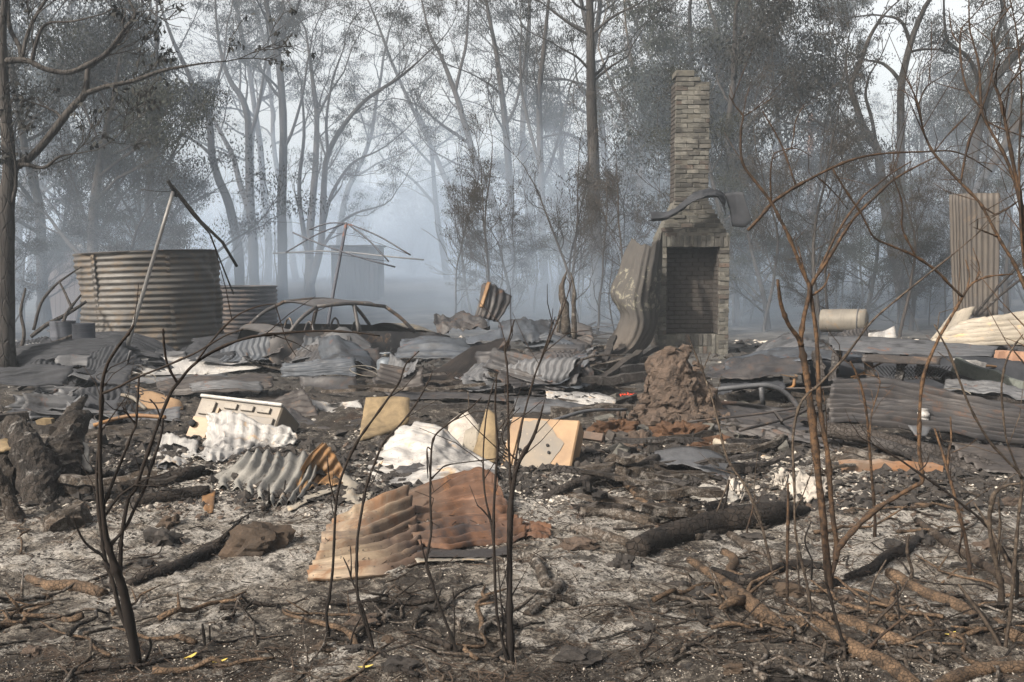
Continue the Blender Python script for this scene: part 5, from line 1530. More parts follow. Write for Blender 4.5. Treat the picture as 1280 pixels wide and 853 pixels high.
S('white ash band curving over the dark curved sheet', [[(368, 482, 12.3), (392, 500, 12.0), (420, 503, 12.0), (455, 498, 12.0)], [(376, 492, 11.8), (396, 512, 11.5), (424, 514, 11.5), (456, 508, 11.6)], [(384, 502, 11.4), (402, 519, 11.1), (428, 520, 11.1), (458, 515, 11.2)]], 'tin_white', nu=24, nv=14, crumple=0.05, rag=0.08, holes=0.15, seed=59)
S('dark curved sheet left of the cream square board', [[(358, 508, 11.3), (385, 520, 11.0), (420, 522, 11.0), (458, 516, 11.0)], [(360, 522, 10.7), (388, 530, 10.5), (420, 532, 10.5), (456, 528, 10.6)], [(364, 538, 10.2), (390, 541, 10.1), (420, 541, 10.1), (450, 538, 10.2)]], 'tin_dark', waves=3, amp=0.012, axis='v', nu=26, crumple=0.05, rag=0.04, seed=60)
S('blue grey corrugated sheet bowed over the gas bottle', [[(500, 424, 16.3), (540, 420, 16.2), (585, 424, 16.0), (612, 432, 15.9)], [(494, 438, 15.6), (540, 434, 15.4), (580, 436, 15.3), (608, 442, 15.3)], [(488, 450, 15.0), (535, 448, 14.8), (575, 449, 14.7), (600, 452, 14.7)]], 'tin_blue', waves=4, amp=0.02, axis='v', nu=30, crumple=0.05, rag=0.03, seed=61)
S('finely ribbed brown grey sheet propped up in the middle of the ruin', [[(590, 432, 14.6), (608, 428, 14.6), (634, 420, 14.6)], [(552, 458, 14.0), (582, 455, 14.0), (612, 452, 14.1)], [(526, 474, 13.6), (555, 476, 13.6), (590, 478, 13.7)], [(502, 486, 13.3), (530, 490, 13.3), (572, 490, 13.4)]], 'tin_purple', waves=26, amp=0.006, axis='u', nv=20, crumple=0.02, rag=0.02, seed=62)
S('dark steel wedge standing under the finely ribbed sheet', [[(628, 420, 14.8), (634, 424, 14.6), (640, 432, 14.6)], [(600, 458, 14.3), (616, 458, 14.2), (632, 462, 14.2)], [(584, 488, 13.7), (606, 490, 13.6), (634, 490, 13.6)]], 'tin_dark', nu=12, nv=12, crumple=0.04, rag=0.03, seed=63, lin=True)
S('blue sheet folded over above the finely ribbed sheet', [[(580, 420, 15.8), (605, 416, 15.6), (628, 410, 15.5)], [(582, 430, 15.2), (606, 428, 15.1), (630, 424, 15.0)]], 'tin_blue', nu=12, nv=8, crumple=0.03, rag=0.04, seed=64)
S('tilted corrugated block with a rusty edge beyond the middle heap', [[(606, 357, 19.2), (612, 354, 19.0), (640, 372, 19.2)], [(600, 378, 18.9), (612, 376, 18.7), (632, 388, 18.9)], [(594, 398, 18.7), (606, 400, 18.5), (622, 404, 18.6)]], 'tin_dark', waves=6, amp=0.02, axis='u', nv=14, crumple=0.02, rag=0.03, thick=0.05, seed=65)
S('thin rusty board edging the tilted corrugated block', [[(610, 353, 18.9), (614, 354, 18.85)], [(600, 385, 18.5), (604, 386, 18.45)]], 'tin_tan', nu=4, nv=10, crumple=0.01, rag=0.02, thick=0.05, seed=66)
S('charred crumpled sheet heaped beyond the gas bottle', [[(540, 392, 19.4), (565, 386, 19.2), (600, 392, 19.0)], [(540, 404, 18.7), (570, 400, 18.4), (610, 402, 18.2)], [(545, 414, 18.0), (575, 414, 17.7), (616, 412, 17.6)]], 'tin_dark', nu=26, nv=20, crumple=0.16, rag=0.06, seed=67, cfreq=4, lin=True)
S('crumpled black sheet between the tilted block and the burnt post', [[(620, 404, 18.6), (655, 396, 18.4), (690, 402, 18.2)], [(622, 416, 17.6), (656, 410, 17.4), (692, 416, 17.2)], [(625, 426, 16.8), (660, 424, 16.7), (694, 426, 16.6)]], 'tin_blue', nu=24, nv=16, crumple=0.12, rag=0.05, seed=68, lin=True)
S('long grey sheet lying across the middle below the ribbed sheet', [[(470, 491, 12.6), (560, 488, 12.7), (640, 492, 12.6), (690, 492, 12.6)], [(470, 499, 12.2), (560, 497, 12.3), (640, 500, 12.2), (690, 500, 12.2)]], 'tin_dark', nu=34, nv=8, crumple=0.05, rag=0.05, seed=69)
S('long dark curved sheet running right toward the clay heap', [[(640, 500, 12.1), (690, 498, 12.1), (735, 506, 11.9), (765, 515, 11.7)], [(640, 512, 11.5), (690, 511, 11.4), (732, 515, 11.3), (760, 519, 11.3)], [(640, 522, 11.0), (690, 521, 11.0), (725, 521, 11.0), (752, 522, 11.0)]], 'tin_grey', waves=2, amp=0.02, axis='v', nu=30, crumple=0.04, rag=0.03, seed=70)
S('white flaking sheet pierced with holes left of the embers', [[(678, 488, 12.7), (720, 488, 12.7), (768, 494, 12.6)], [(682, 496, 12.2), (725, 498, 12.2), (772, 503, 12.0)], [(690, 502, 11.9), (735, 508, 11.7), (770, 513, 11.5)]], 'tin_white', nu=34, nv=18, crumple=0.03, rag=0.06, holes=0.3, seed=71)
S('dark box like panel in the heap right of the burnt post', [[(684, 431, 16.8), (705, 430, 16.7), (732, 430, 16.7)], [(684, 444, 16.6), (706, 444, 16.5), (732, 445, 16.5)], [(686, 456, 16.2), (706, 456, 16.2), (731, 455, 16.2)]], 'tin_dark', nu=8, nv=8, crumple=0.02, rag=0.03, seed=72)
S('grey sheet fallen against the far side of the tank heap', [[(282, 430, 18.6), (312, 420, 18.4), (345, 428, 18.2)], [(276, 444, 17.6), (312, 436, 17.4), (350, 444, 17.2)], [(270, 452, 16.9), (312, 452, 16.7), (352, 454, 16.6)]], 'tin_purple', waves=6, amp=0.012, axis='u', nv=14, crumple=0.08, rag=0.06, seed=73, lin=True)
S('pale bent sheet peaked like a tent between tank and car', [[(300, 424, 17.9), (330, 418, 17.5), (362, 440, 17.0)], [(288, 448, 17.0), (330, 430, 16.6), (380, 446, 16.2)], [(282, 460, 16.1), (335, 450, 16.0), (392, 452, 15.8)]], 'tin_grey', nu=18, nv=14, crumple=0.06, rag=0.06, seed=74, lin=True)
S('dark peaked sheet in front of the wreck of the car', [[(398, 424, 16.2), (420, 418, 16.0), (462, 440, 15.8)], [(396, 440, 15.6), (424, 434, 15.3), (470, 450, 15.2)], [(400, 454, 15.0), (428, 452, 14.8), (468, 460, 14.7)]], 'tin_blue', nu=16, nv=14, crumple=0.07, rag=0.05, seed=75, lin=True)

# front heap
S('white twisted corrugated sheet with a pink folded end by the oven', [
    [(262, 520, 10.1), (268, 517, 9.9), (285, 516, 9.8), (305, 520, 9.7), (335, 530, 9.6), (362, 533, 9.6), (373, 545, 9.4)],
    [(254, 546, 9.6), (266, 545, 9.3), (280, 540, 9.25), (305, 545, 9.2), (332, 548, 9.2), (356, 548, 9.25), (372, 554, 9.3)],
    [(236, 580, 9.0), (262, 584, 8.75), (278, 582, 8.75), (300, 572, 8.9), (325, 562, 9.0), (345, 566, 9.05), (366, 562, 9.2)]],
    'tin_white', waves=10, amp=0.008, axis='u', nv=26, crumple=0.07, rag=0.03, seed=80, flat=1.0, lin=True)
S('crumpled white sheet low at the left of the twisted one', [[(204, 546, 10.0), (225, 546, 9.8), (250, 552, 9.5)], [(196, 566, 9.3), (222, 566, 9.1), (248, 572, 8.9)], [(192, 588, 8.6), (220, 590, 8.5), (242, 592, 8.5)]], 'tin_white', nu=16, nv=14, crumple=0.07, rag=0.06, seed=81, lin=True)
S('grey green scrap of sheet left of the crumpled white sheet', [[(192, 558, 9.6), (204, 552, 9.6)], [(195, 580, 9.0), (210, 580, 8.9)], [(196, 592, 8.5), (208, 592, 8.5)]], 'tin_grey', nu=6, nv=8, crumple=0.03, rag=0.05, seed=82)
S('grey corrugated sheet with thick ribs bent over at the left front', [
    [(302, 568, 8.9), (325, 562, 8.9), (352, 568, 8.8), (385, 566, 8.7), (398, 572, 8.6)],
    [(284, 586, 8.3), (315, 584, 8.1), (345, 588, 8.0), (378, 590, 7.9), (396, 592, 7.9)],
    [(262, 602, 7.9), (300, 606, 7.75), (330, 616, 7.6), (362, 620, 7.5), (388, 614, 7.5)],
    [(262, 618, 7.55), (300, 618, 7.5), (328, 632, 7.25), (352, 640, 7.1), (376, 632, 7.2)]],
    'tin_ash', waves=8, amp=0.024, axis='u', nv=24, crumple=0.02, rag=0.03, seed=83)
S('small orange scorched flap under the left end of the grey ribbed sheet', [[(254, 616, 7.6), (270, 618, 7.5)], [(252, 632, 7.3), (268, 636, 7.2)], [(256, 646, 6.95), (266, 646, 6.95)]], 'tin_tan', nu=5, nv=8, crumple=0.02, rag=0.05, seed=84)
S('tan scorched sheet curled up like a shell', [
    [(404, 553, 8.3), (412, 558, 8.25), (422, 572, 8.2), (430, 590, 8.1), (432, 604, 8.0)],
    [(385, 570, 8.0), (398, 574, 8.1), (412, 586, 8.1), (424, 600, 8.0), (430, 610, 7.9)],
    [(372, 592, 7.7), (384, 592, 7.9), (400, 600, 7.95), (414, 606, 7.85), (428, 612, 7.75)],
    [(370, 618, 7.25), (378, 622, 7.35), (392, 614, 7.6), (408, 610, 7.65), (426, 613, 7.6)]],
    'tin_tan', waves=6, amp=0.010, axis='u', nv=20, crumple=0.02, rag=0.03, seed=85)
S('pale lining of the curled shell sheet spreading over the ash', [
    [(430, 592, 8.1), (440, 600, 8.0), (452, 612, 7.8), (468, 620, 7.6)],
    [(425, 612, 7.6), (438, 616, 7.6), (448, 626, 7.4), (462, 632, 7.3)],
    [(428, 636, 7.1), (440, 634, 7.15), (448, 640, 7.05), (458, 642, 7.0)]], 'tin_cream', nu=16, nv=14, crumple=0.02, rag=0.04, seed=86)
S('thin white strip edging the ground below the curled shell', [[(356, 640, 7.1), (385, 622, 7.35), (420, 612, 7.6)], [(360, 646, 6.95), (390, 630, 7.2), (424, 617, 7.5)]], 'tin_cream', nu=16, nv=4, crumple=0.015, rag=0.05, seed=87)
S('square cream fibre board leaning upright in the middle', [[(457, 497, 10.3), (485, 496, 10.3), (513, 498, 10.3)], [(452, 526, 10.0), (482, 526, 10.0), (512, 526, 10.0)], [(448, 557, 9.6), (474, 550, 9.75), (503, 541, 9.9)]], 'board', name='fibre_board', cat='fibre board', nu=10, nv=10, crumple=0.012, rag=0.02, thick=0.015, seed=88)
S('large white sheet draped in soft folds in the middle', [
    [(500, 536, 9.7), (520, 527, 9.5), (545, 534, 9.3), (560, 546, 9.2), (590, 560, 9.0), (628, 578, 8.6)],
    [(475, 556, 9.2), (505, 553, 8.8), (540, 560, 8.5), (562, 568, 8.6), (590, 578, 8.5), (625, 590, 8.25)],
    [(455, 580, 8.6), (490, 588, 8.1), (530, 588, 7.95), (562, 588, 8.0), (592, 594, 8.0), (622, 600, 7.9)],
    [(440, 602, 7.9), (476, 614, 7.6), (520, 612, 7.6), (560, 608, 7.75), (590, 608, 7.75), (615, 608, 7.8)]],
    'tin_white', waves=9, amp=0.007, axis='v', nu=44, crumple=0.07, rag=0.03, seed=89, flat=1.0, cfreq=2.2, lin=True)
S('dark ash covered scrap lying across the white folds', [[(478, 584, 8.2), (520, 580, 8.1), (560, 582, 8.05)], [(484, 590, 8.05), (524, 594, 7.8), (562, 594, 7.85)]], 'tin_dark', nu=18, nv=8, crumple=0.05, rag=0.15, seed=90)
S('white box panel behind the folds, left of the cream appliance', [[(562, 530, 9.6), (575, 519, 9.6), (585, 516, 9.6)], [(560, 548, 9.2), (580, 542, 9.2), (598, 534, 9.3)], [(566, 562, 8.9), (585, 566, 8.8), (600, 558, 8.9)]], 'plaster', name='box_panel', cat='white panel', nu=8, nv=8, crumple=0.008, rag=0.02, thick=0.02, seed=91)
S('cream triangular panel standing between white box and appliance', [[(582, 540, 9.0), (600, 530, 9.05)], [(578, 560, 8.75), (598, 556, 8.8)], [(582, 572, 8.6), (594, 576, 8.5)]], 'tin_cream', name='box_panel', cat='white panel', nu=6, nv=6, crumple=0.005, rag=0.02, thick=0.02, seed=92)
S('upright grey triangle of sheet against the cream appliance', [[(608, 511, 8.85), (613, 512, 8.8), (621, 520, 8.75)], [(598, 545, 8.7), (608, 548, 8.6), (622, 548, 8.6)], [(588, 574, 8.5), (604, 578, 8.4), (620, 580, 8.35)]], 'board', nu=8, nv=10, crumple=0.01, rag=0.03, thick=0.012, seed=93)
# the big pair of rusty sheets
S('bleached left half of the big corrugated sheet, ribs fanning to the front', [
    [(512, 608, 7.6), (476, 620, 7.35), (444, 634, 7.2), (416, 648, 7.0)],
    [(518, 636, 7.2), (480, 650, 6.8), (445, 663, 6.55), (403, 674, 6.4)],
    [(524, 664, 6.8), (494, 680, 6.35), (456, 690, 6.05), (393, 702, 5.85)],
    [(528, 688, 6.38), (506, 699, 6.05), (470, 711, 5.75), (383, 720, 5.5)],
    [(546, 706, 5.95), (518, 713, 5.75), (474, 727, 5.5), (374, 735, 5.25)]],
    'tin_bleach', waves=8, amp=0.028, axis='v', nu=30, crumple=0.03, rag=0.03, seed=94, cfreq=2.0)
S('rusty brown half of the big corrugated sheet with a torn lower edge', [
    [(498, 616, 7.5), (535, 600, 7.66), (568, 588, 7.75), (598, 580, 7.8), (616, 588, 7.7)],
    [(500, 638, 7.1), (540, 622, 7.26), (578, 612, 7.3), (610, 608, 7.3), (630, 618, 7.15)],
    [(506, 662, 6.7), (545, 650, 6.8), (584, 642, 6.85), (618, 638, 6.85), (644, 648, 6.7)],
    [(516, 684, 6.3), (552, 678, 6.35), (590, 670, 6.4), (626, 666, 6.4), (660, 664, 6.4)],
    [(532, 692, 6.1), (564, 694, 6.0), (600, 688, 6.1), (632, 684, 6.15), (664, 678, 6.2)]],
    'tin_rust', waves=8, amp=0.028, axis='v', nu=34, crumple=0.03, rag=0.045, seed=95)
S('torn rusty flap lying right of the big corrugated sheet', [[(648, 652, 6.6), (670, 650, 6.6), (688, 656, 6.5)], [(650, 664, 6.4), (672, 664, 6.35), (692, 668, 6.3)], [(652, 678, 6.2), (672, 680, 6.1), (688, 678, 6.15)]], 'tin_rust', waves=3, amp=0.016, axis='v', nu=14, crumple=0.03, rag=0.1, seed=98)
S('thin dark strip under the torn rusty edge with a white rim', [[(515, 690, 6.2), (560, 692, 6.15), (600, 696, 6.1), (640, 690, 6.2)], [(520, 704, 5.95), (560, 704, 5.95), (600, 703, 5.98), (640, 700, 6.05)]], 'tin_purple', nu=26, nv=6, crumple=0.02, rag=0.04, seed=96)
S('thin cream rim of tin along the ground under the rusty sheet', [[(516, 705, 5.9), (560, 705, 5.9), (610, 703, 5.95)], [(520, 711, 5.82), (560, 708, 5.86), (610, 705, 5.92)]], 'tin_cream', nu=20, nv=3, crumple=0.01, rag=0.03, seed=97)

# oven lying in the ash, with its control strip and dark windows
T = thing('stove', 'scorched cream stove with dark windows tipped behind the white twisted sheet', 'stove', G(278, 560))
A0, B0, C0 = P(230, 490, 9.95), P(331, 502, 9.7), P(226, 556, 9.6)
ex = B0 - A0; W_ = np.linalg.norm(ex); ex /= W_
ez = A0 - C0; ez -= ex * (ez @ ex); Hh = np.linalg.norm(ez); ez /= Hh
ey = np.cross(ez, ex)
def fpos(u, v, d=0.0):
    return C0 + ex * W_ * u + ez * Hh * v + ey * d
def fbox(acc, u0, u1, v0, v1, d0, d1, ch=0.004):
    c = fpos((u0 + u1) / 2, (v0 + v1) / 2, (d0 + d1) / 2)
    box(acc, c, ex, ey, ez, ((u1 - u0) * W_, abs(d1 - d0), (v1 - v0) * Hh), ch)
a = Acc(); fbox(a, 0, 1, 0, 1, 0.02, 0.45, 0.015); part(T, 'body', a, MAT['enamel_and_shade_grey'], smooth=False)
a = Acc(); fbox(a, 0.0, 1.0, 0.94, 1.0, -0.015, 0.47, 0.008); part(T, 'top_plate', a, MAT['tin_white'], smooth=False)
a = Acc(); fbox(a, 0.30, 0.96, 0.12, 0.70, -0.012, 0.03, 0.006); part(T, 'door', a, MAT['enamel_and_shade_grey'], smooth=False)
a = Acc(); fbox(a, 0.27, 0.30, 0.08, 0.76, -0.022, 0.03, 0.004); part(T, 'trim', a, MAT['cream'], smooth=False)
a = Acc(); fbox(a, 0.02, 0.25, 0.06, 0.56, -0.008, 0.03, 0.004); part(T, 'side_door', a, MAT['cream'], smooth=False)
a = Acc(); fbox(a, 0.05, 0.22, 0.62, 0.88, -0.010, 0.03, 0.004); part(T, 'window', a, MAT['grid_grey'], smooth=False)
for u in (0.33, 0.53, 0.73):
    a = Acc(); fbox(a, u, u + 0.15, 0.78, 0.89, -0.008, 0.03, 0.004); part(T, 'window', a, MAT['grid_grey'], smooth=False)
a = Acc(); q = fpos(0.06, 0.40, -0.02); tube(a, [q, q - ey * 0.03], 0.035, 14); part(T, 'knob', a, MAT['black'])
a = Acc(); q = fpos(0.37, 0.66, -0.02); tube(a, [q, q - ey * 0.03], 0.022, 12); part(T, 'knob', a, MAT['tin_white'])

# upright cream appliance cabinet with an arrow shaped patch of painted shade
T = thing('appliance_cabinet', 'cream enamel appliance cabinet standing upright, grey shade painted on its front', 'appliance', G(664, 590))
A0, B0, C0 = P(622, 519, 8.75), P(706, 523, 8.55), P(622, 592, 8.35)
ex = B0 - A0; W_ = np.linalg.norm(ex); ex /= W_
ez = A0 - C0; ez -= ex * (ez @ ex); Hh = np.linalg.norm(ez); ez /= Hh
ey = np.cross(ez, ex)
a = Acc(); fbox(a, 0, 1, -0.1, 1, 0.015, 0.22, 0.012); part(T, 'body', a, MAT['cream'], smooth=False)
a = Acc(); fbox(a, 0.02, 0.16, -0.05, 0.98, -0.004, 0.03, 0.004); part(T, 'side_strip', a, MAT['cream'], smooth=False)
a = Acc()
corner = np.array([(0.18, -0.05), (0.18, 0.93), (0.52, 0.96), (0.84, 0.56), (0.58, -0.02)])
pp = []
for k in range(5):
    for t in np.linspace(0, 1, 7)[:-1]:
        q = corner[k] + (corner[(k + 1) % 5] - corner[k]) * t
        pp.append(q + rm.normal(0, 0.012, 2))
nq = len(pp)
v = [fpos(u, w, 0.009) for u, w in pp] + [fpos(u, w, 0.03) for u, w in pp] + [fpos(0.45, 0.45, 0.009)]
a.add(v, [[k, (k + 1) % nq, (k + 1) % nq + nq, k + nq] for k in range(nq)], [[(k + 1) % nq, k, 2 * nq] for k in range(nq)]); part(T, 'painted_shade', a, MAT['enamel_and_shade_grey'], smooth=False)  # shading of the cabinet front, put in as a grey inlay
for (u, w) in ((0.24, 0.42), (0.62, 0.52), (0.66, 0.40)):
    a = Acc(); q = fpos(u, w, 0.002); tube(a, [q, q - ey * 0.008], 0.014, 8); part(T, 'bolt_hole', a, MAT['black'])
for k in range(5):
    a = Acc(); tube(a, [fpos(-0.22, 0.22 + k * 0.045, -0.03), fpos(-0.04, 0.24 + k * 0.045, -0.05), fpos(0.08, 0.16 + k * 0.05, -0.03)], 0.008, 5); part(T, 'grill_bar', a, MAT['char'])

# gas bottle
T = thing('gas_bottle', 'blue grey gas bottle standing in the middle of the heap', 'gas bottle', (gx(482, 14.6), 14.6, P(482, 482, 14.6)[2]))
zb_ = T.location[2]; Hb = P(482, 446, 14.6)[2] - zb_; R_ = 11.5 * 14.6 / F_PX
q = np.array(T.location)
a = Acc(); tube(a, [q + [0, 0, Hb * k] for k in (0, 0.04, 0.12, 0.78, 0.88, 0.95, 1.0)], [R_ * k for k in (0.75, 0.92, 1, 1, 0.9, 0.6, 0.2)], 24); part(T, 'body', a, MAT['gas'])
a = Acc(); tube(a, [q + [0, 0, Hb], q + [0, 0, Hb + 0.06]], [0.03, 0.025], 10); part(T, 'valve', a, MAT['tin_cream'])
a = Acc(); th = np.linspace(0.6, 2 * PI - 0.6, 16); tube(a, np.stack([q[0] + 0.6 * R_ * np.cos(th), q[1] + 0.6 * R_ * np.sin(th), np.full(16, zb_ + Hb + 0.05)], -1), 0.012, 5); part(T, 'collar', a, MAT['gas'])

# ------------------------------------------------------------------ right side
S('wide dark corrugated sheet leaning across the right, its ribs level', [
    [(1036, 472, 10.3), (1080, 470, 10.3), (1130, 474, 10.2), (1180, 484, 10.0), (1240, 496, 9.8), (1300, 506, 9.7)],
    [(1032, 492, 9.9), (1080, 492, 9.85), (1130, 496, 9.8), (1180, 504, 9.65), (1240, 514, 9.4), (1300, 522, 9.3)],
    [(1030, 514, 9.5), (1080, 514, 9.45), (1130, 518, 9.35), (1180, 522, 9.25), (1240, 532, 9.05), (1300, 540, 9.0)],
    [(1034, 532, 9.15), (1080, 534, 9.1), (1130, 538, 9.0), (1180, 542, 8.9), (1240, 550, 8.75), (1300, 556, 8.7)]],
    'tin_dark', waves=9, amp=0.046, axis='v', nu=40, crumple=0.05, rag=0.03, seed=100)
S('brown grey corrugated sheet at the lower right under the wide one', [
    [(1185, 552, 8.75), (1240, 556, 8.65), (1310, 562, 8.6)], [(1200, 572, 8.4), (1246, 576, 8.3), (1310, 582, 8.2)], [(1230, 596, 7.95), (1262, 598, 7.9), (1310, 602, 7.9)]], 'tin_purple', waves=5, amp=0.018, axis='v', nu=20, crumple=0.02, rag=0.03, seed=101)
S('large cream corrugated sheet bowed up at the right edge', [
    [(1210, 402, 15.6), (1240, 393, 15.3), (1270, 388, 15.1), (1320, 384, 15.0)],
    [(1182, 416, 15.2), (1225, 408, 14.9), (1265, 404, 14.7), (1320, 400, 14.5)],
    [(1168, 426, 14.9), (1215, 423, 14.5), (1260, 419, 14.3), (1320, 416, 14.1)],
    [(1156, 432, 14.7), (1210, 435, 14.2), (1258, 433, 14.0), (1320, 430, 13.8)]], 'tin_cream', waves=6, amp=0.05, axis='v', nu=30, crumple=0.05, rag=0.03, seed=102)
S('cream folded end of tin standing left of the bowed cream sheet', [[(1188, 392, 15.7), (1204, 385, 15.8), (1220, 384, 15.9)], [(1176, 408, 15.4), (1196, 402, 15.5), (1212, 398, 15.6)], [(1160, 428, 15.0), (1184, 418, 15.2), (1200, 412, 15.3)]], 'tin_cream', nu=10, nv=10, crumple=0.03, rag=0.03, seed=103)
S('long grey roof sheet lying level below the pale barrel', [
    [(1030, 420, 12.4), (1100, 421, 12.3), (1170, 427, 12.1), (1250, 435, 12.0)], [(1034, 430, 11.8), (1100, 431, 11.7), (1170, 435, 11.6), (1248, 439, 11.5)], [(1040, 439, 11.2), (1100, 441, 11.1), (1170, 443, 11.1), (1245, 445, 11.0)]], 'tin_grey', waves=4, amp=0.022, axis='v', nu=40, crumple=0.03, rag=0.03, seed=104, tilt=1.0)
S('brown edged gutter hanging under the level grey roof sheet', [[(1075, 443, 11.0), (1130, 445, 10.95), (1180, 446, 10.9)], [(1075, 453, 10.95), (1130, 455, 10.9), (1176, 456, 10.85)]], 'tin_purple', nu=20, nv=6, crumple=0.02, rag=0.03, seed=105, tilt=1.0)
S('black sheet added as shade at the back of the void under the roof sheet', [[(1000, 436, 13.2), (1100, 440, 13.2), (1200, 444, 13.2), (1310, 452, 13.0)], [(1000, 484, 12.8), (1100, 486, 12.8), (1200, 490, 12.7), (1310, 500, 12.6)]], 'black_tin', nu=30, nv=10, crumple=0.04, rag=0.03, seed=112, tilt=1.0)  # added black backing that stands in for the darkness of the void
S('grey corrugated sheet sloping down right of the chimney foot', [
    [(932, 446, 14.2), (958, 428, 14.6), (985, 414, 15.0)], [(940, 448, 13.7), (975, 436, 13.9), (1010, 424, 14.2)], [(944, 454, 13.2), (985, 445, 13.3), (1034, 430, 13.6)]], 'tin_grey', waves=6, amp=0.018, axis='v', nu=24, crumple=0.03, rag=0.03, seed=106)
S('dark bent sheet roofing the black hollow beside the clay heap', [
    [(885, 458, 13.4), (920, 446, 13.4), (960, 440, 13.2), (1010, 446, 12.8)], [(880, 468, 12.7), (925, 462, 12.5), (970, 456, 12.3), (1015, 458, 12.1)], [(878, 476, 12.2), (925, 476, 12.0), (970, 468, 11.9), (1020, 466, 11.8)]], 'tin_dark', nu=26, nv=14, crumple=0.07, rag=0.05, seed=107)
S('long dark tin strip curving along the ground right of the clay heap', [
    [(890, 505, 11.2), (930, 506, 11.1), (980, 516, 10.8), (1040, 522, 10.5)], [(894, 520, 10.6), (935, 526, 10.4), (985, 534, 10.1), (1042, 536, 9.9)], [(900, 532, 10.2), (940, 540, 9.9), (990, 546, 9.6), (1042, 550, 9.4)]], 'tin_dark', waves=3, amp=0.02, axis='v', nu=34, crumple=0.03, rag=0.03, seed=108)
for k, (g_, mt, lb) in enumerate([
    ([[(905, 452, 13.0), (960, 438, 13.2), (1030, 436, 13.0), (1100, 446, 12.7)], [(900, 464, 12.4), (960, 454, 12.4), (1030, 452, 12.2), (1098, 458, 12.0)]], 'tin_blue', 'long blue black sheet bowed over the hollow right of the clay heap'),
    ([[(1180, 474, 11.6), (1230, 480, 11.3), (1310, 490, 11.0)], [(1176, 486, 11.1), (1230, 494, 10.8), (1310, 506, 10.5)]], 'tin_grey', 'grey corrugated sheet just above the right end of the wide dark sheet'),
    ([[(880, 530, 10.5), (940, 536, 10.2), (1000, 548, 9.9), (1060, 560, 9.5)], [(886, 540, 10.1), (940, 550, 9.7), (1000, 560, 9.4), (1056, 570, 9.1)]], 'tin_dark', 'low dark sheet edging the ash right of the clay heap'),
    ([[(900, 478, 12.4), (935, 470, 12.4), (980, 472, 12.2)], [(896, 490, 11.8), (935, 486, 11.7), (985, 488, 11.5)]], 'black_tin', 'soot black sheet above the crushed car door frame')]):
    S(lb, g_, mt, waves=4 + k % 3, amp=0.022, axis='v', nu=34, nv=16, crumple=0.06, rag=0.05, seed=130 + k, lin=(k % 2 == 1), tilt=0.9)
S('pale white board standing behind the level grey sheet', [[(1085, 418, 15.6), (1105, 414, 15.6), (1118, 408, 15.6)], [(1085, 424, 15.4), (1105, 424, 15.4), (1121, 424, 15.4)]], 'tin_white', nu=8, nv=6, crumple=0.01, rag=0.02, thick=0.02, seed=109)
# barrel
T = thing('water_heater', 'pale cylinder tank lying on its side beyond the right hand sheets', 'cylinder tank', (gx(1056, 18.2), 18.2, P(1056, 415, 18.2)[2]))
R_ = 14.5 * 18.2 / F_PX
ctr = P(1026, 401, 18.4); ct2 = P(1084, 401, 18.0)
ts = np.array([0, 0.01, 0.05, 0.5, 0.8, 0.82, 0.84, 0.97, 1.0])
a = Acc(); tube(a, [ctr + (ct2 - ctr) * t for t in ts], [R_ * k for k in (0.6, 0.95, 1, 1, 1, 1.04, 1, 0.97, 0.7)], 28, rough=0.03, rng=rm); part(T, 'shell', a, MAT['heater'])
a = Acc(); th = np.linspace(0, 2 * PI, 29); d_ = (ct2 - ctr) / np.linalg.norm(ct2 - ctr); s_ = np.cross(d_, [0, 0, 1]); s_ /= np.linalg.norm(s_)
tube(a, [ctr + (ct2 - ctr) * 0.82 + s_ * R_ * 1.03 * math.cos(t) + np.array([0, 0, 1]) * R_ * 1.03 * math.sin(t) for t in th], 0.012, 5, cap=False); part(T, 'hoop', a, MAT['tin_grey'])
# timbers at right
def timber(label, p0, p1, w, h, mat, name='burnt_timber', cat='timber', group=None, seg=7, warp=0.012):
    a = Acc(); beam(a, W(p0), W(p1), w, h, rm, seg, warp, 0.25)
    return solo(name, a, MAT[mat], label, cat, group, smooth=False)
timber('flaking green painted beam slanting down at the right edge', (1192, 460, 12.3), (1310, 502, 11.4), 0.09, 0.26, 'green_paint')
timber('pale painted block of timber above the green beam', (1246, 448, 13.2), (1310, 453, 13.0), 0.2, 0.24, 'brown_end')
timber('thin white strip along the top of the green beam', (1190, 452, 12.6), (1232, 456, 12.5), 0.05, 0.07, 'tin_white')
timber('black beam under the green painted one', (1150, 462, 12.4), (1310, 522, 11.3), 0.12, 0.16, 'char_beam')
timber('scorched orange ended plank lying before the wide dark sheet', (1052, 588, 8.3), (1170, 592, 8.2), 0.16, 0.10, 'orange_timber')
timber('weathered plank lying just behind the orange ended one', (1040, 577, 8.6), (1130, 580, 8.5), 0.14, 0.05, 'ash_log')
for k, (p0, p1, r) in enumerate([((1020, 536, 9.0), (1160, 566, 8.6), 0.07), ((1150, 562, 8.6), (1275, 604, 7.9), 0.075), ((1090, 552, 8.7), (1230, 606, 7.9), 0.05), ((1140, 580, 8.3), (1250, 600, 8.0), 0.06)]):
    a = Acc(); q0, q1 = P(*p0), P(*p1); mid = (q0 + q1) / 2 + np.array([0, 0, 0.03])
    tube(a, cr(np.array([q0, mid, q1]), np.linspace(0, 1, 12)), r, 8, rough=0.15, rng=rm)
    solo('charred_pole', a, MAT['char_beam'], ['burnt pole along the left foot of the wide dark sheet', 'thick burnt pole at the lower right foot of the sheets', 'thin burnt pole crossing under the wide dark sheet', 'short burnt pole behind the thick lower right one'][k], 'pole')
for k, (px, dx) in enumerate([(1020, 6), (1048, -8), (1085, 4), (1130, -6)]):
    timber(['first', 'second', 'third', 'last'][k] + ' black post under the level grey roof sheet, counted from the left', (px, 440, 11.6), (px + dx, 478, 11.3), 0.09, 0.09, 'char_beam', 'charred_post', 'post')
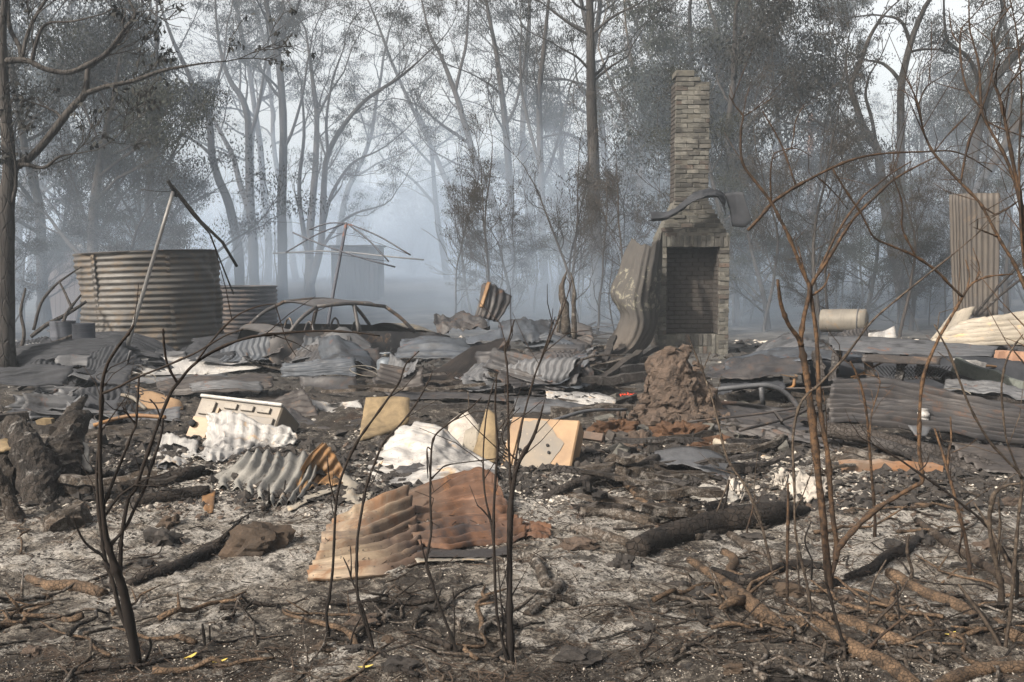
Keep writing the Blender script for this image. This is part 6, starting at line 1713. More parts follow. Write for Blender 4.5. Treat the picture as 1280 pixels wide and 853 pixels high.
# white pot and small fittings on the wide sheet
T = thing('insulator_pot', 'white ribbed porcelain pot standing on the wide dark sheet', 'porcelain pot', P(1154, 530, 9.0))
q = np.array(T.location); a = Acc()
tube(a, [q + [0, 0, k] for k in (0, 0.03, 0.035, 0.065, 0.07, 0.10, 0.105, 0.135, 0.14)], [0.05, 0.055, 0.046, 0.046, 0.055, 0.055, 0.044, 0.044, 0.05], 14); part(T, 'body', a, MAT['tin_white'])
S('grey metal bracket plate hanging below the white pot', [[(1134, 532, 8.9), (1165, 534, 8.85)], [(1144, 546, 8.75), (1158, 546, 8.75)]], 'tin_grey', name='bracket_plate', cat='bracket', nu=6, nv=6, crumple=0.01, rag=0.03, thick=0.01, seed=111)
# mesh
T = thing('wire_mesh', 'torn diamond wire mesh above the wide dark sheet', 'wire mesh', P(1130, 476, 11.2))
a = Acc()
for k in range(16):
    for sgn in (-1, 1):
        x = 1108 + k * 4.4
        tube(a, [P(x, 474, 11.3), P(x + sgn * 7, 466, 11.5), P(x + sgn * 14, 458, 11.7)], 0.006, 4, cap=False)
part(T, 'wires', a, MAT['tin_grey'])
# embers
a = Acc()
for k in range(9):
    p = G(775 + k * 2.6, 497 + rm.uniform(-2, 2)); lump(a, p + [0, 0, 0.02], rm.uniform(0.02, 0.04, 3), rm, 0.4, 2)
solo('embers', a, MAT['ember'], 'red glowing embers between the white flaking sheet and the clay heap', 'embers', kind='stuff')
a = Acc(); lump(a, G(973, 539, 0.03), (0.05, 0.03, 0.025), rm, 0.3, 2); solo('embers', a, MAT['ember'], 'tiny red embers under the dark strip right of the clay heap', 'embers')

# long timbers and posts in the middle
timber('long brown charred log running from the cabinet to the clay heap', (690, 519, 10.9), (800, 512, 11.2), 0.17, 0.15, 'ash_log', seg=10)
timber('long thin charred beam crossing the middle of the ruin', (470, 505, 12.0), (690, 512, 11.6), 0.1, 0.07, 'char_beam', seg=12)
timber('charred beam lying level left of the hearth', (690, 478, 13.0), (822, 470, 13.3), 0.14, 0.12, 'char_beam', seg=9)
timber('second charred beam above the level one left of the hearth', (720, 468, 13.9), (824, 458, 14.6), 0.12, 0.1, 'char_beam', seg=9)
timber('thin pale ended beam aimed at the hearth', (730, 462, 14.4), (816, 446, 15.8), 0.1, 0.09, 'ash_log', seg=7)
for k, (p0, p1) in enumerate([((735, 486, 12.9), (800, 440, 15.6)), ((748, 474, 13.8), (822, 436, 16.6)), ((700, 462, 15.0), (780, 436, 17.0)), ((756, 450, 15.8), (768, 420, 17.6)), ((700, 484, 13.0), (722, 456, 14.0))]):
    timber(['longest burnt rafter fanned out left of the hearth', 'burnt rafter ending nearest the fireplace opening', 'burnt rafter lying highest on the heap left of the hearth', 'short burnt rafter stub below the peeling sheet', 'short grey plank at the left end of the rafter fan'][k], p0, p1, 0.11, 0.08, 'char_beam', 'burnt_rafter', 'rafter')
# splintered burnt posts
for k, (pts, rr_, lb) in enumerate([
    ([(708, 418, 17.6), (706, 385, 17.6), (702, 360, 17.6), (709, 338, 17.6)], (0.085, 0.07, 0.05, 0.006), 'splintered pale topped post standing beyond the middle heap'),
    ([(718, 424, 17.4), (717, 390, 17.4), (718, 362, 17.4), (713, 340, 17.4)], (0.05, 0.04, 0.03, 0.005), 'thin split stake right beside the splintered post'),
    ([(698, 416, 17.3), (700, 392, 17.3), (706, 366, 17.3)], (0.045, 0.03, 0.005), 'leaning split stake left of the splintered post')]):
    a = Acc(); tube(a, cr(np.array([P(*q) for q in pts]), np.linspace(0, 1, 14)), np.interp(np.linspace(0, 1, 14), np.linspace(0, 1, len(rr_)), rr_), 7, rough=0.35, rng=rm)
    solo('burnt_post', a, MAT['ash_log'], lb, 'burnt post')

# charred stumps at the left edge
def stump(label, rows_, mat='char', name='charred_stump', sub=0.2):
    a = Acc()
    p = np.array([P(q[0], q[1], q[2]) for q in rows_]); r = np.array([q[3] * q[2] / F_PX for q in rows_])
    t = np.linspace(0, 1, 40); cc = cr(p, t); rr_ = np.interp(t, np.linspace(0, 1, len(r)), r)
    tube(a, cc, rr_, 26)
    v = a.v[0]; k_ = 26; n_ = 40
    ctr = np.repeat(cc, k_, 0); dv = v[:n_ * k_] - ctr
    o_ = rm.rand(3) * 40
    f = np.array([0.30 * mnoise.noise(Vector(q * 5 + o_)) + 0.28 * abs(mnoise.noise(Vector((q[0] * 16 + o_[0], q[1] * 16, q[2] * 5)))) + 0.16 * mnoise.noise(Vector(q * 28 + o_)) for q in v[:n_ * k_]])
    v[:n_ * k_] = ctr + dv * (1 + 1.1 * f)[:, None]
    return solo(name, a, MAT[mat], label, 'stump', smooth=False)
stump('thick black stump slanting up to the right at the left edge', [(52, 648, 7.2, 26), (66, 600, 7.4, 27), (80, 560, 7.6, 22), (98, 528, 7.8, 12), (112, 518, 7.9, 5)])
stump('brown black stump leaning left beside the slanting one', [(56, 650, 7.0, 18), (48, 600, 7.2, 22), (36, 560, 7.4, 18), (20, 535, 7.6, 14), (8, 532, 7.7, 7)])
stump('dark broken trunk end at the far left edge of the ash', [(-30, 610, 7.4, 34), (5, 600, 7.4, 36), (30, 596, 7.4, 28)])
stump('thin black leaning stem at the left edge in front of the stumps', [(20, 652, 6.6, 11), (12, 630, 6.6, 9), (2, 606, 6.6, 8), (-8, 588, 6.6, 7)])
stump('low sawn stump with a pale brown top at the left', [(84, 668, 6.4, 25), (80, 650, 6.5, 25), (76, 640, 6.5, 22)], 'ash_log')
stump('charred slab tilted above the slanting stump', [(68, 540, 8.2, 8), (90, 516, 8.6, 8), (106, 498, 8.9, 3)], 'char')
S('curled flake of white ash board against the slanting stump', [[(92, 548, 7.7), (100, 546, 7.7), (104, 552, 7.75)], [(92, 568, 7.6), (104, 570, 7.6), (112, 576, 7.6)], [(98, 586, 7.5), (108, 590, 7.5), (118, 592, 7.5)]], 'ash', name='ash_board', cat='ash board', nu=8, nv=10, crumple=0.04, rag=0.1, thick=0.02, seed=120)
S('pale tan crust on top of the broken trunk end at far left', [[(-10, 556, 7.7), (10, 552, 7.7), (28, 560, 7.7)], [(-10, 566, 7.4), (10, 564, 7.35), (30, 570, 7.4)]], 'board', name='ash_board', cat='ash board', nu=10, nv=6, crumple=0.03, rag=0.1, thick=0.03, seed=121)
timber('long black plank lying behind the left stumps', (-10, 524, 10.6), (150, 506, 11.6), 0.12, 0.08, 'char_beam', seg=8)
timber('short tan plank end above the left stumps', (76, 500, 12.2), (104, 500, 12.2), 0.06, 0.10, 'board', seg=3)
timber('pale plank end behind the slanting stump', (48, 529, 10.5), (64, 527, 10.5), 0.08, 0.10, 'board', seg=3)
timber('grey board lying in the ash left of the crumpled white sheet', (108, 545, 9.8), (192, 540, 10.0), 0.3, 0.03, 'ash_log', seg=6)
# plaster lumps and white scraps near the middle right
S('pale curved sheet arching over a black hollow in the middle right', [
    [(812, 566, 9.0), (840, 560, 9.1), (875, 560, 9.0), (910, 572, 8.8), (940, 590, 8.5)],
    [(822, 574, 8.5), (850, 570, 8.5), (880, 576, 8.35), (908, 590, 8.15), (932, 604, 7.95)],
    [(838, 580, 8.1), (858, 580, 8.05), (885, 590, 7.9), (905, 604, 7.75), (918, 615, 7.6)]], 'tin_grey', nu=26, nv=14, crumple=0.03, rag=0.05, seed=122)
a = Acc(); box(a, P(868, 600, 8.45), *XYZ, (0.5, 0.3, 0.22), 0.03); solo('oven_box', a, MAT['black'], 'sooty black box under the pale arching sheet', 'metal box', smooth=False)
a = Acc(); tube(a, cr(np.array([P(893, 552, 9.0), P(930, 566, 8.8), P(965, 577, 8.6), P(1000, 586, 8.4)]), np.linspace(0, 1, 12)), 0.035, 8, rough=0.1, rng=rm); solo('pale_pipe', a, MAT['tin_cream'], 'pale pipe lying down to the right behind the arching sheet', 'pipe')
for k, (g_, mt, lb) in enumerate([
    ([[(984, 592, 7.9), (1000, 588, 7.9), (1020, 590, 7.9), (1034, 600, 7.9)], [(980, 612, 7.5), (1002, 610, 7.45), (1022, 614, 7.4), (1036, 618, 7.5)], [(986, 632, 7.0), (1004, 634, 6.95), (1022, 636, 6.95), (1032, 630, 7.1)]], 'plaster', 'large white plaster slab behind the orange sapling stems'),
    ([[(966, 594, 8.0), (976, 590, 8.0), (984, 598, 8.0)], [(964, 612, 7.6), (976, 614, 7.55), (986, 612, 7.6)]], 'plaster', 'small white plaster slab left of the large one'),
    ([[(908, 600, 8.0), (920, 602, 7.95), (932, 610, 7.9)], [(910, 618, 7.6), (922, 622, 7.5), (934, 624, 7.5)], [(914, 634, 7.2), (924, 636, 7.15), (930, 632, 7.2)]], 'plaster', 'white plaster slab at the right end of the arching sheet'),
    ([[(866, 536, 10.4), (884, 540, 10.2), (906, 552, 9.9)], [(864, 546, 10.0), (884, 552, 9.8), (910, 562, 9.5)], [(872, 556, 9.6), (890, 562, 9.4), (916, 568, 9.2)]], 'plaster', 'ragged cream plaster crust right of the clay heap'),
    ([[(918, 552, 9.9), (940, 556, 9.8), (958, 562, 9.6)], [(920, 562, 9.4), (940, 566, 9.3), (956, 570, 9.2)]], 'ash', 'flat ash crust behind the pale pipe')]):
    S(lb, g_, mt, name='plaster_chunk', cat='plaster slab', nu=26, nv=22, crumple=0.07, rag=0.16, holes=0.25, thick=0.02, seed=150 + k, cfreq=4)
a = Acc(); lump(a, G(884, 625, 0.03), (0.20, 0.14, 0.08), rm, 0.5, 4); solo('ash_mound', a, MAT['ash'], 'mound of grey ash under the arching sheet', 'ash mound', smooth=False)
# ------------------------------------------------------------------ burnt saplings in front (stems traced from the photograph)
def sapling(label, polys, Y, mat, seed, twigs=0.5, drift=0.05, group=None, name='burnt_sapling', tl=0.28):
    rng = np.random.RandomState(seed)
    tr = trace(polys, Y, drift, rng)
    p0 = tr[0][0][0]
    g = float(gh(p0[0], p0[1]))
    T = thing(name, label, 'sapling', (p0[0], p0[1], g))
    for k, (pts, rad) in enumerate(tr):
        a = Acc()
        if k == 0 and p0[2] > g - 0.04:
            pts = np.concatenate([[[p0[0], p0[1], g - 0.08]], pts]); rad = np.concatenate([[rad[0] * 1.15], rad])
        rad = rad * 0.62
        kn = rng.rand(len(rad)) < 0.16
        rad = rad * np.where(kn, 1.4, 1.0)
        # knots and small kinks along the stem
        rad = rad * (0.94 + 0.16 * rng.rand(len(rad)))
        tube(a, pts, rad, 8 if rad.max() > 0.012 else 6, cap=True, rough=0.08, rng=rng)
        L = np.linalg.norm(np.diff(pts, axis=0), axis=1).sum()
        for q in range(rng.poisson(L * twigs * 7.0)):
            t = rng.uniform(0.15, 1.0) * (len(pts) - 1); i_ = min(int(t), len(pts) - 2)
            pos = pts[i_] + (pts[i_ + 1] - pts[i_]) * (t - i_)
            d = pts[i_ + 1] - pts[i_]; d /= np.linalg.norm(d) + 1e-9
            ax = rng.normal(0, 1, 3); ax -= d * (ax @ d); ax /= np.linalg.norm(ax)
            ang = rng.uniform(0.5, 1.2); nd = d * math.cos(ang) + ax * math.sin(ang) + np.array([0, 0, 0.25])
            l = tl * rng.uniform(0.2, 1.0)
            tube(a, [pos, pos + nd * l * 0.5 + rng.normal(0, 0.012, 3), pos + nd * l + rng.normal(0, 0.03, 3)], [max(rad[i_] * 0.35, 0.0022), 0.002, 0.0012], 4, cap=False)
        part(T, 'stem' if k == 0 else 'branch', a, MAT[mat])
    return T


sapling('nearest black sapling at the lower left, its many stems spreading upward', [
    [(177, 868, 12.5), (174, 853, 12), (169, 817, 11.5), (160, 766, 10.5), (152, 732, 9.5), (144, 710, 8), (136, 684, 6.5), (131, 660, 5.5), (126, 603, 4.6), (125, 549, 4.2), (127, 500, 4), (128, 478, 3.6), (135, 454, 3.2), (150, 430, 3), (160, 418, 2.8), (167, 407, 2.4)],
    [(158, 800, 5), (149, 761, 4.6), (141, 727, 4.2), (132, 702, 4), (128, 676, 3.6), (123, 634, 3.2), (121, 589, 2.8), (125, 544, 2.4), (129, 500, 2)],
    [(150, 724, 5), (151, 690, 4.4), (152, 671, 4.2), (160, 625, 4), (169, 611, 3.8), (182, 574, 3.6), (197, 532, 3.4), (202, 518, 3.4), (214, 490, 3.2), (225, 476, 3.1), (239, 459, 3), (264, 441, 2.8), (304, 424, 2.6), (349, 417, 2.4), (403, 414, 2.1), (445, 416, 1.8), (475, 420, 1.4)],
    [(139, 684, 4), (157, 659, 3.6), (170, 632, 3.2), (180, 612, 3), (191, 577, 2.8), (201, 546, 2.6), (204, 524, 2)],
    [(132, 640, 3.4), (134, 622, 3.2), (146, 590, 3), (157, 563, 2.9), (166, 540, 2.7), (170, 531, 2.6), (172, 500, 2.3), (174, 468, 1.8)],
    [(170, 531, 2), (161, 520, 1.8), (152, 507, 1.2)], [(201, 520, 1.8), (195, 508, 1.6), (187, 499, 1.1)],
    [(128, 494, 2.6), (148, 484, 2.4), (169, 473, 2.3), (197, 462, 2.2), (225, 450, 2.0), (247, 440, 1.8), (281, 420, 1.5), (304, 412, 1.2)],
    [(222, 478, 2.4), (213, 464, 2.3), (208, 451, 2.1), (205, 430, 2), (204, 411, 1.8)],
    [(242, 456, 2.0), (262, 430, 1.9), (281, 408, 1.8), (296, 395, 1.6), (309, 388, 1.5), (328, 382, 1.2), (344, 380, 1)],
    [(133, 642, 2.6), (146, 624, 2.2), (157, 614, 1.9), (180, 600, 1.7), (200, 594, 1.3), (216, 588, 0.8)],
    [(129, 697, 3.2), (118, 688, 3), (107, 679, 2.7), (98, 664, 2.3), (91, 645, 1.6)],
    [(344, 380, 1.2), (350, 400, 1.2), (358, 425, 1.0), (370, 445, 0.8)],
    [(186, 845, 3), (188, 812, 2.6), (187, 798, 2)]], 4.05, 'sap_black', 201, 0.5, 0.06)
sapling('thin curving black stem left of the centre, before the bleached sheet', [
    [(414, 834, 3.6), (411, 797, 3.4), (408, 767, 3.3), (412, 744, 3.2), (416, 710, 3), (418, 670, 2.9), (420, 632, 2.8), (427, 596, 2.7), (445, 555, 2.6), (468, 522, 2.4), (491, 490, 2.2), (500, 476, 2.1), (507, 456, 1.8), (524, 439, 1.2)],
    [(418, 634, 1.6), (412, 600, 1.4), (409, 570, 1.0)]], 4.35, 'sap_black', 202, 0.3)
sapling('tall thin black stem with a long lean right, in front of the rusty seam', [
    [(478, 850, 3.8), (466, 809, 3.6), (455, 775, 3.4), (449, 757, 3.3), (446, 733, 3.1), (446, 700, 3), (447, 672, 2.9), (452, 640, 2.8), (458, 608, 2.7), (468, 580, 2.5), (478, 556, 2.4), (488, 543, 2.2), (501, 530, 2), (520, 505, 1.7), (536, 476, 1.4), (541, 463, 1)],
    [(474, 838, 2.4), (462, 790, 2.2), (455, 765, 1.9), (449, 752, 1.4)],
    [(438, 806, 1.8), (442, 790, 1.7), (451, 772, 1.4)],
    [(446, 742, 2), (440, 726, 1.8), (436, 712, 1.6), (429, 697, 1.1)], [(439, 722, 1.4), (439, 700, 1.3), (438, 683, 1)]], 4.15, 'sap_black', 203, 0.3)
sapling('forked black stem before the right end of the bleached sheet', [
    [(583, 848, 3.8), (575, 824, 3.7), (567, 803, 3.6), (556, 775, 3.4), (547, 752, 3.2), (538, 722, 3), (533, 705, 2.9), (536, 684, 2.7), (539, 664, 2.6), (538, 630, 2.5), (538, 600, 2.4), (539, 568, 2.3), (541, 552, 2.1), (548, 540, 2), (573, 521, 1.8), (588, 510, 1.6), (602, 497, 1.3)],
    [(534, 706, 1.8), (529, 690, 1.7), (526, 675, 1.3)], [(569, 800, 2.0), (568, 770, 1.8), (566, 733, 1.3)],
    [(539, 602, 1.6), (548, 590, 1.5), (558, 582, 1.3), (590, 577, 1.1), (630, 572, 0.9), (660, 562, 0.6)],
    [(540, 564, 1.3), (534, 560, 1.2), (534, 580, 1.1), (535, 598, 0.8)]], 4.2, 'sap_black', 204, 0.3)
sapling('dark clump of straight stems right of the rusty sheet', [
    [(640, 862, 8), (639, 830, 7), (637, 780, 6.4), (637, 740, 6), (637, 690, 5.8), (638, 640, 5.5), (640, 617, 5.2), (645, 588, 4.4), (655, 566, 3.8), (666, 548, 3.2), (674, 525, 2.5), (679, 507, 1.8)],
    [(634, 850, 3.6), (630, 810, 3.4), (621, 766, 3.2), (618, 700, 3), (617, 644, 2.9), (620, 590, 2.6), (622, 556, 2.4), (619, 510, 2.1), (621, 466, 1.6)],
    [(619, 690, 2.3), (613, 650, 2.2), (606, 617, 2), (604, 568, 1.8), (609, 512, 1.6), (619, 473, 1.2)],
    [(638, 640, 3), (638, 600, 2.8), (636, 558, 2.6), (635, 500, 2.4), (634, 460, 2.2), (631, 435, 2.2), (636, 424, 2), (643, 400, 1.4)],
    [(641, 606, 2.6), (644, 580, 2.4), (652, 532, 2.2), (662, 492, 2), (670, 465, 2), (682, 437, 1.9), (697, 401, 1.7), (706, 380, 1.5), (715, 350, 1)],
    [(668, 474, 1.6), (674, 455, 1.5), (686, 420, 1.4), (694, 396, 1)],
    [(647, 578, 1.6), (640, 570, 1.4), (628, 548, 1.2), (636, 526, 1), (650, 510, 0.8)],
    [(617, 655, 1.4), (606, 640, 1.3), (596, 632, 0.8)],
    [(634, 800, 2.4), (629, 778, 2.2), (626, 750, 1.9), (622, 700, 1.2)]], 4.1, 'sap_black', 205, 0.5)
sapling('twin orange brown stems at the right with crossing upper branches', [
    [(1036, 752, 9), (1037, 735, 8.5), (1033, 697, 8), (1029, 650, 7.4), (1024, 606, 7), (1017, 540, 6.6), (1008, 468, 6.2), (1003, 440, 5.8), (1001, 425, 5), (1005, 396, 4.4), (1012, 362, 4), (1004, 341, 3.7), (987, 298, 3.4), (976, 276, 3.2), (964, 253, 3), (945, 228, 2.7), (928, 203, 2.4), (926, 164, 2), (929, 146, 1.7), (920, 134, 1.4), (911, 119, 0.9)],
    [(1040, 730, 5.5), (1046, 690, 5.4), (1040, 640, 5.2), (1035, 573, 5), (1028, 530, 4.8), (1024, 498, 4.6), (1021, 426, 4.2), (1016, 385, 4), (1014, 358, 3.8), (1032, 329, 3.3), (1061, 282, 2.9), (1075, 265, 2.7), (1089, 251, 2.5), (1117, 225, 2.2), (1150, 206, 1.8), (1172, 196, 1.2)],
    [(1002, 432, 4.6), (996, 420, 4.4), (987, 408, 4.2), (979, 390, 3.8), (975, 374, 3.6), (972, 350, 3.2)],
    [(1014, 360, 2.6), (1024, 338, 2.4), (1049, 287, 2.2), (1077, 248, 1.9), (1098, 230, 1.8), (1114, 217, 1.6), (1139, 202, 1.2)],
    [(935, 288, 3.2), (950, 272, 3.3), (965, 254, 3.2), (983, 241, 3), (1001, 230, 2.9), (1040, 210, 2.6), (1065, 200, 2.5), (1090, 194, 2.3), (1120, 191, 2.1), (1155, 190, 1.9), (1188, 189, 1.7), (1214, 198, 1.4), (1240, 215, 1.1)],
    [(929, 147, 1.2), (945, 136, 1.1), (968, 121, 0.7)], [(962, 252, 1.8), (963, 220, 1.7), (966, 197, 1.5), (972, 190, 1.2), (995, 186, 1), (1015, 196, 0.7)],
    [(994, 232, 1.8), (986, 206, 1.7), (978, 184, 1.6), (968, 164, 1.4), (962, 154, 1.3), (953, 139, 0.9)],
    [(988, 186, 1.3), (992, 170, 1.2), (995, 150, 1.1), (1006, 130, 0.7)],
    [(1041, 211, 1.8), (1055, 235, 1.7), (1066, 252, 1.5), (1075, 266, 1.2)], [(1023, 222, 1.5), (1040, 238, 1.3), (1060, 262, 0.9)],
    [(1018, 372, 2), (1030, 358, 1.7), (1037, 342, 1.3)], [(1012, 362, 1.8), (1003, 330, 1.4), (998, 308, 1)],
    [(1040, 700, 6), (1047, 687, 5.6), (1064, 666, 5.4), (1092, 639, 5), (1119, 622, 4.6), (1143, 608, 4.4), (1153, 601, 4), (1151, 580, 3.8), (1149, 557, 3.7), (1150, 508, 3.6), (1155, 468, 3.5), (1172, 426, 3.2), (1184, 405, 3), (1195, 386, 2.8), (1212, 358, 2.5), (1226, 349, 2), (1241, 345, 1.7), (1266, 343, 1.1)],
    [(1200, 374, 2.6), (1188, 357, 2.5), (1173, 341, 2.4), (1145, 321, 2.2), (1120, 310, 2.1), (1094, 298, 2), (1084, 282, 1.8), (1075, 265, 1.7), (1056, 236, 1.5), (1041, 211, 1.1)],
    [(1144, 320, 1.8), (1134, 300, 1.7), (1127, 282, 1.6), (1128, 256, 1.5), (1118, 225, 1.2), (1112, 205, 0.8)],
    [(1208, 362, 1.4), (1212, 345, 1.2), (1207, 325, 1)], [(1219, 352, 1.3), (1224, 335, 1.1), (1216, 310, 0.8)]], 5.15, 'sap_brown', 206, 0.35, 0.05)
sapling('tall thin arching stem that crosses low over the twin orange stems', [
    [(1022, 818, 2.9), (1015, 775, 2.8), (1009, 732, 2.7), (1000, 695, 2.6), (994, 663, 2.5), (993, 610, 2.4), (991, 550, 2.4), (998, 511, 2.4), (1010, 492, 2.4), (1024, 481, 2.4), (1057, 445, 2.3), (1089, 403, 2.1), (1118, 377, 1.9), (1145, 355, 1.7), (1201, 310, 1.3), (1245, 272, 0.8)],
    [(1060, 440, 1.2), (1072, 425, 1.1), (1085, 402, 0.7)], [(994, 640, 1.4), (1004, 618, 1.2), (1012, 596, 0.8)]], 4.5, 'sap_grey', 207, 0.25)
sapling('slim grey brown stem at the right with a looped side twig', [
    [(1094, 652, 3), (1092, 620, 2.9), (1090, 600, 2.9), (1087, 560, 2.8), (1083, 515, 2.6), (1077, 485, 2.4), (1070, 466, 2.1), (1063, 452, 1.7)],
    [(1088, 560, 1.5), (1089, 520, 1.4), (1097, 492, 1.2), (1100, 476, 1.1), (1092, 470, 1), (1075, 468, 0.7)]], 6.3, 'sap_brown', 208, 0.5)
sapling('straight thin stem leaning left across the clay heap', [
    [(968, 728, 3), (960, 690, 2.8), (951, 653, 2.7), (940, 625, 2.6), (928, 602, 2.5), (909, 573, 2.3), (898, 530, 2.1), (890, 498, 2), (878, 465, 1.8), (868, 440, 1.6), (860, 420, 1.1)],
    [(876, 462, 1.1), (884, 450, 1), (888, 440, 0.7)], [(896, 640, 1.8), (903, 622, 1.8), (912, 600, 1.6)]], 5.35, 'sap_grey', 209, 0.25)
sapling('leaning bare stem at the far right with a fork low over the sheets', [
    [(1255, 828, 4), (1258, 800, 3.8), (1263, 766, 3.6), (1267, 720, 3.4), (1270, 680, 3.2), (1274, 640, 3), (1277, 598, 2.9), (1258, 575, 2.6), (1237, 552, 2.5), (1218, 520, 2.3), (1205, 491, 2.2), (1188, 445, 2), (1178, 425, 1.8), (1168, 406, 1.4)],
    [(1276, 596, 2.4), (1266, 572, 2.2), (1257, 544, 2.1), (1252, 491, 2), (1254, 468, 1.9), (1259, 449, 1.8), (1268, 432, 1.5), (1279, 418, 1.1)],
    [(1257, 822, 4.2), (1246, 800, 4), (1231, 776, 3.8), (1214, 752, 3.4), (1198, 730, 2.8)],
    [(1192, 452, 1), (1180, 446, 0.9), (1172, 440, 0.6)]], 4.3, 'sap_grey', 210, 0.3)
sapling('burnt shrub with a rusty coloured foot before the wide dark sheet', [
    [(1212, 705, 4), (1206, 670, 4), (1198, 640, 3.8), (1192, 615, 3.4), (1186, 594, 3), (1178, 566, 2.6), (1168, 535, 1.8)],
    [(1187, 590, 2.4), (1186, 565, 2.2), (1189, 550, 2), (1188, 521, 1.5)], [(1203, 660, 1.8), (1199, 690, 1.6), (1204, 700, 1.2)]], 5.4, 'sap_brown', 211, 0.6)
sapling('grey bent stem hooking over at the lower right', [
    [(1252, 735, 6), (1248, 716, 5.4), (1242, 690, 4.8), (1237, 660, 4.4), (1238, 636, 4), (1244, 616, 3.6), (1256, 608, 3), (1270, 605, 2.3), (1284, 604, 1.5)],
    [(1268, 722, 4), (1258, 700, 3.8), (1244, 672, 3.4), (1230, 648, 2.8), (1217, 628, 2)], [(1247, 706, 2.6), (1250, 660, 2.4), (1248, 622, 1.8)]], 4.8, 'sap_grey', 212, 0.4)
sapling('tall many branched stem entering at the right edge, high above the sheets', [
    [(1300, 840, 6), (1298, 640, 5.4), (1293, 480, 5), (1288, 400, 4.6), (1284, 340, 4.2), (1280, 280, 4), (1274, 240, 3.8), (1266, 202, 3.5), (1257, 155, 3.2), (1249, 121, 2.9), (1240, 100, 2.2)],
    [(1281, 290, 3.4), (1272, 240, 3.2), (1257, 197, 3), (1238, 163, 2.7), (1227, 137, 2.5), (1224, 84, 2.1), (1217, 55, 1.8), (1212, 34, 1.6), (1211, -10, 1)],
    [(1228, 138, 2.2), (1216, 122, 2), (1207, 107, 1.9), (1201, 75, 1.7), (1201, 39, 1.5), (1212, 25, 1)],
    [(1228, 139, 2.6), (1220, 155, 2.4), (1212, 174, 2.3), (1205, 205, 2.1), (1201, 228, 1.6)],
    [(1286, 370, 3.2), (1268, 330, 3), (1252, 304, 2.8), (1236, 274, 2.7), (1224, 253, 2.6), (1200, 228, 2.5), (1184, 211, 2.4), (1167, 191, 2.3), (1157, 172, 2.1), (1153, 158, 2), (1148, 132, 1.8), (1140, 112, 1.4), (1131, 96, 1)],
    [(1170, 190, 1.4), (1188, 165, 1.2), (1210, 143, 0.7)], [(1148, 134, 1.4), (1153, 118, 1.3), (1160, 107, 1.2), (1176, 97, 1), (1194, 86, 0.7)],
    [(1158, 176, 1.2), (1146, 148, 1.1), (1130, 110, 0.6)],
    [(1225, 140, 1.8), (1236, 110, 1.7), (1244, 70, 1.5), (1240, 40, 1.3), (1262, 10, 1), (1270, -10, 0.8)],
    [(1250, 122, 1.8), (1266, 100, 1.6), (1288, 80, 1.3)], [(1243, 66, 1.4), (1262, 60, 1.2), (1290, 70, 1)],
    [(1230, 150, 1.6), (1250, 160, 1.4), (1290, 175, 1.2)], [(1285, 350, 2.4), (1277, 300, 2.2), (1274, 200, 2), (1277, 120, 1.7), (1272, 50, 1.4), (1262, -5, 1)],
    [(1212, 30, 1.2), (1225, 10, 1), (1235, -8, 0.8)], [(1202, 60, 1.2), (1190, 40, 1), (1186, 10, 0.7)],
    [(1226, 256, 1.8), (1245, 268, 1.6), (1255, 262, 1.1)], [(1249, 300, 1.6), (1232, 290, 1.4), (1216, 284, 0.8)],
    [(1276, 250, 1.6), (1258, 262, 1.3), (1240, 272, 0.8)]], 4.6, 'sap_brown', 213, 0.9, 0.06, tl=0.35)
sapling('long dark stem lying aslant below the wide dark sheet', [
    [(1272, 716, 3.2), (1255, 690, 3), (1240, 666, 2.9), (1222, 646, 2.8), (1204, 632, 2.7), (1180, 613, 2.5), (1155, 596, 2.3), (1122, 573, 2), (1095, 558, 1.7), (1070, 544, 1.2)],
    [(1150, 592, 1.2), (1158, 580, 1), (1162, 566, 0.7)]], 5.0, 'sap_black', 214, 0.3)
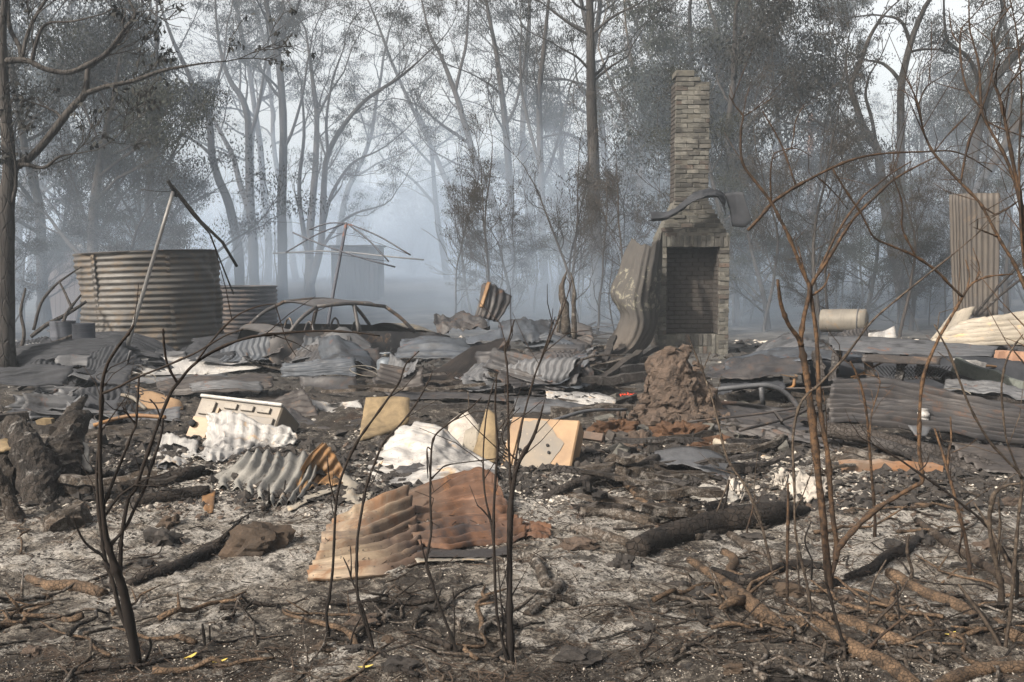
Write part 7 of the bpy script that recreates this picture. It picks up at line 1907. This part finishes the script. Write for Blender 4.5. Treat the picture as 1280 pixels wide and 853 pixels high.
# short burnt stubs standing in the ash
STB = [
    ([(984, 772, 3.2), (984, 700, 3), (985, 640, 2.7), (985, 604, 2.2)], 4.9, 'sap_brown', 'upright thin stub left of the twin orange stems'),
    ([(1000, 745, 2), (997, 700, 1.8), (996, 668, 1.4)], 5.0, 'sap_grey', 'short twig stub close to the foot of the twin orange stems'),
    ([(259, 850, 3), (257, 815, 2.8), (253, 780, 2.2)], 4.2, 'sap_black', 'left of two short stubs right of the nearest sapling'),
    ([(264, 848, 2.4), (263, 810, 2.2), (262, 783, 1.6)], 4.25, 'sap_black', 'right of two short stubs right of the nearest sapling'),
    ([(518, 793, 5), (508, 772, 4.6), (498, 750, 3.2)], 4.75, 'sap_black', 'short thick stub leaning left below the bleached sheet'),
    ([(1083, 790, 3), (1085, 760, 2.6), (1092, 728, 2), (1108, 700, 1.2)], 4.7, 'sap_grey', 'grey forked stub before the lower right roots'),
    ([(1084, 795, 4.2), (1098, 774, 3.6), (1112, 760, 3), (1122, 748, 2), (1140, 716, 1)], 4.6, 'sap_grey', 'grey stub bending right beside the forked one'),
    ([(1068, 850, 4), (1080, 820, 3.4), (1098, 798, 3), (1120, 780, 2.2), (1146, 760, 1.2)], 4.2, 'sap_brown', 'brown stem rising right from the bottom edge'),
    ([(1062, 850, 4.4), (1056, 815, 4), (1044, 770, 3.4), (1036, 740, 3), (1030, 716, 2)], 4.2, 'sap_black', 'dark stem rising left from the bottom edge'),
    ([(1122, 820, 2), (1124, 770, 1.8), (1120, 730, 1.2)], 4.5, 'sap_black', 'thin dark stub right of the brown rising stem'),
    ([(1140, 712, 3.4), (1134, 690, 3), (1136, 668, 2.4)], 5.2, 'sap_grey', 'knotted stub on the long grey root'),
    ([(1015, 700, 2), (1006, 676, 1.8), (1014, 652, 1.3)], 5.3, 'sap_black', 'bent twig just left of the twin orange stems'),
    ([(902, 640, 2.6), (908, 622, 2.4), (911, 600, 2)], 6.4, 'sap_black', 'thin dark stub leaning on the big charred log'),
    ([(934, 660, 2), (940, 640, 1.8), (944, 618, 1.2)], 6.2, 'sap_brown', 'small brown stub behind the big charred log'),
    ([(585, 520, 1.4), (586, 505, 1.3), (585, 490, 1)], 9.5, 'sap_grey', 'thin grey stub behind the large white sheet'),
    ([(240, 790, 2.0), (247, 772, 1.6), (250, 760, 1.0)], 4.6, 'sap_black', 'tiny black stub in the soil left of centre'),
]
for k, (pl, y, mt, lb) in enumerate(STB):
    sapling(lb, [pl], y, mt, 300 + k, 0.3, 0.01, name='burnt_stub', tl=0.1)

# ------------------------------------------------------------------ logs, roots and fallen branches
def logg(label, pts, mat='char_log', name='fallen_log', cat='log', k=10, rough=0.12, lift=None, side=None):
    """a log along pixel points (px, py of its centre line, radius px); it lies on the ground unless a distance is given"""
    P3 = []; R3 = []
    for q in pts:
        if len(q) >= 4:
            p = P(q[0], q[1], q[3]); r = q[2] * q[3] / F_PX
        else:
            p = G(q[0], q[1] + q[2] * 0.8); r = q[2] * p[1] / F_PX; p = p + np.array([0, 0, r * 0.75])
        P3.append(p); R3.append(r)
    t = np.linspace(0, 1, max(10, (len(pts) - 1) * 6))
    c = cr(np.array(P3), t); rr = np.interp(t, np.linspace(0, 1, len(R3)), R3)
    a = Acc(); tube(a, c, rr, k, rough=rough, rng=rm)
    if side:
        for (f, dv, L, rs_) in side:
            i_ = int(f * (len(c) - 1)); d = np.array(dv, float); d /= np.linalg.norm(d)
            tube(a, [c[i_], c[i_] + d * L * 0.5 + rm.normal(0, 0.01, 3), c[i_] + d * L], [rs_, rs_ * 0.8, rs_ * 0.4], 7, rough=0.15, rng=rm)
    return solo(name, a, MAT[mat], label, cat)


logg('big charred log lying in the ash right of centre, cut end to the left', [(795, 686, 15), (826, 673, 15.5), (864, 661, 15.5), (901, 651, 16), (939, 645, 17), (976, 640, 14), (1010, 637, 4)], k=14)
logg('short grey branch stub wedged under the big charred log', [(866, 672, 7), (886, 665, 8), (912, 658, 6)], 'ash_log')
logg('dark smooth pole leaning up from the ash toward the arching sheet', [(650, 640, 6.5, 6.95), (681, 624, 6.5, 7.1), (714, 607, 6.3, 7.35), (747, 595, 6, 7.6), (780, 584, 5.6, 7.85), (822, 572, 5, 8.2)], 'char_beam', 'charred_pole', 'pole', rough=0.05)
logg('stout grey branch stub pointing up before the sooty box', [(858, 628, 6), (868, 612, 6.4, 7.75), (878, 602, 6.2, 7.8)], 'ash_log', 'branch_stub', 'branch')
logg('grey charred branch lying left of the big log, upper one', [(725, 640, 7), (760, 640, 8), (795, 648, 8), (822, 655, 7)], 'ash_log', 'fallen_branch', 'branch')
logg('grey charred branch lying left of the big log, lower one', [(716, 660, 6), (740, 666, 8), (768, 674, 8), (786, 680, 6)], 'ash_log', 'fallen_branch', 'branch')
logg('ash coated curved branch bending round right of the rusty sheet', [(640, 698, 6), (662, 698, 8), (676, 712, 8), (684, 730, 8), (700, 728, 6), (692, 742, 8), (676, 756, 7), (658, 768, 6)], 'ash_log', 'fallen_branch', 'branch')
logg('twisted charred branch on the left with a burnt root ball at its right end', [(160, 730, 6), (190, 718, 8), (222, 708, 9), (252, 694, 9), (280, 682, 9), (308, 672, 8), (340, 668, 7)], 'char_log', 'fallen_branch', 'branch', side=[(0.55, (0.3, 0.5, 0.3), 0.3, 0.02), (0.8, (0.5, -0.4, 0.2), 0.25, 0.02)])
logg('charred limb lying above the root ball, reaching left', [(252, 688, 6), (290, 672, 7), (322, 662, 7), (345, 662, 5)], 'char_log', 'fallen_branch', 'branch')
a = Acc(); lump(a, G(322, 690, 0.03), (0.24, 0.15, 0.11), rm, 0.38, 4); solo('root_ball', a, MAT['earth'], 'burnt root ball at the left of the bleached sheet', 'root ball', smooth=False)
logg('pale brown low branch left behind the nearest sapling', [(36, 722, 5), (60, 732, 7), (95, 732, 8), (130, 742, 7)], 'root', 'fallen_branch', 'branch')
logg('long brown root arching low across the lower right', [(862, 700, 5), (895, 722, 6.5), (925, 742, 9), (950, 764, 11), (975, 778, 10), (1016, 780, 10), (1050, 800, 11), (1081, 818, 11), (1109, 830, 11), (1145, 858, 10)], 'root', 'exposed_root', 'root', side=[(0.28, (-0.4, -0.5, 0.1), 0.3, 0.03), (0.62, (0.1, -0.4, -0.4), 0.14, 0.016)])
logg('brown root behind the long arching one, lower right', [(1030, 770, 6), (1060, 776, 8), (1085, 786, 9), (1112, 797, 9), (1143, 806, 6)], 'root', 'exposed_root', 'root')
logg('dark curved branch running left from the foot of the orange stems', [(890, 712, 4), (927, 725, 7), (950, 720, 7), (972, 711, 7), (1000, 706, 7), (1030, 710, 6)], 'char_log', 'fallen_branch', 'branch')
logg('knotted charred branch right of the orange stems', [(1060, 722, 6), (1090, 710, 7), (1110, 694, 8), (1132, 688, 7), (1148, 672, 5), (1156, 664, 4)], 'char_log', 'fallen_branch', 'branch')
logg('grey brown root running right from the knotted branch', [(1112, 716, 8), (1152, 739, 8), (1196, 756, 8), (1220, 770, 5)], 'root', 'exposed_root', 'root')
logg('bare pale branch lying long across the right foreground', [(1146, 650, 4), (1186, 680, 6), (1237, 711, 6.5), (1290, 745, 6)], 'sap_grey', 'fallen_branch', 'branch')
logg('thick brown root in the bottom right corner', [(1165, 862, 8), (1190, 848, 9), (1220, 838, 9), (1262, 834, 9), (1310, 834, 9)], 'root', 'exposed_root', 'root')
logg('second root in the bottom right corner, higher up', [(1245, 775, 5), (1270, 795, 9), (1310, 812, 9)], 'root', 'exposed_root', 'root')
logg('short charred branch in the ash under the big log', [(912, 668, 5), (940, 685, 7), (975, 694, 7), (1010, 705, 5)], 'ash_log', 'fallen_branch', 'branch')
logg('knobbly brown branch standing in the ash right under the big log', [(905, 690, 6), (918, 700, 6), (912, 716, 6), (930, 722, 5)], 'root', 'fallen_branch', 'branch')
logg('brown crooked branch under the dark leaning pole', [(772, 602, 5), (790, 610, 6), (800, 625, 6), (812, 632, 4)], 'root', 'fallen_branch', 'branch')
logg('second brown branch under the dark leaning pole', [(822, 618, 4), (836, 640, 6), (852, 655, 5)], 'root', 'fallen_branch', 'branch')
logg('dark log end lying left of the rusty sheet in the ash', [(150, 612, 9), (190, 604, 10), (230, 594, 10), (252, 588, 7)], 'char_log')
logg('dark charred log behind the left heap of ash', [(170, 628, 8), (215, 620, 9), (262, 614, 8)], 'char_log')
logg('black log lying level left of the crumpled white sheet', [(60, 590, 8), (110, 594, 9), (150, 598, 8)], 'char_log')

for k, (pl, lb) in enumerate([
    ([(39, 421, 2.6, 17.5), (60, 405, 2.8, 17.5), (82, 394, 2.6, 17.6), (108, 377, 1.8, 17.8)], 'bare fallen branch sloping up against the left of the large tank'),
    ([(65, 441, 2.4, 17.0), (76, 412, 2.2, 17.1), (84, 391, 2.0, 17.2), (101, 369, 1.2, 17.4)], 'steep bare branch rising left of the large tank'),
    ([(42, 413, 2.0, 18), (51, 380, 1.9, 18.1), (66, 360, 1.6, 18.2), (79, 349, 1.3, 18.2), (104, 332, 0.8, 18.3)], 'curving bare branch arching left of the large tank'),
    ([(90, 386, 2.0, 17.4), (82, 368, 1.6, 17.5), (74, 352, 1.2, 17.6)], 'short bare branch leaning left beside the large tank'),
    ([(10, 470, 3, 15.6), (45, 440, 3, 15.8), (80, 424, 2.4, 16), (110, 412, 1.6, 16.2)], 'bare branch lying in front of the dark drums'),
    ([(20, 452, 2.4, 16.4), (30, 420, 2.2, 16.5), (26, 390, 1.8, 16.6), (32, 360, 1.2, 16.7)], 'crooked bare branch standing near the left edge, before the pink shed'),
    ([(690, 482, 2, 13.0), (712, 458, 2, 13.1), (740, 446, 1.6, 13.2), (775, 444, 1, 13.3)], 'thin crooked branch over the rafters left of the hearth')]):
    logg(lb, pl, 'bark_far', 'fallen_branch', 'branch', 6, 0.1)

# ------------------------------------------------------------------ countable debris strewn about
rd = np.random.RandomState(77)
def clear(px, py, m=0):
    return not ((760 - m < px < 930 + m and 415 < py < 570) or (425 - m < px < 725 + m and 503 < py < 745) or (190 - m < px < 450 + m and 470 < py < 660) or (505 < px < 640 and 412 < py < 488) or (345 < px < 560 and 380 < py < 440) or (375 < px < 700 and 560 < py < 745))
ANC = [(192, 440, 'the large tank'), (300, 410, 'the small tank'), (437, 410, 'the car wreck'), (482, 463, 'the gas bottle'), (280, 515, 'the stove'), (482, 525, 'the square cream board'), (664, 555, 'the cream cabinet'), (570, 460, 'the finely ribbed sheet'), (620, 375, 'the tilted block'),
       (708, 410, 'the splintered post'), (865, 430, 'the fireplace'), (845, 500, 'the clay heap'), (1056, 402, 'the pale cylinder tank'), (930, 500, 'the car door frame'), (1150, 510, 'the wide dark sheet'), (1240, 410, 'the bowed cream sheet'), (1110, 590, 'the orange ended plank'), (900, 655, 'the big charred log'),
       (1035, 740, 'the twin orange stems'), (175, 850, 'the nearest sapling'), (60, 600, 'the left stumps'), (322, 690, 'the root ball'), (470, 690, 'the bleached sheet'), (590, 640, 'the rusty sheet'), (638, 850, 'the dark clump of stems'), (1016, 790, 'the long arching root'), (205, 682, 'the lone black clod'),
       (680, 740, 'the ash coated branch'), (1188, 799, 'the longest yellow leaf'), (870, 590, 'the arching sheet'), (415, 834, 'the thin curving stem'), (1262, 800, 'the leaning far right stem'), (785, 600, 'the leaning dark pole'), (780, 503, 'the embers'), (330, 600, 'the thick ribbed sheet'), (730, 500, 'the white flaking sheet')]
def where(px, py):
    x_, y_, nm = min(ANC, key=lambda q: (q[0] - px) ** 2 + ((q[1] - py) * 1.6) ** 2)
    dx, dy = px - x_, (py - y_) * 1.6
    r = math.hypot(dx, dy)
    if r < 22: return 'right beside ' + nm
    far = 'just ' if r < 60 else '' if r < 120 else 'well '
    if abs(dx) > abs(dy) * 2: return far + ('left of ' if dx < 0 else 'right of ') + nm
    if abs(dy) > abs(dx) * 2: return far + ('beyond ' if dy < 0 else 'in front of ') + nm
    if len(nm.split()) > 4: return far + ('left of ' if dx < 0 else 'right of ') + nm
    return far + ('beyond ' if dy < 0 else 'in front of ') + nm + (', to its left' if dx < 0 else ', to its right')
SCR = 'loose sheet of burnt roofing tin lying in the ruin'
for k in range(330):
    s = rd.uniform(0.18, 0.6) * (1.0 if k % 2 else 1.35); az = rd.normal(0, 0.4); til = rd.uniform(-0.1, 0.95)
    w, h = s * rd.uniform(1.2, 2.6), s * rd.uniform(0.45, 0.9)
    for tries in range(80):
        z_ = k % 10
        if z_ < 6: px, py = rd.uniform(330, 800), rd.uniform(432, 508)
        elif z_ < 8: px, py = rd.uniform(40, 360), rd.uniform(452, 545)
        elif z_ == 8: px, py = rd.uniform(910, 1290), rd.uniform(430, 490)
        else: px, py = rd.uniform(690, 800), rd.uniform(505, 570)
        hw = w * 0.5 * (py - 335) / 1.7 + 8
        if clear(px, py, 10) and clear(px - hw, py, 0) and clear(px + hw, py, 0) and clear(px, py - 22, 0): break
    else:
        continue
    c = G(px, py)
    ux = np.array([math.cos(az), math.sin(az), rd.uniform(-0.2, 0.2)]); uy = np.array([-math.sin(az) * math.cos(til), math.cos(az) * math.cos(til), math.sin(til)])
    g = c + np.array([0, 0, 0.03 + 0.25 * rd.rand() + 0.5 * h * abs(math.sin(til))])
    old = W
    def W(p, _o=old): return p
    fold = k % 3 != 0; bow = rd.uniform(-0.22, 0.25) * w * (0.6 if fold else 0.35); mid = rd.uniform(-0.5, 0.5) if fold else 0.0
    grid = [[g + ux * w * (i_ - 1 + (mid if i_ == 1 else 0)) * 0.5 * rd.uniform(0.75, 1.1) + uy * h * (j_ - 1) * 0.5 * rd.uniform(0.7, 1.2) + np.array([0, 0, rd.uniform(-0.05, 0.05) * (1 + w) + (bow if i_ == 1 else 0)]) for i_ in range(3)] for j_ in range(3)]
    acc = sheet_acc(grid, waves=max(3, min(16, int((h if k % 4 else w) * 12))), amp=0.010, axis='v' if k % 4 else 'u', nu=13, nv=11, pw=5, crumple=0.014 + 0.03 * s, rag=0.09, seed=400 + k, lin=fold)
    W = old
    solo('tin_sheet', acc, MAT[['tin_grey', 'tin_dark', 'tin_blue', 'tin_purple', 'tin_dark', 'tin_dark', 'black_tin', 'tin_grey', 'tin_dark', 'tin_white'][k % 10]], ('small', 'medium', 'large')[0 if w < 0.5 else 1 if w < 0.9 else 2] + ' ' + ['grey', 'dark', 'blue grey', 'purple grey', 'dark', 'dark', 'black', 'grey', 'dark', 'pale'][k % 10] + ' tin sheet lying ' + where(px, py), 'metal sheet', 'loose sheets of tin strewn through the ruin')
TMB = 'charred length of timber lying in the burnt wreckage'
for k in range(285):
    while True:
        px, py = rd.uniform(300, 840), rd.uniform(410, 520)
        if clear(px, py): break
    if k % 5 == 0: px, py = rd.uniform(60, 340), rd.uniform(455, 640)
    if k % 6 == 1: px, py = rd.uniform(880, 1100), rd.uniform(430, 600)
    if k % 8 == 3: px, py = rd.uniform(735, 860), rd.uniform(575, 660)
    if not clear(px, py): px, py = rd.uniform(60, 420), rd.uniform(430, 478)
    c = G(px, py, rd.uniform(0.02, 0.22)); L = rd.uniform(0.3, 1.5) if py < 530 else rd.uniform(0.2, 0.75); az = rd.normal(0, 0.55); el = rd.normal(0, 0.13)
    d = np.array([math.cos(az), math.sin(az), math.tan(el)])
    a = Acc(); beam(a, c - d * L / 2, c + d * L / 2, rd.uniform(0.03, 0.09), rd.uniform(0.02, 0.07), rd, 5, 0.012, 0.6)
    mk = rd.randint(3)
    solo('charred_timber', a, MAT[('char_beam', 'char', 'ash_log')[mk]], ('short ' if L < 0.6 else 'long ' if L > 1.1 else '') + ('charred', 'black', 'ashy')[mk] + ' timber length lying ' + where(px, py), 'timber', 'charred timbers strewn through the ruin', smooth=False)
for k in range(70):                       # pipes, rods and wire among the sheets
    for tries in range(40):
        px, py = rd.uniform(60, 1270), rd.uniform(428, 560)
        if clear(px, py): break
    c = G(px, py, rd.uniform(0.03, 0.3)); L = rd.uniform(0.35, 1.3); az = rd.normal(0, 0.7)
    dv = np.array([math.cos(az), math.sin(az), rd.normal(0, 0.25)]); kind_ = k % 3
    if kind_ == 2:
        th = np.linspace(0, rd.uniform(4, 9), 26); rr_ = L * 0.16
        pts = c + np.stack([rr_ * np.cos(th), rr_ * np.sin(th) * 0.6, 0.05 + rr_ * 0.7 * (1 + np.sin(th * 0.83)) * 0.5], -1); rad_w = 0.006
    else:
        pts = cr(np.array([c - dv * L / 2, c + rd.normal(0, 0.07, 3), c + dv * L / 2 + rd.normal(0, 0.05, 3)]), np.linspace(0, 1, 12)); rad_w = rd.uniform(0.009, 0.022)
    pts[:, 2] = np.maximum(pts[:, 2], gh(pts[:, 0], pts[:, 1]) + rad_w)
    a = Acc(); tube(a, pts, rad_w, 6)
    mt = ('tin_grey', 'tin_dark', 'tin_purple', 'tin_tan', 'heater')[k % 5]
    solo(('bent_pipe', 'steel_rod', 'wire_coil')[kind_], a, MAT[mt], ('grey', 'dark', 'brown grey', 'rusty', 'pale')[k % 5] + (' bent pipe', ' steel rod', ' loose wire coil')[kind_] + ' lying ' + where(px, py), ('pipe', 'rod', 'wire')[kind_], ('bent pipes', 'steel rods', 'wire coils')[kind_] + ' among the wreckage')
for k in range(80):                       # bricks fallen from the chimney
    px, py = rd.normal(850, 60), 440 + 120 * rd.rand()
    if k % 4 == 0: px, py = rd.uniform(700, 1010), rd.uniform(520, 575)
    c = G(px, py, rd.uniform(0.02, 0.07))
    o = bpy.data.objects.new('fallen_brick', BV[k % 5] if k % 3 else BS[k % 3]); COL.objects.link(o)
    o.location = c; o.rotation_euler = (rd.uniform(-0.5, 0.5), rd.uniform(-0.5, 0.5), rd.rand() * PI); o.scale = (rd.uniform(0.45, 1.0), 1, 1)
    tag(o, ('cream' if k % 3 else 'sooty') + (' broken' if o.scale[0] < 0.7 else '') + ' brick lying ' + where(px, py), 'brick', 'bricks fallen from the chimney')
BRN = 'thin burnt branch lying on the ash in the foreground'
for k in range(180):
    px = rd.uniform(-40, 1320); py = 600 + 250 * rd.rand() ** 0.8
    if 370 < px < 700 and py < 745: py = rd.uniform(750, 850)
    if k % 2 == 0: px = rd.uniform(840, 1310)
    c = G(px, py, 0.015); L = rd.uniform(0.15, 0.75); az = rd.rand() * PI
    d = np.array([math.cos(az), math.sin(az), 0.0])
    pts = [c + d * L * (t - 0.5) + np.array([rd.normal(0, 0.03), rd.normal(0, 0.03), abs(rd.normal(0, 0.018))]) * (L + 0.2) for t in np.linspace(0, 1, 6)]
    for p in pts: p[2] = float(gh(p[0], p[1])) + 0.012 + abs(rd.normal(0, 0.02))
    a = Acc(); r = rd.uniform(0.006, 0.017)
    cc = cr(np.array(pts), np.linspace(0, 1, 14)); tube(a, cc, np.linspace(r, r * 0.4, 14), 6, rough=0.2, rng=rd)
    for q in range(rd.randint(0, 3)):
        i_ = rd.randint(3, 11); dd = np.array([rd.normal(), rd.normal(), abs(rd.normal(0, 0.5))]); dd /= np.linalg.norm(dd)
        tube(a, [cc[i_], cc[i_] + dd * L * 0.15, cc[i_] + dd * L * 0.28], [r * 0.6, r * 0.45, r * 0.2], 5)
    mk = rd.randint(4)
    solo('fallen_branch', a, MAT[('char_log', 'root', 'char', 'ash_log')[mk]], ('short ' if L < 0.35 else 'long ' if L > 0.58 else '') + ('charred', 'brown', 'black', 'ashy')[mk] + ' thin branch lying ' + where(px, py), 'branch', 'thin burnt branches lying on the ash')
CLD = 'burnt clod lying on the ash'
for k in range(90):
    px = rd.uniform(-40, 1320); py = 520 + 330 * rd.rand()
    if 380 < px < 690 and py < 740: px = rd.uniform(690, 1280)
    r = rd.uniform(0.018, 0.075) * np.array([rd.uniform(0.9, 1.5), rd.uniform(0.8, 1.2), rd.uniform(0.45, 0.8)])
    a = Acc(); lump(a, G(px, py, r[2] * 0.3), r * 0.8, rd, 0.8, 3)
    mk = rd.randint(5)
    solo('burnt_clod', a, MAT[('coal', 'earth', 'coal', 'coal', 'mud')[mk]], ('small ' if r[0] < 0.05 else 'big ') + ('black', 'earthy', 'black', 'black', 'brown')[mk] + ' clod lying ' + where(px, py), 'clod', 'burnt clods lying on the ash', smooth=False)
for px, py, r, lb in ((205, 682, 0.075, 'black burnt clod standing alone on pale ash behind the nearest sapling'), (778, 712, 0.05, 'small black clod in front of the cut end of the big log'), (890, 676, 0.04, 'black clod in the ash between the big log and the long root')):
    a = Acc(); lump(a, G(px, py, r * 0.5), (r * 1.2, r, r * 0.85), rd, 0.8, 3); solo('burnt_clod', a, MAT['coal'], lb, 'clod', smooth=False)
for px, py, az, lb in ((1188, 799, 0.3, 'longest yellow leaf lying on the dark litter at lower right'), (920, 764, 0.2, 'yellow leaf beside the long arching root'), (238, 828, 0.9, 'left of two yellow green leaves on the soil near the nearest sapling'), (275, 834, 0.4, 'right of two yellow green leaves on the soil near the nearest sapling'), (457, 841, 0.1, 'yellow leaf at the foot of the tall thin black stem')):
    c = G(px, py, 0.025); d = np.array([math.cos(az), math.sin(az), 0.1]); s_ = np.array([-d[1], d[0], 0.0]); l = 0.032
    a = Acc(); rows_ = []
    for t in np.linspace(-1, 1, 7):
        w = 0.010 * (1 - t * t) ** 0.7 + 0.0006
        rows_ += [c + d * l * t + s_ * w + [0, 0, 0.006 * t * t], c + d * l * t + [0, 0, 0.006 * t * t - 0.003], c + d * l * t - s_ * w + [0, 0, 0.006 * t * t]]
    q = []
    for i_ in range(6):
        for j_ in range(2):
            b = i_ * 3 + j_; q.append([b, b + 1, b + 4, b + 3])
    v = np.array(rows_); n = len(v)
    a.add(np.concatenate([v, v - [0, 0, 0.0012]]), np.concatenate([np.array(q), np.array(q)[:, ::-1] + n]))
    solo('fallen_leaf', a, MAT['yellow'], lb, 'leaf')

# ------------------------------------------------------------------ litter nobody could count
def scatter(name, label, mat, n, seed, lo, hi, region, kind='chip', elong=1.0, aflat=0.35):
    """small flakes, crumbs and twigs over the ground, denser towards the camera as seen; sizes in photograph pixels"""
    r = np.random.RandomState(seed)
    px = r.uniform(-160, 1440, n); py = region[0] + (region[1] - region[0]) * r.rand(n) ** region[2]
    d = np.stack([(px - 640) / F_PX, cP + (426.5 - py) / F_PX * sP, -sP + (426.5 - py) / F_PX * cP], -1)
    t = -EYE / d[:, 2]
    x = d[:, 0] * t; y = d[:, 1] * t
    big = vnoise(x * 1.3 + seed, y * 1.3)
    keep = big + r.uniform(-0.7, 0.7, n) > -0.15
    x, y = x[keep], y[keep]; n = len(x)
    z = gh(x, y)
    s = r.uniform(lo, hi, n) ** 1.0 * y / F_PX * (0.6 + 0.8 * r.rand(n) ** 3)
    s = np.clip(s, 0.003, 0.09)
    c = np.stack([x, y, z + s * 0.25 + 0.012 * (y < 11)], -1)
    az = r.rand(n) * 2 * PI; el = r.normal(0, 0.3, n)
    u = np.stack([np.cos(az) * np.cos(el), np.sin(az) * np.cos(el), np.sin(el)], -1)
    v = np.stack([-np.sin(az), np.cos(az), r.normal(0, 0.3, n)], -1)
    w = np.cross(u, v); w /= np.linalg.norm(w, axis=1)[:, None]
    a = Acc()
    if kind == 'chip':
        k = 5
        ang = np.linspace(0, 2 * PI, k, endpoint=False)[None, :] + r.uniform(-0.4, 0.4, (n, k))
        rr = s[:, None] * r.uniform(0.55, 1.2, (n, k))
        ring = c[:, None] + (np.cos(ang) * rr * elong)[..., None] * u[:, None] + (np.sin(ang) * rr)[..., None] * v[:, None]
        ap = c + w * (s * r.uniform(0.15, aflat * 2, n))[:, None]
        V = np.concatenate([ring, ap[:, None]], 1).reshape(-1, 3)
        b = np.arange(n)[:, None] * 6; jj = np.arange(5)
        T_ = np.stack([b + jj, b + (jj + 1) % 5, np.broadcast_to(b + 5, (n, 5))], -1).reshape(-1, 3)
        a.add(V, None, T_)
    else:
        L = s * elong; rad = np.clip(s * 0.07, 0.0009, 0.003)
        V = []
        for e_ in (-1, 0, 1):
            mid = c + u * (L * e_)[:, None] + (v * (L * 0.25 * r.normal(0, 1, n))[:, None] if e_ == 0 else 0)
            for q in range(3):
                V.append(mid + (rad * math.cos(q * 2.09))[:, None] * v + (rad * math.sin(q * 2.09))[:, None] * w)
        V = np.stack(V, 1).reshape(-1, 3)
        b = np.arange(n)[:, None] * 9
        Q = np.array([[i_ * 3 + j_, i_ * 3 + (j_ + 1) % 3, i_ * 3 + 3 + (j_ + 1) % 3, i_ * 3 + 3 + j_] for i_ in range(2) for j_ in range(3)])
        a.add(V, (b[:, :, None] + Q[None]).reshape(-1, 4))
    o = link(name, a.mesh(name, MAT[mat], smooth=False)); tag(o, label, None, kind='stuff')
scatter('ash_flakes', 'pale ash flakes littering the ground', 'flake', 30000, 1, 0.5, 1.7, (500, 905, 0.85))
scatter('charcoal', 'black charcoal crumbs littering the ground', 'coal', 60000, 2, 0.6, 3.0, (470, 905, 0.85))
scatter('burnt_soil', 'brown crumbs of burnt soil littering the ground', 'earth', 14000, 3, 0.6, 2.4, (540, 905, 0.9))
scatter('twig_litter', 'short burnt twigs littering the ground', 'twig', 14000, 4, 3.0, 11.0, (590, 905, 0.8), 'twig', 1.5)
scatter('pale_litter', 'pale ash stalks littering the ground', 'sap_grey', 9000, 5, 2.0, 6.0, (590, 905, 0.8), 'twig', 1.3)
scatter('rubble', 'coarse grey rubble lying through the ruin', 'ash', 9000, 6, 1.2, 4.5, (430, 560, 0.8))
scatter('rubble', 'coarse black rubble lying through the ruin', 'coal', 26000, 7, 1.5, 8.0, (425, 640, 0.8), 'chip', 1.5, 0.6)
scatter('rubble', 'coarse red brown rubble around the clay heap', 'mud', 9000, 8, 1.2, 5.0, (500, 660, 0.9))
scatter('rubble', 'fine pale rubble lying through the ruin', 'flake', 20000, 9, 1.0, 4.2, (425, 640, 0.9))
scatter('burnt_sticks', 'small burnt sticks lying through the ruin', 'char', 9000, 10, 3.0, 9.0, (430, 640, 0.9), 'twig', 1.6)
scatter('burnt_sticks', 'small ashy sticks lying through the ruin', 'ash_log', 6000, 11, 3.0, 9.0, (430, 640, 0.9), 'twig', 1.6)
